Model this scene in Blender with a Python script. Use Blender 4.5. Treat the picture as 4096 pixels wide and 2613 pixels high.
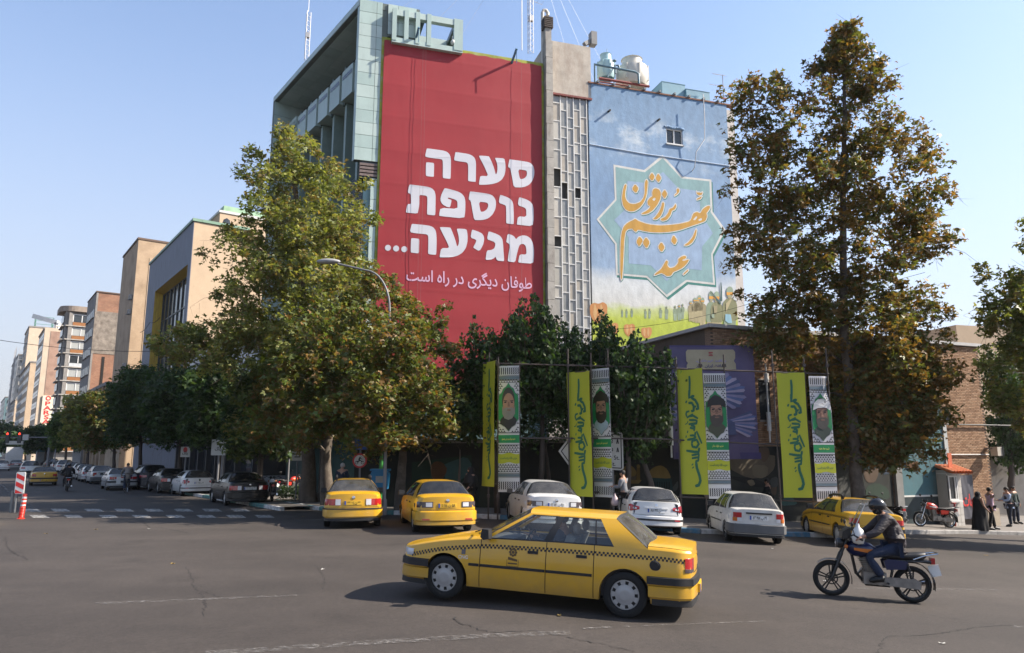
import bpy, math, random
import numpy as np
from mathutils import Vector, Matrix, Euler
from mathutils.geometry import tessellate_polygon
R = math.radians
random.seed(7)
NP = np.random.default_rng(7)
sc = bpy.context.scene
for _o in list(bpy.data.objects): bpy.data.objects.remove(_o)
COL = sc.collection

# ------------------------------------------------------------------ camera
FPX, CX, CY, PITCH, CAMZ = 2923.0, 2048.0, 1306.5, R(9.8), 2.1
cd = bpy.data.cameras.new('camera'); cam = bpy.data.objects.new('camera', cd); COL.objects.link(cam)
cam.location = (0, 0, CAMZ); cam.rotation_euler = (R(90) + PITCH, 0, 0)
cd.sensor_width = 36; cd.sensor_fit = 'HORIZONTAL'; cd.lens = 36 * FPX / 4096
cd.clip_start = 0.1; cd.clip_end = 20000
sc.camera = cam

# ------------------------------------------------------------------ sky, sun, exposure
SUN_EL, SUN_AZ = R(39), R(0)          # azimuth measured from +X towards +Y
wd = bpy.data.worlds.new('World'); sc.world = wd; wd.use_nodes = True
wn = wd.node_tree; wn.nodes.clear()
wo = wn.nodes.new('ShaderNodeOutputWorld'); wb = wn.nodes.new('ShaderNodeBackground'); ws = wn.nodes.new('ShaderNodeTexSky')
ws.sky_type = 'NISHITA'; ws.sun_disc = False; ws.sun_elevation = SUN_EL; ws.sun_rotation = R(90) - SUN_AZ
ws.altitude = 1200; ws.air_density = 1.15; ws.dust_density = 3.0; ws.ozone_density = 2.6
wb.inputs[1].default_value = 0.128
# city haze low in the sky: paler towards the horizon all the way round, whiter on the sun's side
wt = wn.nodes.new('ShaderNodeTexCoord'); wx = wn.nodes.new('ShaderNodeSeparateXYZ'); wn.links.new(wt.outputs['Generated'], wx.inputs[0])
wr = wn.nodes.new('ShaderNodeMapRange'); wr.interpolation_type = 'SMOOTHSTEP'; wr.inputs[1].default_value = -.02; wr.inputs[2].default_value = .58; wr.inputs[3].default_value = .93; wr.inputs[4].default_value = .12; wn.links.new(wx.outputs[2], wr.inputs[0])
wa = wn.nodes.new('ShaderNodeMapRange'); wa.inputs[1].default_value = -.9; wa.inputs[2].default_value = .7; wn.links.new(wx.outputs[0], wa.inputs[0])
wc = wn.nodes.new('ShaderNodeMix'); wc.data_type = 'RGBA'; wc.inputs[6].default_value = (2.05,2.05,2.25,1); wc.inputs[7].default_value = (2.75,2.95,3.4,1); wn.links.new(wa.outputs[0], wc.inputs[0])
wm_ = wn.nodes.new('ShaderNodeMix'); wm_.data_type = 'RGBA'; wn.links.new(wr.outputs[0], wm_.inputs[0]); wn.links.new(ws.outputs[0], wm_.inputs[6]); wn.links.new(wc.outputs[2], wm_.inputs[7])
wn.links.new(wm_.outputs[2], wb.inputs[0]); wn.links.new(wb.outputs[0], wo.inputs[0])
sd = bpy.data.lights.new('sun', 'SUN'); sd.energy = 5.0; sd.angle = R(0.53); sd.color = (1.0, 0.90, 0.77)
so = bpy.data.objects.new('sun', sd); COL.objects.link(so)
sv = Vector((math.cos(SUN_EL) * math.cos(SUN_AZ), math.cos(SUN_EL) * math.sin(SUN_AZ), math.sin(SUN_EL)))
so.rotation_euler = sv.to_track_quat('Z', 'Y').to_euler(); so.location = sv * 100
vs = sc.view_settings
vs.view_transform = 'Standard'; vs.look = 'None'; vs.gamma = 1; vs.use_curve_mapping = False; vs.exposure = 1.2
sc.cycles.max_bounces = 6; sc.cycles.transparent_max_bounces = 10

# ------------------------------------------------------------------ where things are
def gz(x, y):
    """height of the square's asphalt: it falls away to the right"""
    return -0.005 * min(max(y, 0), 60) - 0.05 * (0.5 * (x + math.sqrt(x * x + 1.0)) if x < 60 else 60)
def ray(u, v):
    a, b = (u - CX) / FPX, (CY - v) / FPX
    return Vector((a, math.cos(PITCH) - math.sin(PITCH) * b, math.sin(PITCH) + math.cos(PITCH) * b))
def at(u, v, d):
    r = ray(u, v); return Vector((0, 0, CAMZ)) + r * (d / r.y)
def ground(u, v, lift=0.0):
    r = ray(u, v); d = 10.0
    for _ in range(60):
        p = Vector((0, 0, CAMZ)) + r * (d / r.y)
        h = gz(p.x, p.y) + lift
        d = d + 0.8 * (CAMZ - h) / (-r.z / r.y) - 0.8 * d
    p = Vector((0, 0, CAMZ)) + r * (d / r.y); p.z = gz(p.x, p.y) + lift
    return p
class Frame:
    """a place and a heading; local x along, y to the left of it, z up"""
    def __init__(s, x, y, ang, z=0.0): s.o, s.a = Vector((x, y, z)), ang
    def hit(s, u, v, y=None, x=None):
        """where the sight line of a photo point meets the local plane y=... or x=...; returns local point"""
        c, n = math.cos(s.a), math.sin(s.a)
        q = Vector((0, 0, CAMZ)) - s.o; r = ray(u, v)
        qx, qy = q.x * c + q.y * n, -q.x * n + q.y * c
        rx, ry = r.x * c + r.y * n, -r.x * n + r.y * c
        k = (y - qy) / ry if y is not None else (x - qx) / rx
        return Vector((qx + rx * k, qy + ry * k, q.z + r.z * k))

# ------------------------------------------------------------------ mesh making
class MB:
    def __init__(s): s.v, s.f, s.m, s.c = [], [], [], None
    def add(s, vs_, fs, mi=0):
        n = len(s.v); s.v += [tuple(p) for p in vs_]
        for f in fs: s.f.append(tuple(i + n for i in f)); s.m.append(mi)
        return s
    def box(s, x0, x1, y0, y1, z0, z1, mi=0):
        return s.add([(x0,y0,z0),(x1,y0,z0),(x1,y1,z0),(x0,y1,z0),(x0,y0,z1),(x1,y0,z1),(x1,y1,z1),(x0,y1,z1)],
                     [(0,3,2,1),(4,5,6,7),(0,1,5,4),(1,2,6,5),(2,3,7,6),(3,0,4,7)], mi)
    def obox(s, p, q, wid, hei, mi=0, up=(0,0,1)):
        """a bar of rectangular section from p to q"""
        p, q = Vector(p), Vector(q); d = (q - p).normalized(); u = Vector(up)
        if abs(d.dot(u)) > .97: u = Vector((1,0,0))
        a = d.cross(u).normalized(); b = a.cross(d).normalized(); vv = []
        for c in (p, q):
            for (i, j) in ((-1,-1),(1,-1),(1,1),(-1,1)): vv.append(c + a*i*wid/2 + b*j*hei/2)
        return s.add(vv, [(0,1,2,3),(7,6,5,4),(0,4,5,1),(1,5,6,2),(2,6,7,3),(3,7,4,0)], mi)
    def tube(s, pts, rad, n=8, mi=0, cap=True):
        pts = [Vector(p) for p in pts]; k = len(pts)
        if not hasattr(rad, '__len__'): rad = [rad] * k
        t0 = (pts[1] - pts[0]).normalized(); u = t0.orthogonal().normalized(); base = len(s.v)
        for i, p in enumerate(pts):
            t = (pts[min(i+1,k-1)] - pts[max(i-1,0)])
            t = t.normalized() if t.length > 1e-9 else t0
            u = (u - t * u.dot(t)); u = u.normalized() if u.length > 1e-6 else t.orthogonal().normalized()
            w = t.cross(u)
            for j in range(n):
                a = 2*math.pi*j/n; s.v.append(tuple(p + (u*math.cos(a) + w*math.sin(a)) * rad[i]))
        for i in range(k-1):
            for j in range(n):
                s.f.append((base+i*n+j, base+i*n+(j+1)%n, base+(i+1)*n+(j+1)%n, base+(i+1)*n+j)); s.m.append(mi)
        if cap:
            s.f.append(tuple(base+j for j in range(n-1,-1,-1))); s.m.append(mi)
            s.f.append(tuple(base+(k-1)*n+j for j in range(n))); s.m.append(mi)
        return s
    def lathe(s, prof, n=20, mi=0, o=(0,0,0), ax='z', a0=0.0, a1=2*math.pi, sx=1.0, sy=1.0):
        """prof: (radius, height) pairs turned about an axis through o"""
        full = abs(a1 - a0 - 2*math.pi) < 1e-6; m = n if full else n + 1; base = len(s.v)
        for (r, h) in prof:
            for j in range(m):
                a = a0 + (a1-a0)*j/n; c, d = r*math.cos(a)*sx, r*math.sin(a)*sy
                p = {'z':(c,d,h), 'y':(c,h,d), 'x':(h,c,d)}[ax]
                s.v.append((p[0]+o[0], p[1]+o[1], p[2]+o[2]))
        for i in range(len(prof)-1):
            for j in range(n):
                k = (j+1) % m
                s.f.append((base+i*m+j, base+i*m+k, base+(i+1)*m+k, base+(i+1)*m+j)); s.m.append(mi)
        return s
    def ball(s, c, r, n=12, mi=0):
        if not hasattr(r, '__len__'): r = (r, r, r)
        base = len(s.v); k = max(4, n//2)
        for i in range(k+1):
            a = -math.pi/2 + math.pi*i/k
            for j in range(n):
                b = 2*math.pi*j/n
                s.v.append((c[0]+r[0]*math.cos(a)*math.cos(b), c[1]+r[1]*math.cos(a)*math.sin(b), c[2]+r[2]*math.sin(a)))
        for i in range(k):
            for j in range(n):
                s.f.append((base+i*n+j, base+i*n+(j+1)%n, base+(i+1)*n+(j+1)%n, base+(i+1)*n+j)); s.m.append(mi)
        return s
    def grid(s, P, mi=0, flip=False):
        """P[i][j] points"""
        base = len(s.v); a, b = len(P), len(P[0])
        for row in P: s.v += [tuple(p) for p in row]
        for i in range(a-1):
            for j in range(b-1):
                f = (base+i*b+j, base+i*b+j+1, base+(i+1)*b+j+1, base+(i+1)*b+j)
                s.f.append(f[::-1] if flip else f); s.m.append(mi)
        return s
    def poly(s, loops, fn, mi=0, flip=False):
        """flat print: loops of 2-D points (first the outline, then holes), fn(a, b) -> 3-D"""
        vv = [[Vector((p[0], p[1], 0)) for p in L] for L in loops]
        tris = tessellate_polygon(vv); flat = [p for L in loops for p in L]; base = len(s.v)
        s.v += [tuple(fn(p[0], p[1])) for p in flat]
        for t in tris:
            t = tuple(base+i for i in t); a, b, c = (Vector(s.v[i]) for i in t)
            if (b-a).cross(c-a).length < 1e-9: continue
            s.f.append(t[::-1] if flip else t); s.m.append(mi)
        return s
    def prism(s, prof, y0, y1, mi=0):
        """closed (x, z) outline pushed from y0 to y1"""
        n = len(prof); base = len(s.v)
        s.v += [(p[0], y0, p[1]) for p in prof] + [(p[0], y1, p[1]) for p in prof]
        for t in tessellate_polygon([[Vector((p[0], p[1], 0)) for p in prof]]):
            s.f.append(tuple(base+i for i in t)); s.m.append(mi); s.f.append(tuple(base+n+i for i in reversed(t))); s.m.append(mi)
        for i in range(n):
            j = (i+1) % n; s.f.append((base+i, base+j, base+n+j, base+n+i)); s.m.append(mi)
        return s
    def build(s, name, mats, parent=None, loc=(0,0,0), rot=(0,0,0), smooth=None, label=None, kind=None):
        me = bpy.data.meshes.new(name); me.from_pydata(s.v, [], s.f)
        if not isinstance(mats, (list, tuple)): mats = [mats]
        for m in mats: me.materials.append(m)
        if len(mats) > 1: me.polygons.foreach_set('material_index', s.m)
        if smooth is not None:
            me.shade_smooth()
            if smooth < 179: me.set_sharp_from_angle(angle=R(smooth))
        me.validate(); me.update()
        return link(name, me, parent, loc, rot, label, kind)
def link(name, me, parent=None, loc=(0,0,0), rot=(0,0,0), label=None, kind=None):
    o = bpy.data.objects.new(name, me); COL.objects.link(o)
    o.parent = parent; o.location = loc; o.rotation_euler = rot
    if label: o['label'] = label
    if kind: o['kind'] = kind
    return o
def tag(o, label=None, cat=None, group=None, kind=None):
    if label: o['label'] = label
    if cat: o['category'] = cat
    if group: o['group'] = group
    if kind: o['kind'] = kind
    return o
def thing(name, label, cat, loc=(0,0,0), rz=0.0, group=None):
    o = link(name, None, None, loc, (0,0,rz) if not hasattr(rz, '__len__') else rz)
    o.empty_display_size = .3
    return tag(o, label, cat, group)

# ------------------------------------------------------------------ materials
_M = {}
def mat(name, col, rough=.6, metal=0.0, var=.12, scale=2.0, bump=0.0, bscale=30.0, spec=.4, coat=0.0, stretch=(1,1,1), dirt=None, emit=None, sss=None):
    """principled with a little uneven colour (own stains and wear) and fine relief"""
    if name in _M: return _M[name]
    m = bpy.data.materials.new(name); m.use_nodes = True; t = m.node_tree; N, L = t.nodes, t.links
    b = N['Principled BSDF']; b.inputs['Roughness'].default_value = rough; b.inputs['Metallic'].default_value = metal
    b.inputs['Specular IOR Level'].default_value = spec
    if coat: b.inputs['Coat Weight'].default_value = coat; b.inputs['Coat Roughness'].default_value = .06
    c4 = (*col, 1)
    b.inputs['Base Color'].default_value = c4; m.diffuse_color = c4
    if emit: b.inputs['Emission Color'].default_value = (*emit[0], 1); b.inputs['Emission Strength'].default_value = emit[1]
    if var or bump or dirt:
        tc = N.new('ShaderNodeTexCoord'); mp = N.new('ShaderNodeMapping'); mp.inputs['Scale'].default_value = stretch
        L.new(tc.outputs['Object'], mp.inputs[0])
    if var:
        nz = N.new('ShaderNodeTexNoise'); nz.inputs['Scale'].default_value = scale; nz.inputs['Detail'].default_value = 6; nz.inputs['Roughness'].default_value = .62
        L.new(mp.outputs[0], nz.inputs[0])
        rp = N.new('ShaderNodeMapRange'); rp.inputs[1].default_value = .3; rp.inputs[2].default_value = .7; rp.inputs[3].default_value = 1-var; rp.inputs[4].default_value = 1+var
        L.new(nz.outputs[0], rp.inputs[0])
        mx = N.new('ShaderNodeVectorMath'); mx.operation = 'SCALE'; mx.inputs[0].default_value = col; L.new(rp.outputs[0], mx.inputs['Scale'])
        src = mx.outputs[0]
        if dirt:
            n2 = N.new('ShaderNodeTexNoise'); n2.inputs['Scale'].default_value = dirt[1]; n2.inputs['Detail'].default_value = 8; n2.inputs['Roughness'].default_value = .7
            m2 = N.new('ShaderNodeMapping'); m2.inputs['Scale'].default_value = dirt[3] if len(dirt) > 3 else (1,1,1); L.new(tc.outputs['Object'], m2.inputs[0]); L.new(m2.outputs[0], n2.inputs[0])
            r2 = N.new('ShaderNodeMapRange'); r2.inputs[1].default_value = .48; r2.inputs[2].default_value = .72; r2.inputs[4].default_value = dirt[2]; L.new(n2.outputs[0], r2.inputs[0])
            mm = N.new('ShaderNodeMix'); mm.data_type = 'RGBA'; L.new(r2.outputs[0], mm.inputs[0]); L.new(src, mm.inputs[6]); mm.inputs[7].default_value = (*dirt[0], 1); src = mm.outputs[2]
        L.new(src, b.inputs['Base Color'])
    if bump:
        nb = N.new('ShaderNodeTexNoise'); nb.inputs['Scale'].default_value = bscale; nb.inputs['Detail'].default_value = 5; L.new(mp.outputs[0], nb.inputs[0])
        bp = N.new('ShaderNodeBump'); bp.inputs['Strength'].default_value = bump; bp.inputs['Distance'].default_value = .02
        L.new(nb.outputs[0], bp.inputs['Height']); L.new(bp.outputs[0], b.inputs['Normal'])
    _M[name] = m; return m
def glassmat(name, tint=(.5,.55,.55), rough=.03, clear=.75, dust=0.0):
    """window glass: fresnel reflection over a tinted see-through pane"""
    if name in _M: return _M[name]
    m = bpy.data.materials.new(name); m.use_nodes = True; t = m.node_tree; N, L = t.nodes, t.links
    N.remove(N['Principled BSDF']); o = N['Material Output']
    tr = N.new('ShaderNodeBsdfTransparent'); tr.inputs[0].default_value = (*[c*clear for c in tint], 1)
    gl = N.new('ShaderNodeBsdfGlossy'); gl.inputs['Roughness'].default_value = rough; gl.inputs['Color'].default_value = (.95,.97,1,1)
    lw = N.new('ShaderNodeLayerWeight'); lw.inputs[0].default_value = .5; pw_ = N.new('ShaderNodeMath'); pw_.operation = 'POWER'; pw_.inputs[1].default_value = 5; L.new(lw.outputs['Facing'], pw_.inputs[0]); fr = N.new('ShaderNodeMath'); fr.operation = 'MULTIPLY_ADD'; fr.inputs[1].default_value = .9; fr.inputs[2].default_value = .06; L.new(pw_.outputs[0], fr.inputs[0]); mx = N.new('ShaderNodeMixShader')
    L.new(fr.outputs[0], mx.inputs[0]); L.new(tr.outputs[0], mx.inputs[1]); L.new(gl.outputs[0], mx.inputs[2])
    df = N.new('ShaderNodeBsdfDiffuse'); df.inputs[0].default_value = (.5,.48,.44,1); m2 = N.new('ShaderNodeMixShader')
    tc = N.new('ShaderNodeTexCoord'); nz = N.new('ShaderNodeTexNoise'); nz.inputs['Scale'].default_value = 3; nz.inputs['Detail'].default_value = 6; L.new(tc.outputs['Object'], nz.inputs[0])
    mr = N.new('ShaderNodeMapRange'); mr.inputs[1].default_value = .3; mr.inputs[2].default_value = .7; mr.inputs[3].default_value = dust*.5; mr.inputs[4].default_value = dust*1.5; L.new(nz.outputs[0], mr.inputs[0])
    L.new(mr.outputs[0], m2.inputs[0]); L.new(mx.outputs[0], m2.inputs[1]); L.new(df.outputs[0], m2.inputs[2]); L.new(m2.outputs[0], o.inputs[0])
    m.diffuse_color = (*tint, 1); _M[name] = m; return m
def leafmat(name):
    """leaf colour comes from each leaf's own colour attribute; part of the light passes through"""
    m = bpy.data.materials.new(name); m.use_nodes = True; t = m.node_tree; N, L = t.nodes, t.links
    b = N['Principled BSDF']; b.inputs['Roughness'].default_value = .5; b.inputs['Specular IOR Level'].default_value = .35
    a = N.new('ShaderNodeAttribute'); a.attribute_name = 'Col'; L.new(a.outputs[0], b.inputs['Base Color'])
    tl = N.new('ShaderNodeBsdfTranslucent'); vm = N.new('ShaderNodeVectorMath'); vm.operation = 'MULTIPLY'; vm.inputs[1].default_value = (1.5, 1.45, .6)
    L.new(a.outputs[0], vm.inputs[0]); L.new(vm.outputs[0], tl.inputs[0])
    mx = N.new('ShaderNodeMixShader'); mx.inputs[0].default_value = .36; L.new(b.outputs[0], mx.inputs[1]); L.new(tl.outputs[0], mx.inputs[2]); L.new(mx.outputs[0], N['Material Output'].inputs[0])
    return m
LEAF = leafmat('leaf')
def brickmat(name, c1, c2, mortar, bw=.22, rh=.075, ms=.012, axis='xz', dirt=None):
    """far brickwork: colour and fine relief only"""
    m = bpy.data.materials.new(name); m.use_nodes = True; t = m.node_tree; N, L = t.nodes, t.links
    b = N['Principled BSDF']; b.inputs['Roughness'].default_value = .85
    tc = N.new('ShaderNodeTexCoord'); sp = N.new('ShaderNodeSeparateXYZ'); cb = N.new('ShaderNodeCombineXYZ'); L.new(tc.outputs['Object'], sp.inputs[0])
    ad = N.new('ShaderNodeMath'); L.new(sp.outputs[0], ad.inputs[0]); L.new(sp.outputs[1], ad.inputs[1])
    L.new(ad.outputs[0], cb.inputs[0]); L.new(sp.outputs[2], cb.inputs[1])
    br = N.new('ShaderNodeTexBrick'); br.inputs['Scale'].default_value = 1; br.inputs['Brick Width'].default_value = bw; br.inputs['Row Height'].default_value = rh; br.inputs['Mortar Size'].default_value = ms
    br.inputs['Color1'].default_value = (*c1,1); br.inputs['Color2'].default_value = (*c2,1); br.inputs['Mortar'].default_value = (*mortar,1); L.new(cb.outputs[0], br.inputs[0])
    nz = N.new('ShaderNodeTexNoise'); nz.inputs['Scale'].default_value = .5; nz.inputs['Detail'].default_value = 7; L.new(tc.outputs['Object'], nz.inputs[0])
    r2 = N.new('ShaderNodeMapRange'); r2.inputs[1].default_value = .45; r2.inputs[2].default_value = .7; r2.inputs[4].default_value = .7; L.new(nz.outputs[0], r2.inputs[0])
    mm = N.new('ShaderNodeMix'); mm.data_type = 'RGBA'; L.new(r2.outputs[0], mm.inputs[0]); L.new(br.outputs[0], mm.inputs[6])
    mm.inputs[7].default_value = (*(dirt or [c*.6 for c in c1]), 1); L.new(mm.outputs[2], b.inputs['Base Color'])
    return m

# ------------------------------------------------------------------ lettering
_AR = {'ا':'\uFE8D\uFE8E--','ب':'\uFE8F\uFE90\uFE91\uFE92','پ':'\uFB56\uFB57\uFB58\uFB59','ت':'\uFE95\uFE96\uFE97\uFE98','ج':'\uFE9D\uFE9E\uFE9F\uFEA0','ح':'\uFEA1\uFEA2\uFEA3\uFEA4','خ':'\uFEA5\uFEA6\uFEA7\uFEA8','د':'\uFEA9\uFEAA--','ر':'\uFEAD\uFEAE--','ز':'\uFEAF\uFEB0--','س':'\uFEB1\uFEB2\uFEB3\uFEB4','ش':'\uFEB5\uFEB6\uFEB7\uFEB8','ض':'\uFEBD\uFEBE\uFEBF\uFEC0','ط':'\uFEC1\uFEC2\uFEC3\uFEC4','ظ':'\uFEC5\uFEC6\uFEC7\uFEC8','ع':'\uFEC9\uFECA\uFECB\uFECC','غ':'\uFECD\uFECE\uFECF\uFED0','ف':'\uFED1\uFED2\uFED3\uFED4','ق':'\uFED5\uFED6\uFED7\uFED8','ک':'\uFB8E\uFB8F\uFB90\uFB91','گ':'\uFB92\uFB93\uFB94\uFB95','ل':'\uFEDD\uFEDE\uFEDF\uFEE0','م':'\uFEE1\uFEE2\uFEE3\uFEE4','ن':'\uFEE5\uFEE6\uFEE7\uFEE8','ه':'\uFEE9\uFEEA\uFEEB\uFEEC','و':'\uFEED\uFEEE--','ؤ':'\uFE85\uFE86--','ی':'\uFBFC\uFBFD\uFBFE\uFBFF','ـ':'\u0640\u0640\u0640\u0640'}
def shape(s):
    """joined letter forms in drawing order for right-to-left words; digits keep their order"""
    out = []; prev = False
    for i, ch in enumerate(s):
        f = _AR.get(ch)
        if not f: out.append(ch); prev = False; continue
        nx = s[i+1] if i+1 < len(s) else ' '; join = f[2] != '-' and nx in _AR
        out.append(f[(1 if prev else 0) if not join else (3 if prev else 2)]); prev = join
    r = ''.join(reversed(out)); res = ''; num = ''
    for ch in r:
        if ch in '۰۱۲۳۴۵۶۷۸۹': num = ch + num
        else: res += num + ch; num = ''
    return res + num
def text_mesh(s, h, bold=0.0, rtl=False, width=None, mirror=False):
    """flat lettering as (verts, faces) in x-y, centred; h is the height of the line"""
    c = bpy.data.curves.new('lettering', 'FONT'); c.body = shape(s) if rtl else s; c.size = h; c.offset = bold * h; c.align_x = 'CENTER'; c.resolution_u = 3
    o = bpy.data.objects.new('lettering', c); COL.objects.link(o)
    dg = bpy.context.evaluated_depsgraph_get(); me = bpy.data.meshes.new_from_object(o.evaluated_get(dg))
    vv = [v.co.copy() for v in me.vertices]; ff = [tuple(p.vertices) for p in me.polygons]
    bpy.data.objects.remove(o); bpy.data.curves.remove(c); bpy.data.meshes.remove(me)
    if not vv: return [], []
    x0, x1 = min(v.x for v in vv), max(v.x for v in vv); y0, y1 = min(v.y for v in vv), max(v.y for v in vv)
    k = (width / max(x1-x0, 1e-6)) if width else 1.0
    vv = [Vector(((v.x-(x0+x1)/2)*k, v.y-(y0+y1)/2, 0)) for v in vv]
    return vv, ff
def chaikin(pts, n=1):
    for _ in range(n):
        q = []
        for i in range(len(pts)):
            a, b = pts[i], pts[(i+1) % len(pts)]
            q += [(a[0]*.8+b[0]*.2, a[1]*.8+b[1]*.2), (a[0]*.2+b[0]*.8, a[1]*.2+b[1]*.8)]
        pts = q
    return pts
def grow(pts, d):
    """outline pushed outwards by d"""
    n = len(pts); A = sum(pts[i][0]*pts[(i+1)%n][1]-pts[(i+1)%n][0]*pts[i][1] for i in range(n)); sg = 1 if A > 0 else -1
    out = []
    for i in range(n):
        p, a, b = Vector(pts[i]), Vector(pts[i-1]), Vector(pts[(i+1)%n])
        e1, e2 = (p-a), (b-p)
        e1 = e1.normalized() if e1.length > 1e-9 else e2.normalized()
        e2 = e2.normalized() if e2.length > 1e-9 else e1
        nn = Vector((e1.y+e2.y, -e1.x-e2.x)) * sg
        if nn.length < .3: nn = Vector((e1.y, -e1.x)) * sg
        nn.normalize(); k = 1 / max(.55, nn.dot(Vector((e1.y, -e1.x))*sg))
        out.append(tuple(p + nn*d*k))
    return out
def crop(x0, y0, k): return lambda pts: [(x0 + a/k, y0 + b/k) for a, b in pts]
# ================================================================== GROUND
def asphalt():
    m = bpy.data.materials.new('asphalt'); m.use_nodes = True; t = m.node_tree; N, L = t.nodes, t.links
    b = N['Principled BSDF']; b.inputs['Roughness'].default_value = .8; b.inputs['Specular IOR Level'].default_value = .35
    tc = N.new('ShaderNodeTexCoord')
    def noise(sc_, det=6, ro=.6, stretch=None):
        n = N.new('ShaderNodeTexNoise'); n.inputs['Scale'].default_value = sc_; n.inputs['Detail'].default_value = det; n.inputs['Roughness'].default_value = ro
        if stretch:
            mp = N.new('ShaderNodeMapping'); mp.inputs['Scale'].default_value = stretch; mp.inputs['Rotation'].default_value = (0,0,R(25)); L.new(tc.outputs['Object'], mp.inputs[0]); L.new(mp.outputs[0], n.inputs[0])
        else: L.new(tc.outputs['Object'], n.inputs[0])
        return n
    def rng(n, a, b_, c, d):
        r = N.new('ShaderNodeMapRange'); r.inputs[1].default_value = a; r.inputs[2].default_value = b_; r.inputs[3].default_value = c; r.inputs[4].default_value = d; L.new(n.outputs[0], r.inputs[0]); return r
    def mul(a, c):
        k = N.new('ShaderNodeMath'); k.operation = 'MULTIPLY'; L.new(a.outputs[0], k.inputs[0]); L.new(c.outputs[0], k.inputs[1]); return k
    f = mul(mul(mul(rng(noise(14, 4, .7), .3, .7, .82, 1.18), rng(noise(.16, 5), .3, .7, .76, 1.22)), rng(noise(1.6, 7, .65), .3, .7, .9, 1.1)), mul(rng(noise(55, 3, .7), .3, .7, .66, 1.34), rng(noise(.5, 4, .5, (.35, 1.0, 1)), .35, .7, 1.05, .93)))
    vo = N.new('ShaderNodeTexVoronoi'); vo.inputs['Scale'].default_value = 28; L.new(tc.outputs['Object'], vo.inputs[0]); f = mul(f, rng(vo, .08, .2, 1.55, .97)); st = rng(noise(.55, 8, .72), .56, .74, 1.0, .62); f = mul(mul(f, st), rng(noise(.42, 6, .55, (.5, 1.3, 1)), .32, .68, .86, 1.14))
    sc_ = N.new('ShaderNodeVectorMath'); sc_.operation = 'SCALE'; sc_.inputs[0].default_value = (.0465, .0385, .0332); L.new(f.outputs[0], sc_.inputs['Scale']); L.new(sc_.outputs[0], b.inputs['Base Color'])
    bp = N.new('ShaderNodeBump'); bp.inputs['Strength'].default_value = .5; bp.inputs['Distance'].default_value = .012; L.new(noise(90, 4, .7).outputs[0], bp.inputs['Height']); L.new(bp.outputs[0], b.inputs['Normal'])
    return m
ASPH = asphalt()
xs = sorted(set([-1500,-700,-400,-250,-160] + list(np.arange(-110, 61, 2.0)) + [75,100,160,300,700,1500]))
ys = sorted(set([-300,-120,-60,-30] + list(np.arange(-14, 81, 2.0)) + [95,120,160,220,320,500,900,1500]))
mb = MB(); mb.grid([[(x, y, gz(x, y)) for x in xs] for y in ys])
mb.build('road', ASPH, smooth=180, kind='structure')

def worn_paint(name, col, lo=.42, hi=.6, sc_=9):
    m = mat(name, col, .7, var=.1, scale=5); t = m.node_tree; N, L = t.nodes, t.links
    tc = N.new('ShaderNodeTexCoord'); n = N.new('ShaderNodeTexNoise'); n.inputs['Scale'].default_value = sc_; n.inputs['Detail'].default_value = 9; n.inputs['Roughness'].default_value = .75; L.new(tc.outputs['Object'], n.inputs[0])
    r = N.new('ShaderNodeMapRange'); r.inputs[1].default_value = lo; r.inputs[2].default_value = hi; L.new(n.outputs[0], r.inputs[0]); L.new(r.outputs[0], N['Principled BSDF'].inputs['Alpha']); return m
PAINT = worn_paint('road_paint', (.36,.35,.33), .36, .58)
PAINT2 = worn_paint('road_paint_worn', (.16,.15,.14), .45, .66, 12)
def decal(pxs, name, m, lift=.005, sub=6):
    """a painted quadrilateral lying on the asphalt, draped over it"""
    c = [ground(u, v) for u, v in pxs]; P = []
    for i in range(sub+1):
        a, b = c[0].lerp(c[1], i/sub), c[3].lerp(c[2], i/sub); row = []
        for j in range(3):
            p = a.lerp(b, j/2); row.append((p.x, p.y, gz(p.x, p.y) + lift))
        P.append(row)
    k = MB(); k.grid(P, flip=True); return k.build(name, m, kind='structure')
for (v, us) in ((2041, (270,525,815,1080,1340,1600,1850,2100)), (2066, (340,640,945,1235,1530,1800,2060,2310))):
    for u in us:
        u = u*.4568
        decal([(u-38,v-5),(u+24,v-5),(u+44,v+6),(u-22,v+6)], 'crosswalk_stripe', PAINT)
for q in ([(380,2411),(1186,2379),(1188,2385),(382,2419)], [(820,2606),(1900,2531),(2310,2523),(2312,2531),(1905,2545),(824,2613)][:1]+[(2280,2524),(2284,2540),(826,2624)],
          [(2330,2512),(3060,2484),(3060,2487),(2332,2517)], [(3420,2352),(3990,2357),(3990,2363),(3420,2356)], [(4055,2503),(4200,2512),(4200,2520),(4055,2510)],
          [(0,1930),(40,1966),(34,1970),(-14,1934)], [(140,1962),(170,1962),(180,1967),(150,1967)], [(285,1960),(300,1960),(312,1965),(295,1965)], [(340,1976),(355,1976),(368,1981),(350,1981)], [(392,1993),(408,1993),(424,2000),(408,2000)],
          [(100,2010),(112,2010),(150,2045),(130,2045)], [(1180,2082),(1500,2066),(1502,2071),(1182,2087)]):
    decal(q, 'lane_marking', PAINT2, .004, 14)
CRK = mat('crack_tar', (.018,.017,.017), .9, var=.2)
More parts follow.
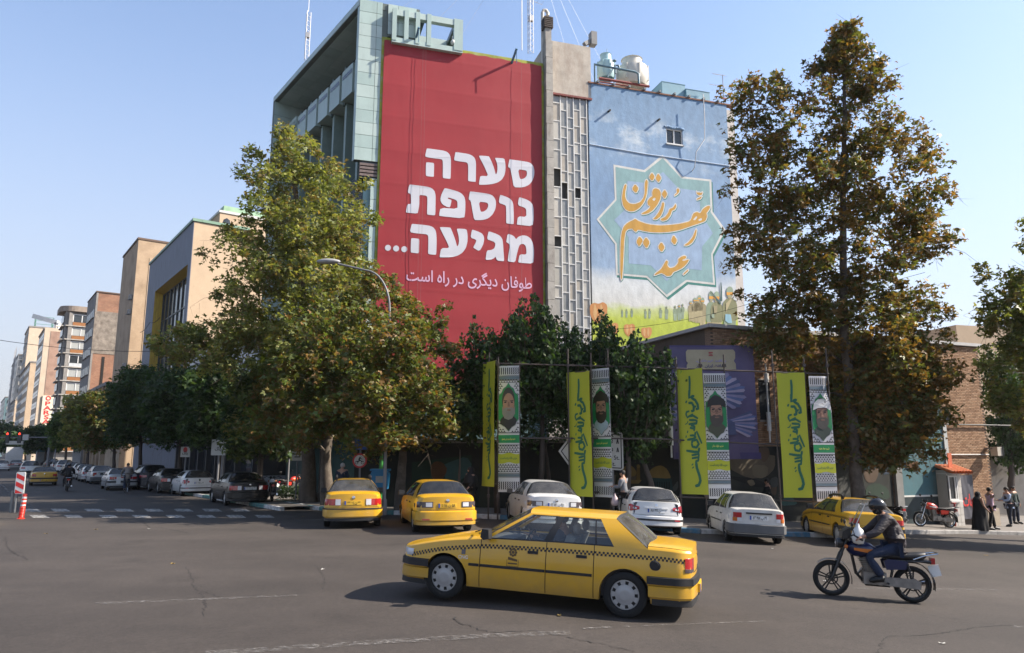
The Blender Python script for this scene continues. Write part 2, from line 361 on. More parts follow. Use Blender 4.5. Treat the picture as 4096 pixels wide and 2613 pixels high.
def crack(pxs, w, seed):
    rn = random.Random(seed); pts = [ground(u, v) for u, v in pxs]; L = []
    for a, b in zip(pts, pts[1:]):
        n = max(2, int((b-a).length/.06))
        for i in range(n):
            p = a.lerp(b, i/n); L.append(Vector((p.x + rn.uniform(-.035,.035), p.y + rn.uniform(-.035,.035), 0)))
    k = MB(); P = []
    for i, p in enumerate(L):
        d = (L[min(i+1,len(L)-1)] - L[max(i-1,0)]).normalized(); n = Vector((-d.y, d.x, 0)); ww = w*rn.uniform(.15,1.0)
        P.append([(p.x+n.x*ww*s, p.y+n.y*ww*s, gz(p.x+n.x*ww*s, p.y+n.y*ww*s)+.003) for s in (-1,1)])
    k.grid(P); k.build('road_crack', CRK, kind='structure')
for i, (c, w) in enumerate((([(1815,2470),(1830,2490),(1950,2530),(2150,2525),(2350,2565),(2560,2613)], .012), ([(3505,2613),(3520,2590),(3545,2545),(3650,2545),(3760,2535),(3900,2510),(4060,2500)], .011),
        ([(20,2150),(25,2185),(60,2215),(120,2240)], .012), ([(745,2270),(760,2300),(775,2350),(800,2365),(900,2395)], .010), ([(3560,2360),(3800,2385),(4096,2400)], .008),
        ([(3600,2430),(3760,2470),(4000,2500)], .008), ([(800,2370),(820,2400),(815,2470)], .008), ([(3300,2428),(3500,2440),(3620,2445)], .006), ([(560,2080),(600,2110),(640,2110),(760,2135)], .014), ([(1260,2260),(1300,2310),(1290,2360)], .007))):
    crack(c, w, i)
rn = random.Random(3)
LIT = [mat('litter_paper', (.4,.39,.36), .8, var=0), mat('litter_leaf', (.25,.17,.05), .8, var=0)]
for i, (u, v) in enumerate(((1290,2278),(3945,2222),(3300,2325),(2238,2462),(3770,2575),(385,2118),(595,2116),(183,2135),(3090,2195),(1212,2067),(2240,2030),(690,2255))):
    p = ground(u, v, .004); k = MB(); a = rn.uniform(0,6); s = rn.uniform(.018,.035)
    k.grid([[(math.cos(a)*x*s*1.6-math.sin(a)*y*s, math.sin(a)*x*s*1.6+math.cos(a)*y*s, .012*abs(x*y)+rn.uniform(0,.006)) for x in (-1,0,1)] for y in (-1,0,1)])
    tag(k.build('litter_scrap', LIT[i % 2], loc=p), None, 'litter')['label'] = ('scrap of pale paper' if i%2==0 else 'dry fallen leaf') + ' lying on the asphalt ' + (
        'left of the moving taxi', 'by the right kerb shadow', 'left of the motorcycle front wheel', 'under the moving taxi', 'near the lower right of the road', 'before the crosswalk on the left', 'behind the crosswalk gap stripes', 'near the red bollard foot', 'behind the white sedan', 'beside the striped kerb end', 'beside the parked white sedan', 'in open road at left')[i]

# ------------------------------------------------------------------ pavement and kerb
CORNER = Vector((-9.05, 39.55)); SD = Vector((-.595, .804)); SN = Vector((-.804, -.595))      # street direction, and the way its facades look
def street(s, off): p = CORNER + SD*s + SN*off; return (p.x, p.y)
out_ = [street(s, 5.9) for s in (330, 250, 180, 120, 80, 50, 30, 15, 5, -3, -7)] + [(-9.1,29.9),(-7.8,30.1),(-5.6,28.4),(-3,27.0),(-1.3,26.3),(2,24.9),(5.9,24.0),(10.4,24.9),(14,27.8),(18,29.9),(26,32),(60,37)]
in_ = [street(s, -2) for s in (330, 250, 180, 120, 80, 50, 30, 15, 5, 0, 0)] + [(-8.6,42),(-7.5,43),(-5,44),(-2.5,44),(0,44),(3,44),(7,44),(12,44),(18,44),(24,48),(34,50),(70,60)]
PAVE = mat('paving', (.155,.14,.126), .8, var=.16, scale=1.3, bump=.25, bscale=60, dirt=((.14,.13,.12), 2.2, .6))
PAVED = mat('paving_path', (.2,.185,.17), .85, var=.2, scale=1.5, bump=.2, bscale=60)
P = []
for a, b in zip(out_, in_):
    row = []
    for j in range(13):
        x, y = a[0]+(b[0]-a[0])*j/12, a[1]+(b[1]-a[1])*j/12; row.append((x, y, gz(x, y)+.13))
    P.append(row)
pavement = MB().grid(P, flip=True).build('pavement', PAVE, smooth=180, kind='structure')
# tiles of the forecourt on the right, each a piece of its own where the photo tells them apart
TILE = [mat('paving_tile_%d' % i, c, .8, var=.12, scale=4, bump=.15, bscale=80) for i, c in enumerate(((.19,.175,.16),(.17,.158,.145),(.21,.19,.17)))]
tm = [MB().box(0,.985,0,.985,-.03,.012).build('tile_mesh', t) for t in TILE]
tmesh = [o.data for o in tm]
for o in tm: bpy.data.objects.remove(o)
rn = random.Random(11)
for i in range(13):
    for j in range(4):
        x, y = 14.0 + i*1.0, 0
        yk = np.interp(x+.5, [10.4,14,18,26], [24.9,27.8,29.9,32]) + .6 + j*1.0
        o = link('paving_tile', tmesh[rn.randrange(3)], pavement, (x, yk, gz(x+.5, yk+.5)+.13 + rn.uniform(-.002,.003))); o.rotation_euler = (0, R(2.8), 0)
# kerb stones
KW = mat('kerb_white', (.5,.49,.47), .8, var=.25, scale=4, bump=.3, dirt=((.15,.14,.13), 5, .9)); KG = mat('kerb_green', (.05,.16,.155), .7, var=.25, scale=5, bump=.3, dirt=((.2,.19,.18), 6, .8))
KB = mat('kerb_blue', (.05,.14,.22), .7, var=.25, scale=5, bump=.3, dirt=((.2,.2,.2), 6, .8)); KC = mat('kerb_grey', (.25,.24,.23), .85, var=.25, scale=4, bump=.3)
kerb = link('kerb', None); kerb['kind'] = 'structure'
def kerb_run(pts, cols, L=.98, maxn=120):
    pts = [Vector(p) for p in pts]; seg = []; n = 0; d = 0
    tot = [0]
    for a, b in zip(pts, pts[1:]): tot.append(tot[-1] + (b-a).length)
    def pt(s):
        for i in range(len(pts)-1):
            if s <= tot[i+1]: return pts[i].lerp(pts[i+1], (s-tot[i])/(tot[i+1]-tot[i]))
        return pts[-1]
    while d + L < tot[-1] and n < maxn:
        a, b = pt(d), pt(d+L-.015); k = MB(); u = (b-a).normalized(); nn = Vector((-u.y, u.x))
        za, zb = gz(a.x, a.y), gz(b.x, b.y)
        q = [a-nn*.11, b-nn*.11, b+nn*.07, a+nn*.07]; zz = [za, zb, zb, za]; bev = .02
        inn = [a-nn*(.11-bev), b-nn*(.11-bev), b+nn*(.07-bev), a+nn*(.07-bev)]
        k.v = [(p.x,p.y,z-.05) for p,z in zip(q,zz)] + [(p.x,p.y,z+.14-bev) for p,z in zip(q,zz)] + [(p.x,p.y,z+.145) for p,z in zip(inn,zz)]
        for i in range(4):
            j = (i+1) % 4; k.f += [(i,j,4+j,4+i),(4+i,4+j,8+j,8+i)]
        k.f.append((8,9,10,11)); k.m = [0]*9
        k.build('kerb_stone', cols[n % len(cols)], kerb); d += L; n += 1
kerb_run([street(s, 5.95) for s in (-8, 0, 30, 90)], [KW, KW, KG, KG])
kerb_run([(-11.1,35.2),(-9.4,32.3),(-7.8,30.05),(-5.6,28.35),(-3,26.95)], [KG, KW], .8)
kerb_run([(-3,26.95),(-1.3,26.25),(2,24.85),(5.9,23.95),(10.4,24.85),(12.5,26.5)], [KB, KB, KW, KB], .95)
kerb_run([(12.5,26.5),(14,27.75),(18,29.85),(26,31.95),(40,33.7)], [KC], .98)
# median nose on the left with its low concrete blocks
med = link('median', None); med['kind'] = 'structure'
k = MB()
ML = [street(s, 15.4) for s in (-9.2, 0, 20, 60, 140, 300)]; MR = [street(s, 19.0) for s in (-7.6, 0, 20, 60, 140, 300)]
k.grid([[(*a, gz(*a)+.18), (*b, gz(*b)+.18)] for a, b in zip(ML, MR)]); k.build('median_top', KC, med)
for i in range(26):
    a, b = Vector(street(-9.0+i*.9, 15.3)), Vector(street(-9.0+(i+1)*.9-.03, 15.3)); h = .36 if i < 1 else .3
    MB().obox((a.x,a.y,gz(a.x,a.y)+h/2-.02),(b.x,b.y,gz(b.x,b.y)+h/2-.02),.3,h).build('kerb_stone', [KW,KG][(i//2)%2] if i else KW, med)
a, b = Vector(street(-9.2, 15.4)), Vector(street(-7.7, 19.0))
MB().obox((a.x,a.y,gz(a.x,a.y)+.16),(b.x,b.y,gz(b.x,b.y)+.16),.3,.36).build('kerb_stone', KW, med)
# ================================================================== BUILDINGS
FA = Frame(-9.05, 39.55, math.atan2(.299, .954)); FS = Frame(-9.05, 39.55, math.atan2(.804, -.595))
def bpart(k, name, m, root, fr, **kw): return k.build(name, m, root, loc=fr.o - root.location, rot=(0,0,fr.a), **kw)
def A(u, v, c=0.0): p = FA.hit(u, v, y=c); return p.x, p.z
GP = [mat('green_panel_%d' % i, c, .38, var=.07, scale=.6, spec=.5, dirt=((.2,.24,.22), .9, .35, (1,1,.25))) for i, c in enumerate(((.40,.50,.465),(.36,.46,.43),(.43,.52,.485)))]
GD = mat('green_panel_joint', (.13,.155,.14), .7); GW = mat('green_dark_cladding', (.06,.09,.08), .35, var=.15, spec=.5)
GLD = mat('dark_window_glass', (.015,.02,.022), .08, var=.3, scale=.4, spec=.6)
off = thing('office_building', 'green panel-clad office block with deep framed facade carrying the red banner', 'building', FA.o)
wd2 = lambda p: (p.x, p.y)
Av, Nv = Vector((.954,.299)), Vector((-.299,.954))
inset = lambda s, d: Vector(CORNER) + SD*s - SN*d
def prism_world(poly, z0, z1, name, m, root, **kw):
    k = MB(); n = len(poly); o = root.location
    k.v = [(p[0]-o.x, p[1]-o.y, z0-o.z) for p in poly] + [(p[0]-o.x, p[1]-o.y, z1-o.z) for p in poly]
    for t in tessellate_polygon([[Vector((p[0], p[1], 0)) for p in poly]]):
        k.f += [tuple(t), tuple(n+i for i in reversed(t))]
    for i in range(n): k.f.append((i, (i+1)%n, n+(i+1)%n, n+i))
    k.m = [0]*len(k.f); return k.build(name, m, root, **kw)
# where the recessed street wall meets the banner wall
tt = 2.4 / (-(Av.dot(SN)))
P1 = Vector(CORNER) + Av*tt; P2 = Vector(CORNER) + Av*11.56; P3 = P2 + Nv*16; P5 = inset(15.2, 2.4); P4 = inset(15.2, 14)
prism_world([P1 + Nv*.02, P2 + Nv*.02, P3, P4, P5], -1.5, 26.5, 'wall', GW, off)
prism_world([P1 + Nv*.02, Vector(CORNER)+Av*3.42+Nv*.02, Vector(CORNER)+Av*3.42+Nv*7, inset(15.2, 9), P5], 26.5, 28.28, 'attic_wall', GW, off)
prism_world([Vector(CORNER)+SD*.05+Av*.02, Vector(CORNER)+Av*3.6, Vector(CORNER)+Av*3.6+Nv*9, inset(15.15, 6), inset(15.15, .05)], 28.3, 28.72, 'roof_slab', GD, off)
# fascia, corner column and far leg: panels hung one by one over dark joints
def panel_wall(fr, xs_, zs_, y, th, name='panel', gap=.022, mats=GP, seed=1):
    rn = random.Random(seed)
    for x0, x1 in zip(xs_, xs_[1:]):
        for z0, z1 in zip(zs_, zs_[1:]):
            bpart(MB().box(x0+gap/2, x1-gap/2, y-rn.uniform(0,.006), y+th, z0+gap/2, z1-gap/2), name, rn.choice(mats), off, fr)
rowz = [18.62 + i*.777 for i in range(14)]
panel_wall(FA, [0.0, 1.02, 1.36], rowz, -.04, .03, seed=2)
bpart(MB().box(.01,1.68,.055,.32,18.62,28.7), 'column_core', GD, off, FA)
panel_wall(FA, [1.68, 2.3, 3.4], [26.75, 27.6, 28.72], -.04, .03, seed=3)
bpart(MB().box(1.69,3.4,-.005,.32,26.6,28.7), 'column_core', GD, off, FA)
bpart(MB().box(.01,15.2,-.3,-.01,28.32,28.7), 'fascia_core', GD, off, FS)
panel_wall(FS, [i*1.27 for i in range(13)], [28.34, 28.74], -.005, .025, seed=4)
for i in range(12):
    for j in range(2):
        bpart(MB().box(.35+i*1.24+.01, .35+(i+1)*1.24-.01, -.3-j*1.02-1.0, -.3-j*1.02, 28.26, 28.3), 'soffit_panel', random.choice(GP), off, FS)
bpart(MB().box(15.0,15.28,-2.4,0,10,28.7), 'far_leg', GD, off, FS)
for i in range(16): bpart(MB().box(14.96,14.985,-2.38,-.02,10+i*1.15+.012,10+(i+1)*1.15-.012), 'panel', random.choice(GP), off, FS)
bpart(MB().box(-.02,.28,-.28,-.01,18.62,28.3), 'near_leg_edge', GP[1], off, FS)
# stepped boxes under the soffit and tall fins between dark glass bays
bpart(MB().box(.3,14.9,-2.44,-2.39,3,24.6), 'curtain_glass', GLD, off, FS)
for i in range(7):
    s = 1.0 + i*1.98
    bpart(MB().box(s, s+1.62, -2.4, -1.0, 24.35, 26.35), 'bay_box', GP[1], off, FS)
    bpart(MB().box(s+.1, s+1.52, -.998, -.985, 25.72, 26.0), 'bay_slit', GLD, off, FS)
    bpart(MB().box(s+1.63, s+1.9, -2.4, -1.25, 24.2, 26.9), 'bay_pier', GW, off, FS)
    bpart(MB().box(s+1.52, s+1.8, -2.4, -1.35, 3, 24.3), 'fin', mat('green_fin', (.19,.26,.235), .45, var=.1), off, FS)
bpart(MB().box(12.9, 14.95, -2.4, -1.0, 22.2, 26.6), 'end_bay', GP[0], off, FS)
for i in range(6): bpart(MB().box(.3,14.9,-2.39,-2.33, 6+i*3.2, 6.35+i*3.2), 'spandrel', GW, off, FS)
# below the overhang
LOU = mat('rusty_louvre', (.16,.12,.11), .7, var=.3, scale=6)
for i in range(4): bpart(MB().box(.35,1.62,-.02,.5,17.72+i*.21,17.86+i*.21), 'louvre', LOU, off, FA)
bpart(MB().box(.4,1.6,.06,.6,17.6,18.6), 'louvre_back', GLD, off, FA)
for i in range(10): bpart(MB().box(1.0,1.34,-.03,.02,17.6-(i+1)*1.25+.012,17.6-i*1.25-.012), 'panel', random.choice(GP), off, FA)
bpart(MB().box(.62,1.05,.3,.5,3,17.6), 'setback_panel', mat('teal_panel', (.22,.36,.37), .4, var=.1), off, FA)
bpart(MB().box(.0,.62,.5,.6,3,17.6), 'setback_glass', GLD, off, FA)
bpart(MB().box(1.36,11.56,-.06,.05,5.0,26.5), 'banner_wall', mat('lime_wall_paint', (.27,.29,.035), .7, var=.3, scale=1.5, dirt=((.35,.4,.38), 2, .5)), off, FA)
bpart(MB().box(.5,11.56,-.06,.02,-1.5,5.0), 'base_wall', mat('blue_base_wall', (.10,.17,.18), .8, var=.2, scale=.7), off, FA)
# roof frame above the banner
RX0, RZ = A(1567, 160, -.35)[0], 0
RX1 = A(1850, 200, -.35)[0]; zb0 = A(1567, 160, -.35)[1]; zt0 = A(1567, 35, -.35)[1]
for (x0, x1) in ((RX0, RX0+.26), (RX0+.72, RX0+.98), (RX0+1.4, RX0+1.66), (RX0+2.08, RX0+2.34), (RX1-.55, RX1)):
    bpart(MB().box(x0, x1, -.42, -.12, zb0, zt0+.05), 'roof_frame_post', GP[1], off, FA)
bpart(MB().box(RX0, RX1, -.39, -.1, zb0-.12, zb0+.2), 'roof_frame_rail', GP[0], off, FA)
bpart(MB().box(RX0, RX1, -.39, -.05, zt0-.38, zt0), 'roof_frame_beam', GP[2], off, FA)
bpart(MB().box(RX0, RX1, 2.0, 2.35, zt0-.38, zt0), 'roof_frame_beam', GP[2], off, FA)
for x in (RX0+.05, RX1-.5): bpart(MB().box(x, x+.45, -.05, 2.0, zt0-.36, zt0-.02), 'roof_frame_beam', GW, off, FA)
bpart(MB().box(RX0+.3, RX0+2.0, -.02, 2.0, zt0-.3, zt0-.06), 'roof_frame_beam', GW, off, FA)
bpart(MB().box(RX1-.5, RX1-.05, 2.0, 2.3, 26.0, zt0-.38), 'roof_frame_post', GW, off, FA)
# small white satellite horn and winch under the frame
sh = thing('security_camera', 'small white camera hanging under the green roof frame right end', 'camera', FA.o)
sx, sz = A(1810, 172, -.25); bpart(MB().tube([(sx,-.25,sz+.45),(sx,-.25,sz+.1)],.04,6).ball((sx,-.3,sz),(.13,.2,.16),10), 'camera_body', mat('white_metal', (.6,.6,.58), .5), sh, FA, smooth=60)
WIN = mat('blue_steel', (.06,.14,.22), .5, var=.2)
for (u, v, u2, v2, lb) in ((1950, 250, 2085, 210, 'small blue roof hoist at the right end of the red banner top'), (1700, 165, 1698, 128, 'small dark roof hoist behind the green frame posts')):
    h = thing('roof_hoist', lb, 'hoist', FA.o, 0, 'hoists above the red banner')
    x, z = A(u2 - 35, v2 + 40, -.2)
    bpart(MB().tube([(x,.3,z-.7),(x,.3,z+.35)],.06,6), 'mast', WIN, h, FA)
    bpart(MB().obox((x-.1,.6,z-.5),(x+.05,-.9,z+.55),.11,.11), 'arm', WIN, h, FA)
    bpart(MB().tube([(x+.05,-.88,z+.5),(x+.05,-.88,z-.4)],.02,5), 'chain', WIN, h, FA)

# ------------------------------------------------------------------ the red banner
def hung_cloth_mat(name, col, seam=1.9):
    m = mat(name, col, .55, var=.05, scale=.5, spec=.25); t = m.node_tree; N, L = t.nodes, t.links
    tc = N.new('ShaderNodeTexCoord'); mp = N.new('ShaderNodeMapping'); mp.inputs['Scale'].default_value = (.6,.6,.25); L.new(tc.outputs['Object'], mp.inputs[0])
    n = N.new('ShaderNodeTexNoise'); n.inputs['Scale'].default_value = 1.5; n.inputs['Detail'].default_value = 5; L.new(mp.outputs[0], n.inputs[0])
    w = N.new('ShaderNodeTexNoise'); w.inputs['Scale'].default_value = 60; L.new(tc.outputs['Object'], w.inputs[0])
    a = N.new('ShaderNodeMath'); a.operation = 'MULTIPLY_ADD'; a.inputs[1].default_value = .04; L.new(w.outputs[0], a.inputs[0]); L.new(n.outputs[0], a.inputs[2])
    b = N.new('ShaderNodeBump'); b.inputs['Strength'].default_value = .35; b.inputs['Distance'].default_value = .05; L.new(a.outputs[0], b.inputs['Height']); L.new(b.outputs[0], N['Principled BSDF'].inputs['Normal']); return m
RED = hung_cloth_mat('banner_red', (.285,.027,.034))
BX0, BX1, BZ0, BZ1 = 1.50, 11.40, 6.1, 26.28
rb = thing('banner', 'giant red banner with white and pink lettering on the green office block', 'banner', FA.o)
def by(x, z): return -.13 - .005*math.sin(z*3.28) - .006*math.sin(x*.9+z*.31) - (.008 if abs((z % 2.05) - 1.0) < .06 else 0)
P = [[(BX0+(BX1-BX0)*i/48, by(BX0+(BX1-BX0)*i/48, BZ0+(BZ1-BZ0)*j/200), BZ0+(BZ1-BZ0)*j/200 + .03*math.sin(i*1.3)*(j in (0,200))) for j in range(201)] for i in range(49)]
bpart(MB().grid(P, flip=True), 'banner_sheet', RED, rb, FA, smooth=180)
onb = lambda u, v: (lambda p: (p.x, by(p.x, p.z)-.012, p.z))(FA.hit(u, v, y=-.14))
WHT = mat('banner_white', (.53,.53,.58), .55, var=.03, spec=.25); PNK = mat('banner_pink', (.62,.38,.52), .55, var=.03, spec=.25)
H1 = crop(1680,580,2408/480); H2 = crop(1610,730,2408/550); H3 = crop(1530,880,2408/630)
GLY = [(H1, [[(132,78),(150,70),(460,112),(540,138),(590,185),(615,250),(622,330),(618,560),(612,672),(600,682),(470,668),(456,650),(460,480),(458,330),(445,298),(420,285),(250,266),(150,250),(100,232)]]),
 (H1, [[(120,362),(135,347),(265,360),(284,378),(280,560),(278,630),(265,642),(135,628),(116,610)]]),
 (H1, [[(708,152),(725,144),(960,180),(1040,210),(1095,260),(1118,330),(1124,400),(1122,600),(1118,735),(1105,744),(975,728),(964,712),(968,560),(966,410),(955,368),(925,348),(800,332),(720,318),(682,303)]]),
 (H1, [[(1182,232),(1195,215),(1375,228),(1388,240),(1450,370),(1490,480),(1520,602),(1545,560),(1555,480),(1550,400),(1530,330),(1505,275),(1515,260),(1690,272),(1706,340),(1716,430),(1712,530),(1690,620),(1640,700),(1560,755),(1460,785),(1340,800),(1195,802),(1182,788),(1195,700),(1210,620),(1370,628),(1320,500),(1270,395)]]),
 (H1, [[(1790,303),(1805,291),(2150,340),(2220,365),(2270,420),(2292,490),(2296,570),(2285,640),(2250,730),(2190,800),(2110,840),(2030,856),(1880,852),(1850,660),(1810,465),(1764,447)],[(1965,488),(2110,508),(2140,525),(2148,570),(2140,620),(2110,660),(2060,685),(2005,688)]]),
 (H2, [[(117,48),(135,38),(430,76),(510,100),(560,150),(578,210),(580,290),(575,560),(560,580),(440,566),(428,550),(434,400),(436,280),(428,245),(400,230),(294,218),(294,300),(293,400),(275,500),(265,548),(70,532),(58,518),(85,380),(150,380),(150,300),(145,202),(88,182)]]),
 (H2, [[(730,112),(748,100),(950,152),(1030,190),(1080,245),(1100,310),(1102,400),(1098,520),(1080,634),(650,590),(640,576),(662,442),(963,466),(963,345),(950,318),(910,295),(805,264),(792,275),(805,290),(850,303),(860,320),(833,441),(770,425),(700,385),(668,330),(664,270),(690,190)]]),
 (H2, [[(1178,170),(1195,158),(1500,200),(1570,225),(1615,275),(1635,330),(1638,390),(1625,470),(1580,560),(1510,625),(1430,655),(1340,662),(1255,660),(1225,500),(1195,316),(1156,300)],[(1337,337),(1460,350),(1492,365),(1502,395),(1495,440),(1470,480),(1420,512),(1366,516)]]),
 (H2, [[(1705,230),(1720,219),(1830,258),(1895,295),(1930,345),(1942,400),(1948,560),(1948,720),(1935,734),(1828,720),(1815,706),(1816,560),(1814,430),(1800,400),(1760,385),(1684,358)]]),
 (H2, [[(2036,272),(2055,262),(2170,298),(2240,340),(2280,390),(2295,460),(2298,640),(2278,770),(2012,742),(2000,728),(2022,594),(2168,606),(2166,480),(2150,452),(2110,432),(2018,400)]]),
 (H3, [[(444,70),(460,60),(700,85),(770,108),(810,155),(824,220),(828,330),(822,520),(810,535),(710,525),(696,510),(700,380),(700,260),(690,230),(660,218),(500,205),(418,187)]]),
 (H3, [[(435,292),(450,278),(548,288),(562,302),(558,450),(557,500),(545,513),(440,500),(430,488)]]),
 (H3, [[(876,122),(888,108),(1035,116),(1048,135),(1090,240),(1120,330),(1140,410),(1162,380),(1170,320),(1165,250),(1150,190),(1136,145),(1148,132),(1285,140),(1298,200),(1302,270),(1298,340),(1275,430),(1225,500),(1150,548),(1050,572),(885,578),(872,565),(895,430),(1022,432),(990,350),(935,240)]]),
 (H3, [[(1366,158),(1380,148),(1455,175),(1520,205),(1550,250),(1555,310),(1535,390),(1480,482),(1395,430),(1388,415),(1420,360),(1435,320),(1425,300),(1346,272)]]),
 (H3, [[(1618,186),(1634,176),(1735,210),(1800,245),(1832,290),(1842,350),(1850,480),(1860,620),(1848,634),(1750,622),(1730,560),(1700,590),(1660,608),(1590,614),(1576,600),(1595,466),(1660,462),(1705,440),(1722,400),(1725,360),(1705,335),(1670,322),(1598,296)]]),
 (H3, [[(1912,210),(1980,232),(2020,260),(2040,298),(2080,255),(2150,235),(2210,245),(2265,285),(2300,360),(2315,450),(2315,560),(2304,672),(2085,655),(2074,640),(2095,526),(2200,532),(2198,440),(2185,395),(2160,370),(2125,368),(2095,385),(2075,440),(2050,540),(2030,650),(1925,638),(1914,622),(1930,500),(1945,400),(1935,365),(1892,340),(1895,320)]])]
for cx_, cy_ in ((83,427),(208,438),(332,449)): GLY.append((H3, [[(cx_+46*math.cos(a*math.pi/10), cy_+46*math.sin(a*math.pi/10)) for a in range(20)]]))
for cr, loops in GLY:
    bpart(MB().poly([cr(chaikin(l)) for l in loops], onb, flip=True), 'letter', WHT, rb, FA)
vv, ff = text_mesh('طوفان دیگری در راه است', 1.0, .012, True)
w0 = max(v.x for v in vv) - min(v.x for v in vv); xa, za = A(1625, 1083, -.14); xb, zb = A(2127, 1110, -.14); kx = (xb-xa)/w0
zc = .5*(A(1640, 1062, -.14)[1] + A(1640, 1110, -.14)[1]) - .25
k = MB(); k.add([((xa+xb)/2+v.x*kx, by((xa+xb)/2+v.x*kx, zc+v.y*kx*1.25)-.014, zc+v.y*kx*1.25) for v in vv], ff); bpart(k, 'lettering', PNK, rb, FA)
ROPE = mat('rope', (.22,.13,.13), .8, var=0)
for u in (1690, 1702, 2085):
    x, z = A(u, 300, -.3); bpart(MB().tube([(x,-.32,26.4),(x-.02,-.36,15),(x,-.3,6.2)],.007,4), 'rope', ROPE, rb, FA)

# ------------------------------------------------------------------ stair tower with the glazed strip
tow = thing('stair_tower', 'narrow grey stair tower glazed in small frosted panes beside the red banner', 'building', FA.o)
PLA = mat('aged_plaster', (.42,.375,.32), .9, var=.18, scale=1.2, bump=.6, bscale=3.5, dirt=((.24,.17,.13), .8, .7, (1,1,.35)))
CON = mat('aged_concrete', (.33,.31,.28), .9, var=.2, scale=2, bump=.4, bscale=12, dirt=((.17,.14,.12), 1.5, .7, (1,1,.3)))
TX0 = 11.60; TX1 = A(2355, 700)[0]; GTOP = A(2204, 378)[1]; PTOP = A(2204, 162)[1]
bpart(MB().box(TX0, TX1+.05, .25, 9, -1.5, GTOP), 'wall', mat('stair_interior', (.05,.05,.05), .9), tow, FA)
bpart(MB().box(TX0+.3, TX1+.28, .0, 7, GTOP+.12, PTOP), 'upper_wall', PLA, tow, FA)
bpart(MB().box(TX0-1.6, TX0+.3, 2.6, 7, 25.5, PTOP-.3), 'upper_wall', PLA, tow, FA)
bpart(MB().box(TX0+.2, TX1+.3, -.1, .3, GTOP, GTOP+.12), 'lintel', mat('red_oxide', (.16,.035,.03), .7, var=.3), tow, FA)
for i in range(26):
    z0 = -1.2 + i*1.12
    bpart(MB().box(TX0+.02-.02*(i%2), TX0+.46, -.42, .24, z0, z0+1.1), 'pilaster_block', CON, tow, FA)
cuts = [A(u, 800, .05)[0] for u in (2206, 2245, 2272, 2298, 2325, 2352)]
FRM = mat('pale_window_frame', (.55,.55,.54), .5, var=.1)
PANE = [mat('frosted_pane_%d' % i, c, r, var=.14, scale=1.3, spec=.6, dirt=((.36,.34,.3), 2.5, .5, (1,1,.3))) for i, (c, r) in enumerate((((.27,.265,.25),.2),((.31,.30,.27),.3),((.21,.215,.21),.15),((.38,.365,.33),.4),((.33,.295,.245),.35)))]
for x in cuts: bpart(MB().box(x-.03, x+.03, 0, .1, 0, GTOP), 'mullion', FRM, tow, FA)
rn = random.Random(5)
offs = [.0, .45, .9, .3, .75]
gone = {(0, 5), (1, 6), (3, 6), (0, 9)}
for c in range(5):
    x0, x1 = cuts[c]+.03, cuts[c+1]-.03; z = GTOP; r = 0
    while z > 1.0:
        h = (1.22 if c == 0 else 1.12) if (r + c) % 3 else .72
        if r == 0: h = .5 + offs[c]
        zb_ = max(z-h, 0)
        if (c, r) not in gone: bpart(MB().box(x0, x1, .05+rn.uniform(-.01,.01), .065, zb_+.025, z-.025), 'pane', rn.choice(PANE), tow, FA)
        bpart(MB().box(x0, x1, .01, .09, zb_-.028, zb_+.028), 'transom', FRM, tow, FA)
        z = zb_; r += 1
for i in range(8):
    z = A(2225, 605, .1)[1] + .08*i; bpart(MB().box(cuts[0]+.05, cuts[1]-.05, .08, .14, z, z+.03), 'vent_blade', mat('dark_vent', (.05,.045,.04), .7), tow, FA)
# flue, vent pipe and roof clutter on the tower
fl = thing('chimney_flue', 'square concrete flue with black slatted cap beside the tower top', 'chimney', FA.o)
fx = A(2190, 200, -.1)[0]; fz = A(2190, 118, -.1)[1]
bpart(MB().box(fx-.2, fx+.2, -.3, .1, PTOP-.6, fz), 'shaft', CON, fl, FA)
k = MB()
for i in range(6): k.box(fx-.3, fx+.3, -.4, .2, fz+i*.13, fz+i*.13+.08)
k.box(fx-.22, fx+.22, -.32, .12, fz, fz+.8); bpart(k, 'slatted_cap', mat('sooty_metal', (.05,.035,.03), .7), fl, FA)
vp = thing('vent_pipe', 'tall cream vent pipe with a bent top beside the slatted flue', 'pipe', FA.o)
px_, pz = A(2172, 48, .2); bpart(MB().tube([(px_,.3,26),(px_,.3,pz),(px_+.08,.3,pz+.2),(px_+.25,.3,pz+.22),(px_+.36,.3,pz+.05),(px_+.36,.3,pz-.12)],.11,10), 'pipe', mat('cream_pvc', (.52,.48,.42), .5), vp, FA, smooth=60)
dk = thing('roof_duct', 'square grey cowl on the upper right corner of the plaster tower', 'duct', FA.o)
dx, dz = A(2362, 175, .3); bpart(MB().box(dx-.05,dx+.35,0,.5,dz-.15,dz+.75), 'cowl', mat('zinc', (.2,.2,.2), .5), dk, FA); bpart(MB().obox((dx-.5,.2,dz-.2),(dx,.25,dz+.15),.3,.25), 'neck', _M['zinc'], dk, FA)
LAT = mat('galvanised_lattice', (.33,.33,.34), .5, metal=.3, var=.1)
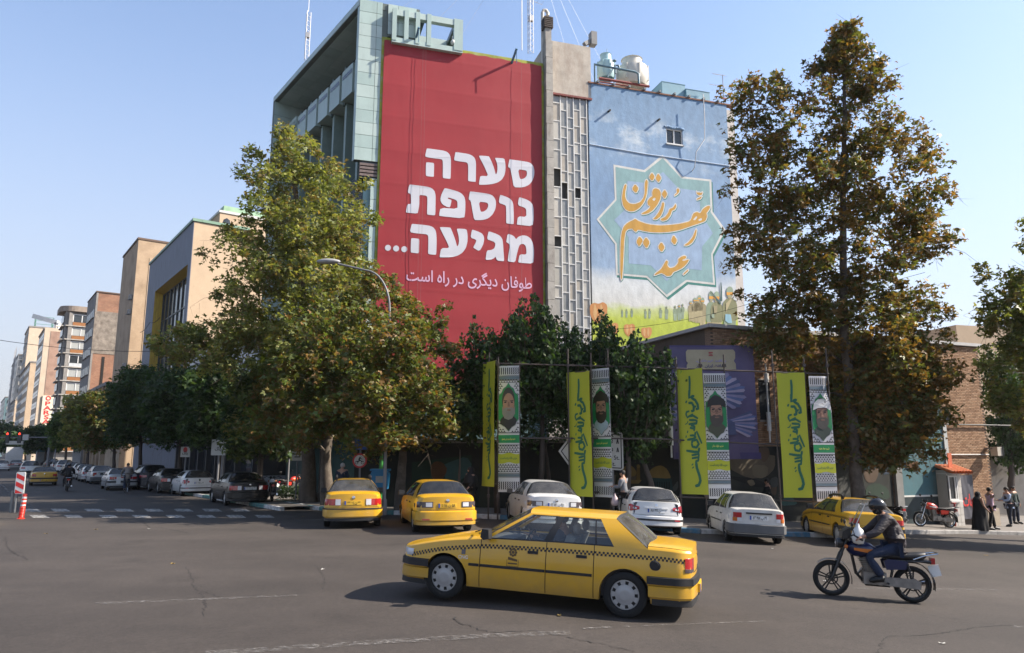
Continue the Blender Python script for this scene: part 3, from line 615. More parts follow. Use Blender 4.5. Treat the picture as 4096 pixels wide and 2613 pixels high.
def mast(u, v0, v1, d, w, lb):
    """triangular lattice radio mast"""
    b = at(u, v1, d); t = at(u, v0, d); h = t.z - b.z
    r = thing('radio_mast', lb, 'mast', b, .4, 'lattice radio masts')
    cs = [(w*.58*math.cos(a), w*.58*math.sin(a)) for a in (0, 2.094, 4.189)]
    k = MB()
    for c in cs: k.tube([(c[0],c[1],0),(c[0],c[1],h)], .022, 5)
    k.build('legs', LAT, r); k = MB(); n = int(h/(w*1.1))
    for i in range(n):
        z = i*h/n
        for a, b_ in ((0,1),(1,2),(2,0)):
            k.tube([(*cs[a],z),(*cs[b_],z+h/n)],.011,4); k.tube([(*cs[a],z),(*cs[b_],z)],.009,4)
    k.build('bracing', LAT, r, kind='stuff')
    MB().tube([(0,0,h),(0,0,h+1.6)],.02,5).build('whip_aerial', LAT, r)
    MB().box(-.15,.15,-.2,.05,h*.45,h*.45+.4).build('radio_box', LAT, r)
    return r
mast(1224, 48, 240, 52, .34, 'thin lattice radio mast alone above the left roofline of the green block')
m2 = mast(2122, -60, 210, 50, .42, 'tall lattice radio mast with aerials behind the red banner')
k = MB(); k.tube([(-.7,0,0),(-.7,0,7)],.03,5); k.build('side_pole', LAT, m2)
k = MB()
for z, l in ((5.4,1.1),(4.4,1.0),(6.3,.7)):
    k.tube([(-l-.4,0,z),(l,.0,z-.25)],.015,4)
    for i in range(7): x = -l-.4 + i*(2*l+.4)/6; k.tube([(x,-.22,z-.02*i),(x,.22,z-.02*i)],.008,4)
k.build('yagi_aerials', LAT, m2)
k = MB()
for dx_ in (-6,-9,-13,5,7,9): k.tube([(0,0,10.5),(dx_,2,-1)],.008,3,cap=False)
k.build('guy_wires', LAT, m2, kind='stuff')

# ------------------------------------------------------------------ building with the painted gable
mu = thing('mural_building', 'tall block whose side wall carries a painted sky with gold calligraphy star', 'building', FA.o)
MX0, MX1, MXE = TX1+.08, A(2905,420)[0], A(2905,420)[0]+.62
MTOP = A(2600, 372)[1]; ZH = A(2600, 1250)[1]; ZS = A(2600, 1130)[1]
def mural_material():
    """a painted wall: blue sky with clouds above, white horizon, yellow-green meadow below"""
    m = bpy.data.materials.new('mural_paint'); m.use_nodes = True; t = m.node_tree; N, L = t.nodes, t.links; b = N['Principled BSDF']; b.inputs['Roughness'].default_value = .8
    tc = N.new('ShaderNodeTexCoord'); sp = N.new('ShaderNodeSeparateXYZ'); L.new(tc.outputs['Object'], sp.inputs[0])
    def nz(s, d=6, st=(1,1,1)):
        n = N.new('ShaderNodeTexNoise'); n.inputs['Scale'].default_value = s; n.inputs['Detail'].default_value = d; n.inputs['Roughness'].default_value = .6
        mp = N.new('ShaderNodeMapping'); mp.inputs['Scale'].default_value = st; L.new(tc.outputs['Object'], mp.inputs[0]); L.new(mp.outputs[0], n.inputs[0]); return n
    w = N.new('ShaderNodeMath'); w.operation = 'MULTIPLY_ADD'; w.inputs[1].default_value = 1.2; L.new(nz(.7).outputs[0], w.inputs[0]); L.new(sp.outputs[2], w.inputs[2])
    r = N.new('ShaderNodeMapRange'); r.inputs[1].default_value = ZH-4+.6; r.inputs[2].default_value = MTOP+.6; L.new(w.outputs[0], r.inputs[0])
    cr = N.new('ShaderNodeValToRGB'); e = cr.color_ramp.elements; H = MTOP-ZH+4
    stops = [(0,(.30,.36,.03)),((4-.5)/H,(.36,.42,.05)),((4+.15)/H,(.42,.47,.20)),((4+.5)/H,(.52,.52,.50)),((4+1.9)/H,(.50,.53,.55)),((4+2.8)/H,(.22,.31,.44)),(.62,(.15,.245,.39)),(.8,(.18,.28,.42)),(1,(.135,.23,.36))]
    e[0].position, e[0].color = stops[0][0], (*stops[0][1],1); e[1].position, e[1].color = stops[-1][0], (*stops[-1][1],1)
    for p, c in stops[1:-1]: q = e.new(p); q.color = (*c,1)
    L.new(r.outputs[0], cr.inputs[0])
    # painted clouds in two bands
    cl = N.new('ShaderNodeMapRange'); cl.inputs[1].default_value = .5; cl.inputs[2].default_value = .66; L.new(nz(.42, 8, (1,1,1.6)).outputs[0], cl.inputs[0])
    zb_ = N.new('ShaderNodeMapRange'); zb_.inputs[1].default_value = MTOP-5.6; zb_.inputs[2].default_value = MTOP-3.6; L.new(sp.outputs[2], zb_.inputs[0])
    zc_ = N.new('ShaderNodeMapRange'); zc_.inputs[1].default_value = MTOP-1.4; zc_.inputs[2].default_value = MTOP-3; L.new(sp.outputs[2], zc_.inputs[0])
    m1 = N.new('ShaderNodeMath'); m1.operation = 'MULTIPLY'; L.new(zb_.outputs[0], m1.inputs[0]); L.new(zc_.outputs[0], m1.inputs[1])
    m2_ = N.new('ShaderNodeMath'); m2_.operation = 'MULTIPLY'; L.new(m1.outputs[0], m2_.inputs[0]); L.new(cl.outputs[0], m2_.inputs[1])
    m3 = N.new('ShaderNodeMath'); m3.operation = 'MULTIPLY'; m3.inputs[1].default_value = .75; L.new(m2_.outputs[0], m3.inputs[0])
    mx = N.new('ShaderNodeMix'); mx.data_type = 'RGBA'; L.new(m3.outputs[0], mx.inputs[0]); L.new(cr.outputs[0], mx.inputs[6]); mx.inputs[7].default_value = (.55,.60,.63,1)
    # brush and weather unevenness
    bz = N.new('ShaderNodeMapRange'); bz.inputs[1].default_value = .3; bz.inputs[2].default_value = .7; bz.inputs[3].default_value = .84; bz.inputs[4].default_value = 1.14; L.new(nz(2.2, 8, (1,1,.45)).outputs[0], bz.inputs[0])
    vm = N.new('ShaderNodeVectorMath'); vm.operation = 'SCALE'; L.new(mx.outputs[2], vm.inputs[0]); L.new(bz.outputs[0], vm.inputs['Scale']); L.new(vm.outputs[0], b.inputs['Base Color'])
    bp = N.new('ShaderNodeBump'); bp.inputs['Strength'].default_value = .45; bp.inputs['Distance'].default_value = .03; L.new(nz(4, 6).outputs[0], bp.inputs['Height']); L.new(bp.outputs[0], b.inputs['Normal']); return m
MUR = mural_material()
WX0, WZ1 = A(2664, 512); WX1, WZ0 = A(2732, 582)
# the wall is a sheet with a real opening for the small window
for (a, b_, c, d) in ((MX0,WX0,-1.5,MTOP),(WX1,MX1,-1.5,MTOP),(WX0,WX1,-1.5,WZ0),(WX0,WX1,WZ1,MTOP)): bpart(MB().box(a,b_,0,.3,c,d), 'painted_wall', MUR, mu, FA)
bpart(MB().box(MX0,MXE,.31,11,-1.5,MTOP-.25), 'wall', mat('pale_render', (.5,.46,.42), .9, var=.12), mu, FA)
bpart(MB().box(MX1,MXE,.06,.305,-1.5,MTOP-.3), 'wall_edge', _M['pale_render'], mu, FA)
bpart(MB().box(MX0,MXE+.1,-.05,.35,MTOP,MTOP+.1), 'coping', mat('rusty_coping', (.16,.07,.045), .8, var=.35, scale=3), mu, FA)
for i in range(9): bpart(MB().box(MX0+.6+i*1.12,MX0+.72+i*1.12,-.16,.4,MTOP+.1,MTOP+.24), 'coping_bracket', mat('grey_steel', (.12,.15,.17), .5), mu, FA)
win = bpart(MB().box(WX0,WX1,.14,.17,WZ0,WZ1), 'window', GLD, mu, FA)
fm = MB(); xm = (WX0+WX1)/2
for (a, b_, c, d) in ((WX0,WX1,WZ0,WZ0+.07),(WX0,WX1,WZ1-.07,WZ1),(WX0,WX0+.07,WZ0+.07,WZ1-.07),(WX1-.07,WX1,WZ0+.07,WZ1-.07),(xm-.05,xm+.05,WZ0+.07,WZ1-.07)): fm.box(a,b_,.06,.135,c,d)
fm.build('frame', FRM, win); MB().box(WX0-.05,WX1+.05,-.1,.12,WZ0-.09,WZ0-.005).build('sill', FRM, win)
k = MB(); rn = random.Random(2)
for i in range(12):
    x = WX0-.05+(WX1-WX0+.1)*i/11; k.ball((x,-.02,WZ1+.09+.03*math.sin(i)),(.1,.05,.09),6)
bpart(k, 'broken_reveal', MUR, mu, FA, smooth=80)
bpart(MB().tube([(MX0,-.02,A(2360,578)[1]),(MX0+4,-.025,A(2580,617)[1]),(MX1,-.02,A(2900,662)[1])],.035,6), 'render_ledge', mat('ledge_paint', (.42,.5,.6), .9), mu, FA)
for (u, v) in ((2433,447),(2630,483)):
    x, z = A(u, v); bpart(MB().tube([(x,.0,z),(x,-.3,z-.03)],.07,8), 'pipe_stub', mat('black_pipe', (.02,.02,.02), .6), mu, FA)
x, z = A(2795, 392); x2, z2 = A(2768, 685)
bpart(MB().tube([(x,-.55,z),(x+.02,-.55,z-1.6),(x-.02,-.5,z-3.2),(x2+.12,-.42,z2+1.2),(x2+.05,-.25,z2+.15),(x2,0,z2)],.03,6), 'drain_hose', mat('white_hose', (.5,.5,.5), .6), mu, FA, smooth=80)
# painted emblem and lettering
MC = crop(2380,620,1377/520)
onm = lambda d: (lambda u, v: (lambda p: (p.x, -d, p.z))(FA.hit(u, v, y=-d)))
pt_ = lambda n, c: mat(n, c, .8, var=.14, scale=2.2, stretch=(1,1,.5), bump=.3, bscale=5)
STAR = [(715,0),(925,228),(1232,262),(1245,600),(1385,795),(1248,1055),(1272,1378),(975,1345),(762,1510),(545,1300),(222,1272),(212,945),(16,682),(210,470),(195,102),(520,160)]
STARI = [(717,34),(915,248),(1212,280),(1225,608),(1355,797),(1230,1048),(1252,1354),(968,1322),(760,1480),(553,1280),(243,1252),(233,938),(44,682),(230,478),(218,127),(528,184)]
INNER = [(720,180),(880,350),(1110,385),(1115,610),(1250,830),(1135,970),(1130,1222),(900,1195),(762,1335),(590,1170),(358,1150),(355,870),(203,690),(340,560),(342,275),(560,300)]
def paint(loops, d, name, m): bpart(MB().poly([MC(l) for l in loops], onm(d), flip=True), name, m, mu, FA)
paint([[(a+13, b+26) for a, b in STAR]], .004, 'painted_shadow', pt_('mural_teal_dark', (.04,.17,.15)))
paint([STAR], .008, 'painted_star', pt_('mural_white', (.5,.5,.48)))
paint([STARI], .012, 'painted_star', pt_('mural_teal', (.19,.315,.33)))
paint([INNER], .016, 'painted_star', pt_('mural_pale_blue', (.235,.325,.46)))
GOLD = pt_('mural_gold', (.43,.235,.045)); OUTL = _M['mural_white']; DTEAL = _M['mural_teal_dark']
CAL = [[[(328,310),(335,325),(325,370),(318,430),(330,480),(365,515),(420,522),(480,500),(515,455),(528,400),(525,320),(535,270),(550,262),(560,285),(555,360),(545,430),(520,500),(475,560),(420,595),(370,600),(325,580),(295,530),(285,460),(295,380),(312,320)]],
 [[(425,308),(463,355),(435,408),(390,360)]], [[(640,352),(680,365),(700,410),(690,470),(660,530),(610,590),(560,620),(500,632),(492,620),(550,590),(590,548),(560,530),(555,490),(585,450),(610,440),(605,400),(615,365)],[(605,470),(635,450),(645,470),(625,490)]],
 [[(602,185),(635,232),(606,278),(570,238)]], [[(668,192),(703,245),(675,295),(640,250)]], [[(738,365),(768,415),(738,466),(704,415)]],
 [[(725,500),(735,520),(722,590),(695,650),(650,685),(612,682),(640,655),(680,600),(705,540),(712,505)]], [[(855,520),(862,545),(845,580),(815,590),(800,640),(760,690),(710,700),(690,680),(740,660),(775,615),(790,570),(825,560),(845,530)]],
 [[(880,350),(897,375),(885,405),(845,435),(842,425),(870,400),(862,370)]], [[(1075,385),(1085,400),(1105,395),(1120,405),(1140,392),(1135,420),(1105,430),(1080,415)]], [[(1135,435),(1120,465),(1080,478),(1078,465)]],
 [[(1215,535),(1220,560),(1195,600),(1180,615),(1188,650),(1170,700),(1120,720),(1075,735),(1000,760),(900,795),(800,815),(700,822),(600,820),(510,805),(455,790),(435,818),(410,800),(395,780),(350,785),(322,815),(310,900),(305,1000),(298,1150),(288,1310),(276,1325),(268,1250),(268,1100),(270,950),(280,830),(305,755),(350,715),(405,690),(425,675),(460,700),(560,735),(680,748),(800,742),(900,730),(1000,705),(1020,680),(1040,620),(1080,603),(1115,620),(1140,575),(1180,545)],[(1035,690),(1075,645),(1085,660),(1065,690)],[(1090,690),(1130,665),(1135,690),(1110,700)]],
 [[(1070,785),(1078,800),(1065,870),(1030,930),(980,962),(940,960),(990,925),(1035,870),(1055,820)]], [[(832,845),(872,905),(845,955),(803,910)]], [[(470,860),(510,905),(470,975),(435,920)]], [[(540,868),(583,925),(548,995),(503,930)]], [[(703,920),(742,980),(705,1032),(665,975)]],
 [[(755,1115),(775,1130),(765,1170),(790,1200),(840,1190),(870,1160),(885,1130),(880,1105),(910,1080),(950,1065),(968,1080),(960,1098),(925,1110),(930,1125),(1000,1105),(975,1150),(930,1195),(870,1225),(830,1240),(805,1280),(760,1285),(735,1265),(700,1250),(630,1278),(635,1260),(700,1210),(735,1150)]], [[(985,1212),(990,1228),(940,1272),(932,1262)]]]
for L_ in CAL:
    sm = [chaikin(l) for l in L_]
    paint([[(a+4, b+9) for a, b in grow(sm[0], 9)]], .020, 'painted_shadow', DTEAL)
    paint([grow(sm[0], 9)], .024, 'painted_outline', OUTL)
    paint(sm, .028, 'painted_letter', GOLD)
# painted tulips and the file of soldiers
SC = crop(2640,1130,1934/340)
def pp(pts, d, m, name='painted_figure', cr=SC): bpart(MB().poly([cr(pts)], onm(d), flip=True), name, m, mu, FA)
KH = [pt_('mural_khaki_%d' % i, c) for i, c in enumerate(((.19,.19,.10),(.28,.24,.14),(.20,.25,.17),(.24,.30,.22),(.36,.31,.18)))]
BND = pt_('mural_band', (.55,.27,.05)); BLU = pt_('mural_bag_blue', (.22,.38,.45)); GUN = pt_('mural_gun', (.05,.10,.10))
def ell(cx_, cy_, a, b, n=14): return [(cx_+a*math.cos(2*math.pi*i/n), cy_+b*math.sin(2*math.pi*i/n)) for i in range(n)]
def soldier(x, top, h, w, d, c1, c2, legs=True):
    pp(chaikin([(x-w*.22,top+h*.2),(x+w*.22,top+h*.2),(x+w*.5,top+h*.28),(x+w*.52,top+h*.5),(x+w*.42,top+h*.58),(x-w*.42,top+h*.58),(x-w*.52,top+h*.5),(x-w*.5,top+h*.28)]), d, c1)
    if legs:
        pp([(x-w*.42,top+h*.57),(x+w*.02,top+h*.57),(x-w*.03,top+h),(x-w*.34,top+h)], d+.003, c2); pp([(x-w*.0,top+h*.57),(x+w*.42,top+h*.57),(x+w*.36,top+h),(x+w*.04,top+h)], d+.005, c2)
    pp(ell(x, top+h*.13, w*.2, h*.08), d+.006, KH[1]); pp(ell(x, top+h*.09, w*.24, h*.085), d+.009, KH[3]); pp([(x-w*.23,top+h*.1),(x+w*.23,top+h*.1),(x+w*.22,top+h*.15),(x-w*.22,top+h*.15)], d+.012, BND if h > 350 else KH[0])
for a in ((15,570,240,80),(150,540,300,80),(345,520,350,95),(440,500,360,110),(515,480,350,85),(-235,590,230,60),(-330,600,220,60),(-640,590,200,60),(-760,600,200,50),(-860,610,180,50)): soldier(*a, .006, KH[2], KH[3])
for a in ((700,415,470,120),(790,345,560,140),(850,340,580,150),(900,285,630,150),(970,340,700,170)): soldier(*a, .010, KH[1], KH[4])
soldier(1165,190,1250,230,.014,KH[2],KH[1]); soldier(1290,195,1260,270,.020,KH[0],KH[4]); soldier(1590,85,1380,330,.026,KH[0],KH[2])
pp([(1380,0),(1395,0),(1412,150),(1418,430),(1370,440),(1378,150)], .04, GUN); pp([(1135,190),(1150,195),(1400,470),(1370,500)], .043, GUN); pp([(1490,720),(1610,730),(1640,920),(1560,930),(1485,870)], .046, BLU); pp([(1220,530),(1300,530),(1300,700),(1230,700)], .046, KH[1])
pp([(1500,480),(1600,380),(1640,380),(1500,680)], .046, KH[4]); pp([(1170,720),(1230,720),(1240,810),(1180,800)], .046, KH[3])
TU = crop(2100,600,1666/900); OR = [pt_('mural_tulip_%d' % i, c) for i, c in enumerate(((.45,.20,.07),(.50,.30,.13)))]; STM = pt_('mural_stem', (.13,.26,.08))
for (cx_, cy_, a, b, st) in ((545,1203,66,78,0),(648,1325,44,48,90),(774,1333,42,48,120),(900,1352,40,42,60)):
    if st: pp([(cx_-5,cy_+b-8),(cx_+5,cy_+b-8),(cx_+7,cy_+b+st),(cx_-1,cy_+b+st)], .006, STM, 'painted_tulip', TU)
    pp(chaikin([(cx_-a,cy_-b*.7),(cx_-a*.5,cy_-b*.92),(cx_,cy_-b*.8),(cx_+a*.5,cy_-b),(cx_+a,cy_-b*.7),(cx_+a*.95,cy_+b*.3),(cx_+a*.45,cy_+b),(cx_-a*.4,cy_+b),(cx_-a*.95,cy_+b*.3)]), .009, OR[0], 'painted_tulip', TU)
    for s in (-.45,.25): pp(chaikin([(cx_+a*s,cy_-b*.95),(cx_+a*(s+.3),cy_-b*.2),(cx_+a*(s+.15),cy_+b*.8),(cx_+a*(s-.2),cy_+b*.2)]), .012, OR[1], 'painted_tulip', TU)
# ---- roof plant of the mural building
TW = mat('tank_white', (.55,.53,.47), .45, var=.1); TB = mat('tank_pale_blue', (.35,.52,.55), .45, var=.1); PB = mat('pipe_blue', (.09,.17,.22), .5, var=.15); PR = mat('pipe_red', (.2,.04,.035), .6, var=.2)
def tank(u, v0, v1, ulen, y, m, lb):
    x, z0 = A(u, v1, y); x1 = A(u+ulen/2, v1, y)[0]; z1 = A(u, v0, y)[1]; r = x1-x; h = z1-z0
    t = thing('cooling_tower', lb, 'water tank', FA.o, 0, 'tanks on the mural building roof')
    bpart(MB().lathe([(r*.85,z0),(r,z0+.15*h),(r*1.0,z0+.55*h),(r*.95,z0+.66*h),(r*.62,z0+.74*h),(r*.6,z0+.98*h),(r*.66,z0+h),(r*.5,z0+h),(r*.5,z0+.8*h)],24,o=(x,y,0)), 'shell', m, t, FA, smooth=35)
    for i in range(8):
        a = 2*math.pi*i/8; bpart(MB().box(-.04,.04,-.03,.03,z0+.12*h,z0+.66*h), 'rib', m, t, Frame(*( (FA.o + Matrix.Rotation(FA.a,3,'Z') @ Vector((x+r*math.cos(a), y+r*math.sin(a), 0))).xy), FA.a + a + math.pi/2))
    bpart(MB().tube([(x+.1,y,z1),(x+.1,y,z1+.5)],.02,5), 'rod', PB, t, FA); return t
tank(2530, 243, 352, 118, 1.9, TW, 'cream cooling tower drum with a raised collar on the mural roof')
tank(2425, 222, 318, 66, 1.7, TB, 'pale blue cooling tower drum against the plaster stair tower')
pr = thing('roof_pipework', 'thick blue and red pipes bracketed along the mural roof edge', 'pipes', FA.o)
a1, a2, a3 = A(2378, 258, .2), A(2540, 288, .2), A(2556, 335, .2)
bpart(MB().tube([(a1[0],.2,a1[1]-2),(a1[0],.2,a1[1]),(a2[0],.2,a2[1]),(a2[0]+.25,.2,a2[1]-.1),(a3[0],.2,a3[1])],.08,8), 'blue_pipe', PB, pr, FA, smooth=50)
b1, b2 = A(2398, 312, .3), A(2598, 345, .3); bpart(MB().tube([(b1[0],.35,b1[1]),(b2[0],.35,b2[1])],.09,8), 'red_pipe', PR, pr, FA, smooth=50)
b1, b2 = A(2398, 322, .1), A(2520, 340, .1); bpart(MB().tube([(b1[0],.1,b1[1]-.1),(b2[0],.1,b2[1]-.1)],.05,8), 'red_pipe', PR, pr, FA, smooth=50)
b1, b2 = A(2430, 310, .6), A(2455, 270, .6); bpart(MB().obox((b1[0],.6,b1[1]),(b2[0],.6,b2[1]),.1,.1), 'brace', PB, pr, FA)
b1 = A(2460, 262, .9); bpart(MB().tube([(b1[0],.9,b1[1]-.6),(b1[0],.9,b1[1]),(b1[0]+.25,.9,b1[1]+.05),(b1[0]+.35,.9,b1[1]-.3)],.08,8).lathe([(.02,b1[1]+.3),(.16,b1[1]+.3),(.16,b1[1]+.34),(.02,b1[1]+.34)],10,o=(b1[0]-.05,.9,0)), 'valve', PB, pr, FA, smooth=50)
for (u0, v0, u1, v1, y, lb) in ((2648,326,2742,372,1.6,'larger pale blue roof duct box on the mural building'),(2745,356,2840,402,1.4,'lower pale blue roof duct box nearer the TV aerials')):
    x0, z1 = A(u0, v0, y); x1 = A(u1, v1, y)[0]; t = thing('roof_duct', lb, 'duct', FA.o, 0, 'blue ducts on the mural roof')
    bpart(MB().box(x0,x1,y,y+2.2,MTOP-.2,z1), 'duct_box', mat('duct_blue', (.14,.28,.36), .45, var=.08), t, FA); bpart(MB().box(x0-.02,x1+.02,y-.02,y+2.22,z1,z1+.04), 'duct_lid', _M['duct_blue'], t, FA)
ta = thing('tv_aerial', 'two stacked TV aerials on one pole above the right end of the mural roof', 'aerial', FA.o)
x, z = A(2890, 300, .8); bpart(MB().tube([(x,.8,MTOP),(x,.8,z)],.03,6), 'pole', LAT, ta, FA)
k = MB()
for zz, l in ((z-.05,.8),(z-.9,1.1)):
    k.tube([(x-l,.8,zz),(x+.25,.8,zz+.03)],.014,4)
    for i in range(8): xx = x-l+i*(l+.2)/7; k.tube([(xx,.6,zz-.16),(xx,1.0,zz+.2)],.008,4)
bpart(k, 'yagi', LAT, ta, FA); bpart(MB().box(x-.15,x+.15,.75,.85,MTOP+.4,MTOP+.5).box(x-.2,x+.2,.75,.85,MTOP+.9,MTOP+1.0), 'clamps', PR, ta, FA)
# ------------------------------------------------------------------ buildings along the street on the left
def S(u, v, c=0.0): p = FS.hit(u, v, y=c); return p.x, p.z       # on the street facade plane: distance along, height
def spart(k, name, m, root, s0, **kw): return k.build(name, m, root, **kw)
def sroot(name, label, s, cat='building'):
    p = street(s, 0); return thing(name, label, cat, (p[0], p[1], 0), FS.a)
def side_hit(u, v, s): p = FS.hit(u, v, x=s); return p.y, p.z
TAN = mat('tan_render', (.43,.325,.225), .9, var=.09, scale=.5, dirt=((.30,.22,.15), .45, .35, (1,1,.5)), bump=.15, bscale=6)
CREAM = mat('cream_render', (.46,.37,.28), .9, var=.1, scale=.5); GREYR = mat('grey_render', (.22,.205,.19), .9, var=.16, scale=1.2, dirt=((.12,.11,.1), 1.2, .5, (1,1,.4)))
GRNM = mat('green_metal_trim', (.16,.26,.19), .5, var=.1)
SLATE = mat('slate_strips', (.11,.125,.165), .6, var=.5, scale=1.0, stretch=(14,14,.45)); GOLDT = mat('golden_tiles', (.45,.31,.04), .55, var=.3, scale=1.1, stretch=(9,9,.8), dirt=((.38,.18,.04), 1.5, .8, (6,6,.8)))
WINF = mat('dark_window_frame', (.035,.04,.04), .4); CURT = mat('curtain_behind_glass', (.3,.31,.3), .7, var=.15, scale=3, stretch=(5,5,.2)); WGL = mat('street_window_glass', (.03,.035,.04), .08, spec=.6)
def ac_unit(x, y, z, where, parent_frame=FS, rz=0):
    p = parent_frame.o + Matrix.Rotation(parent_frame.a, 3, 'Z') @ Vector((x, y, z))
    t = thing('air_conditioner', 'outdoor air conditioner unit ' + where, 'air conditioner', p, parent_frame.a + rz, 'air conditioners on the street facades')
    MB().box(-.42,.42,0,.32,0,.62).build('casing', mat('ac_grey', (.38,.37,.35), .6, var=.15), t)
    MB().lathe([(.24,.325),(.24,.335),(.05,.345)],14,o=(-.08,0,.31),ax='y').build('fan_grille', mat('dark_vent', (.05,.045,.04), .7), t)
    MB().box(-.4,-.35,0,.5,-.06,0).box(.35,.4,0,.5,-.06,0).build('bracket', mat('grey_steel', (.12,.15,.17), .5), t)
# low white panel building between the green block and the tan one
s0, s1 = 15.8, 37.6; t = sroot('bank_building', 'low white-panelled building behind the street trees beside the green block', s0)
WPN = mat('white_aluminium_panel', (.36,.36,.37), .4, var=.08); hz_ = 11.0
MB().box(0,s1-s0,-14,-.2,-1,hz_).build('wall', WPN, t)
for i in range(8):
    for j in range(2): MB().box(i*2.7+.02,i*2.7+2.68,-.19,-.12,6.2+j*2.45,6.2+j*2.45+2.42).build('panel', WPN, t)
for i in range(8): MB().box(i*2.7+.1,i*2.7+2.5,-.19,-.14,.2,5.4).build('shade_shop_window', WGL, t); MB().box(i*2.7+2.5,i*2.7+2.8,-.22,.25,-.5,6.1).build('shade_shop_pier', mat('canopy_shade_dark', (.035,.033,.032), .6, var=.2), t)  # dark glass and near-black piers added to stand for shade under the canopy
for j in range(3): MB().box(-.02,0,-12,-.2,.5+j*3.4,.5+j*3.4+3.3).build('side_panel', WPN if j else mat('canopy_shade_dark', (.035,.033,.032), .6, var=.2), t)  # lowest side panel near black: canopy shade put into its colour
# tan building with slate front and golden window recess
s0 = S(776,884)[0]; s1 = S(598,1074)[0]; H = S(776,884)[1]; W_ = s1-s0
t = sroot('hall_building', 'tan rendered hall with slate street front and golden framed window recess', s0)
r0, r1 = S(748, 1100)[0]-s0, S(622,1150)[0]-s0; rz1 = S(748,1060)[1]; rz0 = 4.2
inn0 = r0 + .02; inn1 = r1; DW = max(-4.5, FS.hit(656,1200,x=s0+r1).y); wzt = FS.hit(700,1148,y=DW).z
k = MB()
for (a,b,c,d) in ((0,r0,-1,H),(r1,W_,-1,H),(r0,r1,rz1,H),(r0,r1,-1,rz0)): k.box(a,b,-.05,0,c,d)
k.build('slate_front', SLATE, t)
MB().box(r1+.02,W_,-3.2,-.06,-1,H-.05).box(r0,r1,-3.2,-.06,rz1+.05,H-.05).build('wall', TAN, t)
MB().box(0.02,W_,-14,-3.2,-1,H-.05).build('wall', TAN, t); MB().box(.02,r0-.02,-3.2,-.06,-1,H-.05).build('wall', TAN, t)
MB().grid([[(r0,-.0,rz1),(r1,-.02,rz1)],[(inn0,DW,wzt),(inn1,DW,wzt)]]).build('golden_soffit', GOLDT, t)
MB().grid([[(r1-.01,-.0,rz0),(r1-.01,-.0,rz1)],[(r1-.01,DW,rz0),(r1-.01,DW,wzt+.3)]]).build('golden_reveal', GOLDT, t)
MB().box(inn0,inn1,DW-.12,DW-.05,rz0,wzt).build('window_back', WGL, t)
nx, nz_ = 8, 5
for i in range(nx):
    for j in range(nz_):
        a, b = inn0+(inn1-inn0)*i/nx, inn0+(inn1-inn0)*(i+1)/nx; c, d = rz0+(wzt-rz0)*j/nz_, rz0+(wzt-rz0)*(j+1)/nz_
        MB().box(a+.1,b-.1,DW-.05,DW+.02,c+.1,d-.1).build('pane', [WGL, mat('grey_window_glass', (.09,.10,.10), .12, var=.2)][(i*3+j*5)%4==0], t)
for i in range(nx+1): MB().box(inn0+(inn1-inn0)*i/nx-.09,inn0+(inn1-inn0)*i/nx+.09,DW-.05,DW+.14,rz0,wzt).build('mullion', WINF, t)
for j in range(nz_+1): MB().box(inn0,inn1,DW-.05,DW+.1,rz0+(wzt-rz0)*j/nz_-.08,rz0+(wzt-rz0)*j/nz_+.08).build('transom', WINF, t)
MB().box(-.1,W_+.1,-.8,.12,H,H+.28).build('green_coping', GRNM, t); MB().box(-.12,.35,-5.5,-.8,H,H+.28).build('green_coping', GRNM, t)
yb, zb_ = side_hit(877, 907, s0); y2, z2 = side_hit(885, 850, s0)
MB().box(.05,10,-15.5,yb,H-1,z2).build('upper_wall', TAN, t); MB().box(-.05,10,-15.5,yb+.1,z2,z2+.25).build('parapet_trim', mat('pale_trim', (.5,.5,.48), .7), t)
MB().box(.3,4,-14,yb-.4,z2+.25,z2+.9).build('roof_sheet', mat('green_roof_sheet', (.24,.38,.25), .5, var=.2), t)
yh, zh = side_hit(907, 895, s0); MB().ball((.02,yh,zh),(.06,.42,.6),9).build('broken_opening', WGL, t)
# tall tan brick building
TBR = brickmat('tan_brickwork', (.36,.245,.15), (.42,.29,.18), (.33,.27,.2), .22, .09, .014)
s0 = S(555,957)[0]; H = S(555,957)[1]; s1 = s0 + 12; t = sroot('apartment_block', 'tall tan brick block with a plain rendered side behind the slate hall', s0)
MB().box(0,s1-s0,-16,0,-1,H).build('wall', TBR, t); MB().box(-.06,0,-15,-1.55,-1,H-2.4).build('rendered_panel', TAN, t); MB().box(-.1,s1-s0+.1,-16,.12,H,H+.25).build('coping', mat('brown_coping', (.12,.08,.06), .8), t)
for i, z in enumerate((H-8.2,H-10.2,H-17.5,H-18.6,H-24)): ac_unit(s0+1.2, .05, z, ('high up on the tan brick block street face','second from top on the tan brick block','third down on the tan brick block','fourth down on the tan brick block','lowest on the tan brick block')[i])
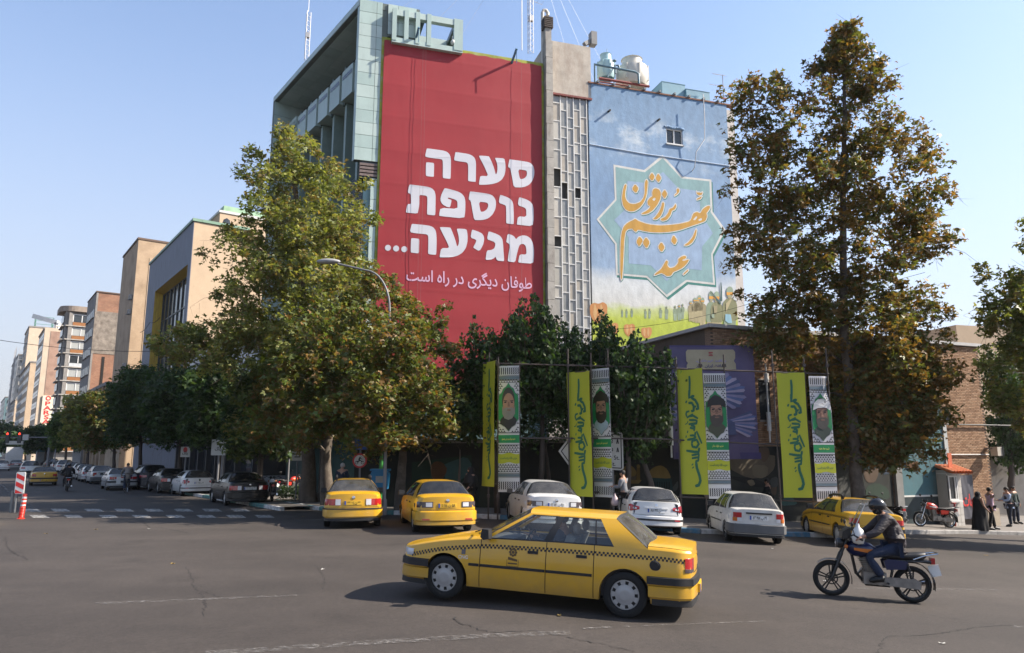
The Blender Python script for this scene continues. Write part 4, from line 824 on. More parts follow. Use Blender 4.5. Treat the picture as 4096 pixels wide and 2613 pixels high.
# red brick building with a grey front
s0 = S(388,1168)[0]; H = S(388,1168)[1]; t = sroot('brick_block', 'grey-fronted block with a rough red brick side wall and cement patch', s0)
RBR = brickmat('red_brickwork', (.24,.10,.06), (.30,.15,.085), (.2,.13,.09), .3, .14, .02, dirt=(.10,.05,.035)); W_ = S(350,1240)[0]-s0
W_ = min(max(W_, 12), 26)
MB().box(.05,W_,-15,-.02,-1,H).build('wall', RBR, t); MB().box(0,W_,-.3,0,-1,H-.05).build('grey_front', GREYR, t)
MB().box(-.02,.05,-14,-.02,H-11,H-3.4).build('cement_patch', mat('cement_patch', (.21,.18,.15), .95, var=.4, scale=1.0, dirt=((.08,.06,.05), 1.1, .8)), t)
MB().box(-.1,W_,-15,.1,H,H+.2).build('coping', _M['brown_coping'], t)
SOOT = mat('bitumen_line', (.015,.013,.012), .9); MB().box(-.04,.05,-2.2,-1.8,0,H-11.5).box(-.045,.05,-14,-1.8,12.2,12.6).build('bitumen_strip', SOOT, t)
for j in range(8):
    z = H-2.9-j*3.4
    for i in range(3):
        a = 1.2+i*(W_-2)/3; w = MB().box(a,a+(W_-4)/3,-.02,.03,z-1.5,z).build('window', WGL, t); MB().box(a-.08,a+(W_-4)/3+.08,.0,.2,z-1.62,z-1.51).build('sill', GREYR, w); MB().box(a+(W_-4)/6-.05,a+(W_-4)/6+.05,.0,.07,z-1.5,z).build('frame', WINF, w)
for i, (y, z) in enumerate(((-12.6,H-2.2),(-12.9,H-8.5),(-13,H-11),(-13.2,H-14.5))): ac_unit(s0-.05, y, z, ('at the top right of the red brick side','second down the red brick side right edge','third down the red brick side right edge','lowest on the red brick side right edge')[i], FS, R(90))
# low arched brick building in front of the red one
s1b = s0-1.5; t = sroot('brick_arcade', 'low brown brick building with recessed bays in front of the red brick wall', s1b-22)
MB().box(0,21,-10,-.3,-1,12.2).build('wall', TBR, t)
for i in range(6): MB().box(i*3.6,i*3.6+.9,-.3,.2,-1,12).build('pier', TBR, t); MB().box(i*3.6+.9,i*3.6+3.6,-.28,-.1,4.5,10).build('window', WGL, t)
MB().box(0,21,-10,.3,12,12.5).build('cornice', GREYR, t)
# apartment block with rounded corner and orange window bands; its windowed side looks back at the square
s0 = S(262,1235)[0]; t = sroot('apartment_block', 'grey apartment tower with rounded roof slab, balconies and orange window bands', s0); H = S(262,1225)[1]
Wd = 8; DY = 16
MB().box(0,Wd,-DY,-.2,-1,H-1.2).build('wall', GREYR, t)
arc = [(2.2-3.4*math.cos(a*math.pi/16), -2.6+3.6*math.sin(a*math.pi/16)) for a in range(9)]
k = MB(); poly = [(-1.2,-DY)] + arc + [(Wd,1),(Wd,-DY)]; n = len(poly); k.v = [(x,y,H-1.3) for x,y in poly]+[(x,y,H) for x,y in poly]
for i in range(n): k.f.append((i,(i+1)%n,n+(i+1)%n,n+i))
k.f += [tuple(range(n)), tuple(range(2*n-1,n-1,-1))]; k.m = [0]*len(k.f); k.build('roof_slab', mat('brown_concrete', (.25,.2,.16), .8, var=.15), t)
ORA = mat('orange_spandrel', (.24,.10,.03), .6, var=.15); fh = 3.3; nfl = int((H-3)/fh)
for j in range(nfl):
    z = H-1.4-(j+1)*fh
    MB().box(-.9,0,-DY,-.3,z-.25,z).build('floor_ledge', CON, t); MB().box(0,Wd,-.3,.4,z-.25,z).build('floor_ledge', CON, t)
    MB().box(-.75,0,-1.7,-.9,z,z+fh-.25).build('corner_pier', GREYR, t)
    y0, y1 = -11, -1.8
    MB().box(-.5,0,y0,y1,z,z+.85).build('spandrel', ORA if j % 7 not in (3,) else mat('pale_spandrel', (.4,.42,.44), .6), t)
    w = MB().box(-.46,0,y0,y1,z+.9,z+2.7).build('window', [WGL, CURT, CURT][j%3], t)
    for i in range(6): MB().box(-.56,-.46,y0+(y1-y0)*i/5-.09,y0+(y1-y0)*i/5+.09,z+.9,z+2.7).build('frame', FRM, w)
    MB().box(-.55,-.46,y0,y1,z+2.62,z+2.8).build('frame', FRM, w)
    MB().box(1,Wd-1,-.2,.02,z+.9,z+2.6).build('window', WGL, t)
    if j % 3 == 1: ac_unit(s0-.55, -5-j*.5, z+.15, 'on the apartment tower, storey %s below the roof' % ('one','two','three','four','five','six','seven','eight','nine','ten','eleven','twelve','thirteen','fourteen','fifteen')[j%15], FS, R(90))
# PARSA building and the towers beyond, each with its storeys
s0 = S(181,1310)[0]; t = sroot('brick_block', 'tall brick and tan block carrying the vertical red lettered sign', s0); H = S(181,1310)[1]; W_ = 22
MB().box(0,W_,-22,0,-1,H).build('wall', CREAM, t); MB().box(-.1,0,-22,-1.6,-1,H-1).build('brick_side', brickmat('pink_brickwork', (.30,.175,.125), (.34,.21,.15), (.26,.19,.15), .4, .2, .02), t)
MB().box(0,W_,.0,.25,H-.4,H).build('cornice', GREYR, t); MB().tube([(2,-3,H),(2,-3,H+1),(2,-6,H+1),(2,-6,H)],.25,8).build('roof_pipe', _M['cream_pvc'], t)
for j in range(10):
    w = MB().box(1,W_-1,-.02,.05,H-3.2-j*3.5,H-1.4-j*3.5).build('window', WGL, t); MB().box(1,W_-1,.05,.1,H-2.4-j*3.5,H-2.3-j*3.5).build('frame', FRM, w)
sg = thing('wall_sign', 'tall cream sign with red letters spelling PARSA on the side of a brick block', 'sign', t.location, FS.a)
ya, za = side_hit(172, 1582, s0-.5); yb, zb_ = side_hit(206, 1690, s0-.5); ya, yb = max(ya,yb), min(ya,yb)
MB().box(-.5,-.12,yb,ya,zb_-1.5,za).build('sign_board', mat('sign_cream', (.62,.54,.42), .6, var=.08), sg)
SRD = mat('sign_red', (.45,.02,.02), .5); hh = (za-zb_)
for i, ch in enumerate('PARSA'):
    vv, ff = text_mesh(ch, hh*.21, .03); k = MB(); k.add([(-.53, (ya+yb)/2 - v.x*.95*abs(yb-ya)/ (hh*.21), za-hh*.3-i*hh*.17+v.y) for v in vv], ff); k.build('letter', SRD, sg)
MB().lathe([(hh*.05,0),(hh*.09,0),(hh*.09,.05),(hh*.05,.05)],18,o=(-.55,(ya+yb)/2,za-hh*.1),ax='x').build('emblem_ring', SRD, sg)
FAR = (('apartment_block','pale tan slab block just left of the lettered brick block', (118,1308),(150,1500), CREAM, 14),
       ('apartment_block','ochre side-walled block second left of the lettered sign', (122,1450),(60,1560), TAN, 16),
       ('office_tower','dark glass tower under scaffolding at the far end of the street', (75,1420),(38,1425), mat('dark_tower_cladding', (.06,.07,.085), .3, var=.3, scale=.3), 20),
       ('apartment_block','narrow cream block low at the far end of the street', (62,1600),(30,1650), CREAM, 18),
       ('office_block','hazy teal glass block at the very end of the street', (22,1590),(4,1600), mat('teal_tower', (.10,.16,.18), .3, var=.2), 20))
for nm, lb, (u0, v0), (u1, v1), m, dep in FAR:
    s0, H = S(u0, v0); s1 = s0 + 26 if u1 >= u0 else S(u1, v1)[0]; s1 = min(max(s1, s0+14), s0+60); t = sroot(nm, lb, s0)
    MB().box(0,s1-s0,-dep,0,-2,H).build('wall', m, t); MB().box(-.2,s1-s0,-dep,.25,H,H+.5).build('cornice', GREYR, t)
    for j in range(int(H/3.6)):
        z = H-1-j*3.6; w = MB().box(.8,s1-s0-.8,-.02,.06,z-1.9,z-.3).build('window', WGL, t); k = MB()
        for i in range(9): k.box(.8+(s1-s0-1.6)*i/8-.1,.8+(s1-s0-1.6)*i/8+.1,.06,.14,z-1.9,z-.3)
        k.build('frame', FRM, w)
        if 'tower' in nm or 'teal' in lb:
            MB().box(-.12,-.02,-dep+1,-1,z-2.2,z-.5).build('window', [WGL, _M['frosted_pane_0']][j%2], t)
    if nm == 'office_tower':
        k = MB()
        for i in range(6):
            for j in range(8): k.tube([(i*4,1.0,H-24+j*3.4),(i*4+4,1.0,H-24+j*3.4)],.09,4)
            k.tube([(i*4,1.0,H-26),(i*4,1.0,H+4)],.09,4)
        for y in range(0,-18,-4):
            k.tube([(-.8,y,H-10),(-.8,y,H+3.5)],.09,4)
        for j in range(4): k.tube([(-.8,-18,H-9+j*3.4),(-.8,0,H-9+j*3.4)],.09,4)
        k.build('scaffolding', LAT, t, kind='stuff')
        MB().box(-1,-.2,-12,-2,H-30,H-28.2).build('red_sign_band', mat('sign_red', (.45,.02,.02), .5), t)
    if lb.startswith('pale tan'):
        k = MB()
        for i in range(4): k.tube([(i*3,-2,H),(i*3,-2,H+4.5)],.12,4); k.tube([(i*3,-8,H),(i*3,-8,H+4.5)],.12,4)
        for z in (1.5,3,4.5): k.tube([(0,-2,H+z),(9,-2,H+z)],.12,4); k.tube([(0,-8,H+z),(0,-2,H+z)],.12,4); k.tube([(0,-8,H+z),(9,-8,H+z)],.12,4)
        k.build('roof_stair_frame', mat('green_steel', (.1,.22,.18), .6), t, kind='stuff')
tc_ = thing('tower_crane', 'white crane jib tip showing beside the rounded apartment roof', 'crane', at(232,1292,230))
k = MB(); k.obox((-8,0,2.2),(0,0,0),1.4,1.4); k.build('jib', mat('white_metal', (.6,.6,.58), .5), tc_); MB().box(-.7,.7,-.7,.7,-40,0).build('tower', _M['white_metal'], tc_)
# ------------------------------------------------------------------ brick building and painted wall on the right
C1 = Vector((7.9, 28.7)); C2 = Vector((22.0, 34.2)); ang = math.atan2(C2.y-C1.y, C2.x-C1.x); FB = Frame(C1.x, C1.y, ang); LB = (C2-C1).length
def B(u, v, c=0.0): p = FB.hit(u, v, y=c); return p.x, p.z
bb = thing('brick_building', 'two-storey tan brick building with painted lower wall behind the tall plane tree', 'building', FB.o)
ZT = B(3900, 1388)[1]; ZB = -1.6; ZM = 2.35
MORT = mat('brick_mortar', (.10,.075,.057), .95, var=.15)
bpart(MB().box(.03, LB-.02, .02, 9, ZB, ZT), 'core_wall', MORT, bb, FB)
prism_world([C1+Vector((0,.05)), Vector((6.75,32.0)), Vector((8.4,37)), Vector((10,36))], -1.6, ZT+.1, 'flank_wall', brickmat('brown_brickwork', (.26,.16,.10), (.31,.2,.125), (.15,.11,.085)), bb)
bpart(MB().box(-.15, LB+.1, -.14, 9, ZT, ZT+.14), 'coping', mat('pale_coping', (.38,.37,.36), .6), bb, FB)
BRK = [mat('brick_%d' % i, c, .88, var=.16, scale=9, bump=.3, bscale=60) for i, c in enumerate(((.27,.155,.088),(.31,.185,.108),(.23,.13,.073),(.335,.21,.128)))]
bm_ = []
for m in BRK:
    k = MB(); k.box(-.104,.104,-.012,.03,-.0275,.0275); o = k.build('brick_mesh', m); bm_.append(o.data); bpy.data.objects.remove(o)
rn = random.Random(9); cand = []
CH = .0715; rows = int((ZT-ZB)/CH)
XP = B(3560, 1900)[0]                       # where the painted render stops
for r in range(rows):
    z = ZB + (r+.5)*CH; off_ = .11 if r % 2 else 0
    for c in range(int(LB/.22)+1):
        x = c*.22+.11+off_
        if x > LB-.1: continue
        if x < XP and z < ZM+.0: continue
        if z < -.15: continue
        cand.append((x, z, rn.randrange(4), rn.uniform(-.004,.006)))
near = sorted(cand, key=lambda q: abs(q[0]-(LB-1.3))*1.0 + abs(q[1]-2.0)*1.0)[:300]; ns = set((q[0],q[1]) for q in near)
for x, z, mi, dy in near:
    p = Matrix.Rotation(FB.a,3,'Z') @ Vector((x, dy, z)); link('brick', bm_[mi], bb, p, (0,0,FB.a))
k = MB()
for x, z, mi, dy in cand:
    if (x, z) not in ns: k.box(x-.104,x+.104,-.012+dy,.03,z-.0275,z+.0275,mi)
bpart(k, 'brickwork', BRK, bb, FB, kind='stuff')
k = MB()
for r in range(rows):
    z = ZB+(r+.5)*CH
    if z < -.2: continue
    for c in range(12): k.box(LB-.02,LB+.012,.11+c*.22-.104+(.11 if r%2 else 0),.11+c*.22+.104+(.11 if r%2 else 0),z-.0275,z+.0275,rn.randrange(4))
bpart(k, 'side_brickwork', BRK, bb, FB, kind='stuff')
bpart(MB().box(B(3925,1900)[0], LB+.1, -.12, .1, ZB, B(3990,1860+172)[1]), 'render_plinth', mat('plinth_render', (.33,.28,.22), .9, var=.2, scale=3), bb, FB)
for x in (2.2, 4.6, 6.5): w = bpart(MB().box(x,x+.55,-.02,.01,3.4,5.0), 'window', WGL, bb, FB); MB().box(x-.05,x+.6,-.06,-.021,3.32,3.4).box(x-.05,x+.6,-.06,-.021,5.0,5.06).build('frame', GREYR, w)
for (u, v0, v1) in ((3062,1455,1700),(2672,1430,1760)):
    x, z1 = B(u, v0, -.25); z0 = B(u, v1+60, -.25)[1]
    bpart(MB().tube([(x,-.25,z0-.1),(x,-.25,z1)],.035,7).tube([(x,-.25,z1-.75),(x,-.25,z1-.4)],.09,9).tube([(x,-.25,z0+.35),(x,-.25,z0+1.1)],.085,9).tube([(x,0,z0+.6),(x,-.25,z0+.6)],.03,6), 'floodlight_pole', mat('white_metal', (.6,.6,.58), .5), bb, FB, smooth=60)
x = B(3718, 1600)[0]; bpart(MB().tube([(x,-.08,3.6),(x,-.08,5.2)],.05,7), 'down_pipe', CON, bb, FB)
bpart(MB().tube([(B(3590,1697)[0],-.1,B(3700,1697)[1]),(LB+3,-.1,B(3700,1697)[1])],.035,6), 'cable_tray', mat('black_pipe', (.02,.02,.02), .6), bb, FB)
zc = B(3900,1819)[1]; bpart(MB().tube([(B(3772,1818)[0],-.06,zc),(LB-.1,-.06,zc)],.028,6), 'conduit', mat('conduit_grey', (.35,.33,.32), .5), bb, FB)
# painted lower wall of the brick building, and the free wall running left from it
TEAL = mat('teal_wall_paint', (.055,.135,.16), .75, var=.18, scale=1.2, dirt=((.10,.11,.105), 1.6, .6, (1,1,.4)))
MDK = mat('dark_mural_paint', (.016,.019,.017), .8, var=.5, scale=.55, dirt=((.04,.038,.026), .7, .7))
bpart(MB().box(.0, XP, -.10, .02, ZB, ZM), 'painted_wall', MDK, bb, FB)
xt = B(3255+330, 1900)[0]
bpart(MB().box(B(3588,1900)[0]-.02 if False else B(3575-380+400,1900)[0], B(3778,1900)[0], -.13, -.10, B(3600,1985)[1], B(3700,1600)[1]), 'teal_wall', TEAL, bb, FB)
bpart(MB().box(B(3595,1900)[0], B(3778,1900)[0], -.13, -.10, ZB, B(3600,1987)[1]), 'dark_dado', mat('dark_dado', (.03,.045,.05), .7, var=.3), bb, FB)
bpart(MB().box(B(3595,1900)[0], B(3778,1900)[0], -.15, -.13, B(3600,1989)[1], B(3600,1982)[1]), 'dado_line', _M['white_metal'], bb, FB)
bpart(MB().box(B(3568,1900)[0], B(3594,1900)[0], -.2, -.05, ZB, B(3600,1790)[1]), 'pilaster', mat('grey_plaster', (.2,.2,.195), .85, var=.15), bb, FB)
bpart(MB().box(B(3776,1900)[0], B(3790,1900)[0], -.18, -.02, ZB, B(3790,1700)[1]), 'corner_post', mat('pale_post', (.36,.38,.38), .7), bb, FB)
bpart(MB().poly([ell(0,0,1,1,20)], lambda a, b: (B(3765,2000)[0]+.02+a*.25, -.135, B(3765,1966)[1]+b*.17), flip=True), 'painted_disc', mat('pale_teal', (.17,.33,.36), .7), bb, FB)
bpart(MB().box(B(3612,1850)[0], B(3660,1850)[0], -.16, -.13, B(3612,1873)[1], B(3612,1846)[1]), 'brass_plaque', mat('brass', (.12,.06,.025), .5, metal=.4), bb, FB)
# gatehouse kiosk window with tiled awning
kw0, kw1 = B(3790,1950,-.64)[0], B(3846,1950,-.64)[0]
kk = thing('gatehouse', 'small white-tiled guard kiosk with an orange tiled awning at the brick wall', 'kiosk', FB.o)
TIL = [mat('white_wall_tile_%d' % i, c, .35, var=.05) for i, c in enumerate(((.42,.40,.37),(.46,.44,.41)))]
bpart(MB().box(kw0,kw1,-.62,-.14,ZB,B(3800,1880)[1]), 'kiosk_core', TIL[0], kk, FB)
n_ = 0
for i in range(4):
    for j in range(9):
        x0, z0 = kw0+i*(kw1-kw0)/4, -1.45+j*.3
        if i < 3 and z0 > -.2: continue
        bpart(MB().box(x0+.008,x0+(kw1-kw0)/4-.008,-.645,-.62,z0+.008,z0+.292), 'tile', TIL[(i+j)%2], kk, FB)
kwz0, kwz1 = B(3800,2002,-.66)[1], B(3800,1903,-.66)[1]
w = bpart(MB().box(kw0+.02,kw0+(kw1-kw0)*.66,-.66,-.63,kwz0,kwz1), 'window', WGL, kk, FB)
k = MB(); a, b = kw0+.02, kw0+(kw1-kw0)*.66
for q in ((a,a+.06,kwz0,kwz1),(b-.06,b,kwz0,kwz1),(a+.06,b-.06,kwz0,kwz0+.06),(a+.06,b-.06,kwz1-.06,kwz1),((a+b)/2+.1,(a+b)/2+.15,kwz0+.06,kwz1-.06)): k.box(q[0],q[1],-.7,-.66,q[2],q[3])
k.build('frame', FRM, w); MB().box(a-.06,b+.1,-.8,-.64,kwz0-.08,kwz0-.005).build('sill', FRM, w)
AWN = mat('orange_roof_tile', (.52,.17,.075), .7, var=.2, scale=6)
for i in range(7):
    x = kw0-.05+i*(kw1-kw0+.4)/7; bpart(MB().tube([(x+.07,-.15,kwz1+.42),(x+.07,-1.0,kwz1+.14)],.075,8,cap=False), 'awning_tile', AWN, kk, FB, smooth=60)
bpart(MB().box(kw0-.05,kw1+.05,-.95,-.2,kwz1+.07,kwz1+.1), 'awning_board', _M['white_metal'], kk, FB)
po = thing('post', 'thin red post standing in front of the white-tiled kiosk', 'post', FB.o); x = B(3820,2100,-.9)[0]; bpart(MB().tube([(x,-.9,-1.2),(x+.02,-.95,B(3815,2015,-.9)[1])],.035,8).box(x-.06,x+.08,-1.0,-.85,B(3815,2015,-.9)[1],B(3815,2015,-.9)[1]+.05), 'red_post', mat('post_red', (.3,.025,.02), .5, var=.2), po, FB)
gp = thing('poster', 'dark grey poster with red calligraphy on the brick wall by the kiosk', 'poster', FB.o)
x0, z1 = B(3838,1902,-.05); x1, z0 = B(3905,2075,-.05)
bpart(MB().grid([[(x0+(x1-x0)*i/8, -.06-.012*math.sin(i*1.7+j), z0+(z1-z0)*j/8) for j in range(9)] for i in range(9)], flip=True), 'sheet', mat('poster_grey', (.07,.07,.085), .5, var=.1), gp, FB, smooth=180)
k = MB(); kr = mat('poster_red', (.55,.03,.025), .5)
vv, ff = text_mesh('هیهات', .7, .02, True); k.add([((x0+x1)/2+.15+v.x*.55, -.09, z0+.75+v.y*1.0) for v in vv], ff)
bpart(k, 'lettering', kr, gp, FB)
# loudspeaker horn, flood lamp, small red sign
ls = thing('loudspeaker', 'grey horn loudspeaker on the brick wall above the teal paint', 'loudspeaker', FB.o); x, z = B(3768, 1666, -.5)
bpart(MB().lathe([(.27,-.75),(.25,-.72),(.12,-.5),(.06,-.35),(.05,-.15)],18,o=(x,0,z),ax='y'), 'horn', mat('horn_grey', (.2,.2,.21), .5), ls, FB, smooth=60); bpart(MB().tube([(x,-.3,z),(x,.0,z)],.06,8), 'driver', _M['horn_grey'], ls, FB)
fl = thing('floodlight', 'square floodlight on a bracket at the right corner of the brick wall', 'lamp', FB.o); x, z = B(3985, 1806, -.4)
bpart(MB().box(x-.22,x+.1,-.62,-.28,z-.2,z+.2), 'housing', mat('lamp_beige', (.4,.36,.3), .5), fl, FB); bpart(MB().box(x+.1,x+.13,-.66,-.24,z-.22,z+.22), 'frame', WINF, fl, FB); bpart(MB().box(x-.25,x,-.4,0,z+.1,z+.16), 'bracket', GREYR, fl, FB)
rs = thing('wall_sign', 'narrow red and white sign sticking out above the kiosk awning', 'sign', FB.o); x, z = B(3795, 1840, -.5)
bpart(MB().box(x-.12,x+.12,-.56,-.52,z-.35,z+.3), 'plate', mat('sign_orange', (.5,.13,.06), .5), rs, FB)
# ---- the free-standing painted wall on the left
W1 = Vector((-6.4, 30.2)); FW = Frame(W1.x, W1.y, math.atan2(C1.y-W1.y, C1.x-W1.x)); LW = (C1-W1).length
def Wl(u, v, c=0.0): p = FW.hit(u, v, y=c); return p.x, p.z
pw = thing('painted_wall', 'low garden wall painted with a dark mural of domes and faces behind the banners', 'wall', FW.o)
ZWt = Wl(2620, 1772)[1]
WP = MDK
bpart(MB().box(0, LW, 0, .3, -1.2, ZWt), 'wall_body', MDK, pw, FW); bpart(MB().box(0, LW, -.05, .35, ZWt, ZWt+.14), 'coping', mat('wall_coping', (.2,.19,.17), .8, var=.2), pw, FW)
def wp(pts, m, d=.006, cr=None, name='painted_shape', fr=FW, root=pw, base=0.0):
    pts = cr(pts) if cr else pts
    bpart(MB().poly([pts], lambda u, v: (lambda p: (p.x, base-d, p.z))(fr.hit(u, v, y=base-d)), flip=True), name, m, root, fr)
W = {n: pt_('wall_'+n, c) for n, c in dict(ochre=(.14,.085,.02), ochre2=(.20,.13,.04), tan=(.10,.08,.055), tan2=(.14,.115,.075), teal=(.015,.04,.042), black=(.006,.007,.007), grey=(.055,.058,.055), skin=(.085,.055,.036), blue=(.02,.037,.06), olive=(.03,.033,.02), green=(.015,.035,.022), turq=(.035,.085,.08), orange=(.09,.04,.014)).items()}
D_ = crop(2450,1850,2408/850)
wp(chaikin([(90,100),(130,50),(190,25),(240,55),(275,110),(260,160),(110,160)]), W['ochre2'], .01, D_); wp([(100,155),(265,155),(265,200),(100,200)], W['tan'], .008, D_); wp([(60,200),(330,200),(300,240),(60,240)], W['ochre2'], .012, D_); wp([(60,240),(330,240),(330,330),(60,330)], W['olive'], .008, D_)
wp([(275,60),(310,60),(315,200),(270,200)], W['ochre'], .012, D_); wp(ell(293,45,20,22), W['ochre2'], .014, D_)
wp(chaikin([(400,150),(430,80),(500,40),(560,35),(620,75),(660,160),(655,185),(400,170)]), W['ochre2'], .01, D_); wp([(395,165),(665,175),(690,330),(470,330),(400,250)], W['teal'], .008, D_)
for i in range(9): wp([(420+i*27,220),(432+i*27,220),(432+i*27,300),(420+i*27,300)], W['black'], .012, D_)
wp(chaikin([(0,120),(60,110),(90,200),(60,320),(0,300)]), W['olive'], .007, D_); wp(chaikin([(640,330),(700,260),(745,200),(745,300),(680,345)]), W['grey'], .007, D_)
D2 = crop(2550,1500,2408/1250)
wp(chaikin([(690,640),(1060,600),(1060,720),(990,790),(860,800),(700,720)]), W['tan'], .008, D2, fr=FB, root=bb, base=-.1); wp(chaikin([(880,690),(1010,700),(1000,780),(950,800),(890,780)]), W['tan2'], .012, D2, fr=FB, root=bb, base=-.1)
wp(chaikin([(930,560),(1010,555),(1020,620),(980,680),(930,640)]), W['skin'], .012, D2, fr=FB, root=bb, base=-.1)
wp([(720,780),(900,800),(980,830),(975,870),(900,860),(720,800)], W['black'], .014, D2, fr=FB, root=bb, base=-.1); wp(chaikin([(840,815),(890,805),(910,845),(870,860)]), W['tan2'], .018, D2, fr=FB, root=bb, base=-.1)
wp(chaikin([(1020,800),(1080,780),(1085,860),(1030,870)]), W['grey'], .012, D2, fr=FB, root=bb, base=-.1); wp(chaikin([(1030,830),(1075,825),(1070,930),(1030,920)]), W['skin'], .010, D2, fr=FB, root=bb, base=-.1)
wp(chaikin([(1120,950),(1190,940),(1240,1000),(1100,1010)]), W['turq'], .010, D2, fr=FB, root=bb, base=-.1)
wp(chaikin([(1530,820),(1580,790),(1620,830),(1640,920),(1520,930),(1520,860)]), W['grey'], .010, D2, fr=FB, root=bb, base=-.1); wp(chaikin([(1510,850),(1550,840),(1560,910),(1520,920)]), W['skin'], .014, D2, fr=FB, root=bb, base=-.1)
wp(chaikin([(1740,680),(1800,650),(1850,690),(1860,760),(1830,830),(1770,830),(1740,770)]), W['skin'], .010, D2, fr=FB, root=bb, base=-.1); wp(chaikin([(1735,690),(1790,640),(1850,680),(1845,720),(1745,740)]), W['teal'], .014, D2, fr=FB, root=bb, base=-.1); wp(chaikin([(1760,860),(1850,830),(1930,870),(1950,960),(1760,980)]), W['green'], .012, D2, fr=FB, root=bb, base=-.1)
wp([(1870,640),(1960,620),(1960,760),(1900,770)], W['blue'], .008, D2, fr=FB, root=bb, base=-.1)
D3 = crop(700,1700,2408/1200)
wp([(1900,300),(2380,240),(2400,600),(1900,620)], W['green'], .006, D3); wp(chaikin([(2050,330),(2090,290),(2150,300),(2190,360),(2130,470),(2060,430)]), W['orange'], .010, D3); wp(chaikin([(2140,330),(2200,300),(2340,250),(2390,330),(2300,450),(2180,460)]), W['turq'], .008, D3); wp(chaikin([(2370,510),(2400,500),(2408,600),(2375,610)]), W['orange'], .012, D3)
E1 = crop(1500,1900,2408/1400); wp([(730,60),(840,60),(860,280),(700,280)], W['olive'], .006, E1); wp(chaikin([(660,90),(690,85),(690,160),(662,165)]), W['orange'], .012, E1)
wp([(1580,0),(1660,0),(1640,130),(1590,120)], W['tan'], .008, E1)
TW_ = mat('turquoise_wall', (.035,.085,.09), .8, var=.2)
dw = thing('boundary_wall', 'dull turquoise rendered wall under the red banner behind the tree trunks', 'wall', (-9.6, 34.2, 0), R(-35)); MB().box(0,4.6,0,.3,-1,3.4).build('wall_body', TW_, dw); MB().box(0,4.6,-.04,.34,3.4,3.52).build('coping', _M['wall_coping'], dw)
gt = thing('metal_door', 'cream ribbed steel door behind the blue donation box', 'door', (*ground(1665,2000,.13).xy, 0.0), R(-6))
g0 = gz(*gt.location.xy)+.13
for i in range(6): MB().box(-.6+i*.2+.01,-.6+i*.2+.19,-.03,.03,g0,g0+2.6).build('door_panel', mat('cream_steel', (.26,.235,.2), .6, var=.12), gt)
MB().box(-.7,.7,.04,.1,g0,g0+2.8).build('door_frame', GREYR, gt)
# hipped roof behind, block beyond on the right
hp = thing('hall_roof_building', 'hall with a pale hipped sheet roof behind the purple poster', 'building', (20.5, 49, 0), R(17))
MB().box(-5,9,0,10,-2,8.3).build('wall', TBR, hp)
k = MB(); k.add([(-5.6,-.6,8.2),(9.6,-.6,8.2),(9.6,10.6,8.2),(-5.6,10.6,8.2),(0,5,11.2),(4,5,11.2)], [(0,1,5,4),(1,2,5),(2,3,4,5),(3,0,4)]); k.build('roof', mat('pale_roof_sheet', (.34,.31,.24), .6, var=.2, scale=1.2, stretch=(5,1,1)), hp)
rr = thing('apartment_block', 'plain tan rendered block rising behind the far right trees', 'building', (*at(3855,1600,62).xy, 0), R(14))
MB().box(0,22,0,12,-3,at(3860,1300,62).z).build('wall', TAN, rr); MB().box(5.5,22,-.6,0,-3,at(3900,1330,62).z-1).build('grey_front', GREYR, rr); MB().box(7,10,-.65,-.6,6,8).build('window', WGL, rr)
wf = thing('boundary_wall', 'shaded grey garden wall at the far right under the trees', 'wall', (21.5, 44, 0), R(8)); MB().box(0,18,0,.3,-3,2.2).build('wall_body', GREYR, wf); MB().box(0,18,-.3,.0,-2.6,-1.9).build('planter_kerb', CON, wf)
# ================================================================== TREES
BARK = mat('plane_bark', (.085,.067,.053), .9, var=.35, scale=3, bump=.6, bscale=9, stretch=(1,1,.5), dirt=((.2,.18,.145), 2.2, .7))
BARKD = mat('dark_bark', (.07,.055,.045), .95, var=.3, scale=4, bump=.6, bscale=14, stretch=(1,1,.4))
def plane_leaf():
    """a five-lobed leaf as three folded kites"""
    V, F = [], []
    for a, l, w in ((0,1.0,.27),(1.05,.82,.24),(-1.05,.82,.24)):
        c, s = math.cos(a), math.sin(a); n = len(V)
        for (p, q, z) in ((0,0,0),(w*.95,l*.42,.10),(0,l,-.05),(-w*.95,l*.42,.10)): V.append((p*c+q*s, -p*s+q*c-.15, z))
        F.append((n,n+1,n+2,n+3))
    return np.array(V), np.array(F)
def oval_leaf():
    return np.array([(0,-.5,0),(.36,-.05,.10),(0,.6,-.1),(-.36,-.05,.10)]), np.array([(0,1,2,3)])
LEAF_P, LEAF_O = plane_leaf(), oval_leaf()
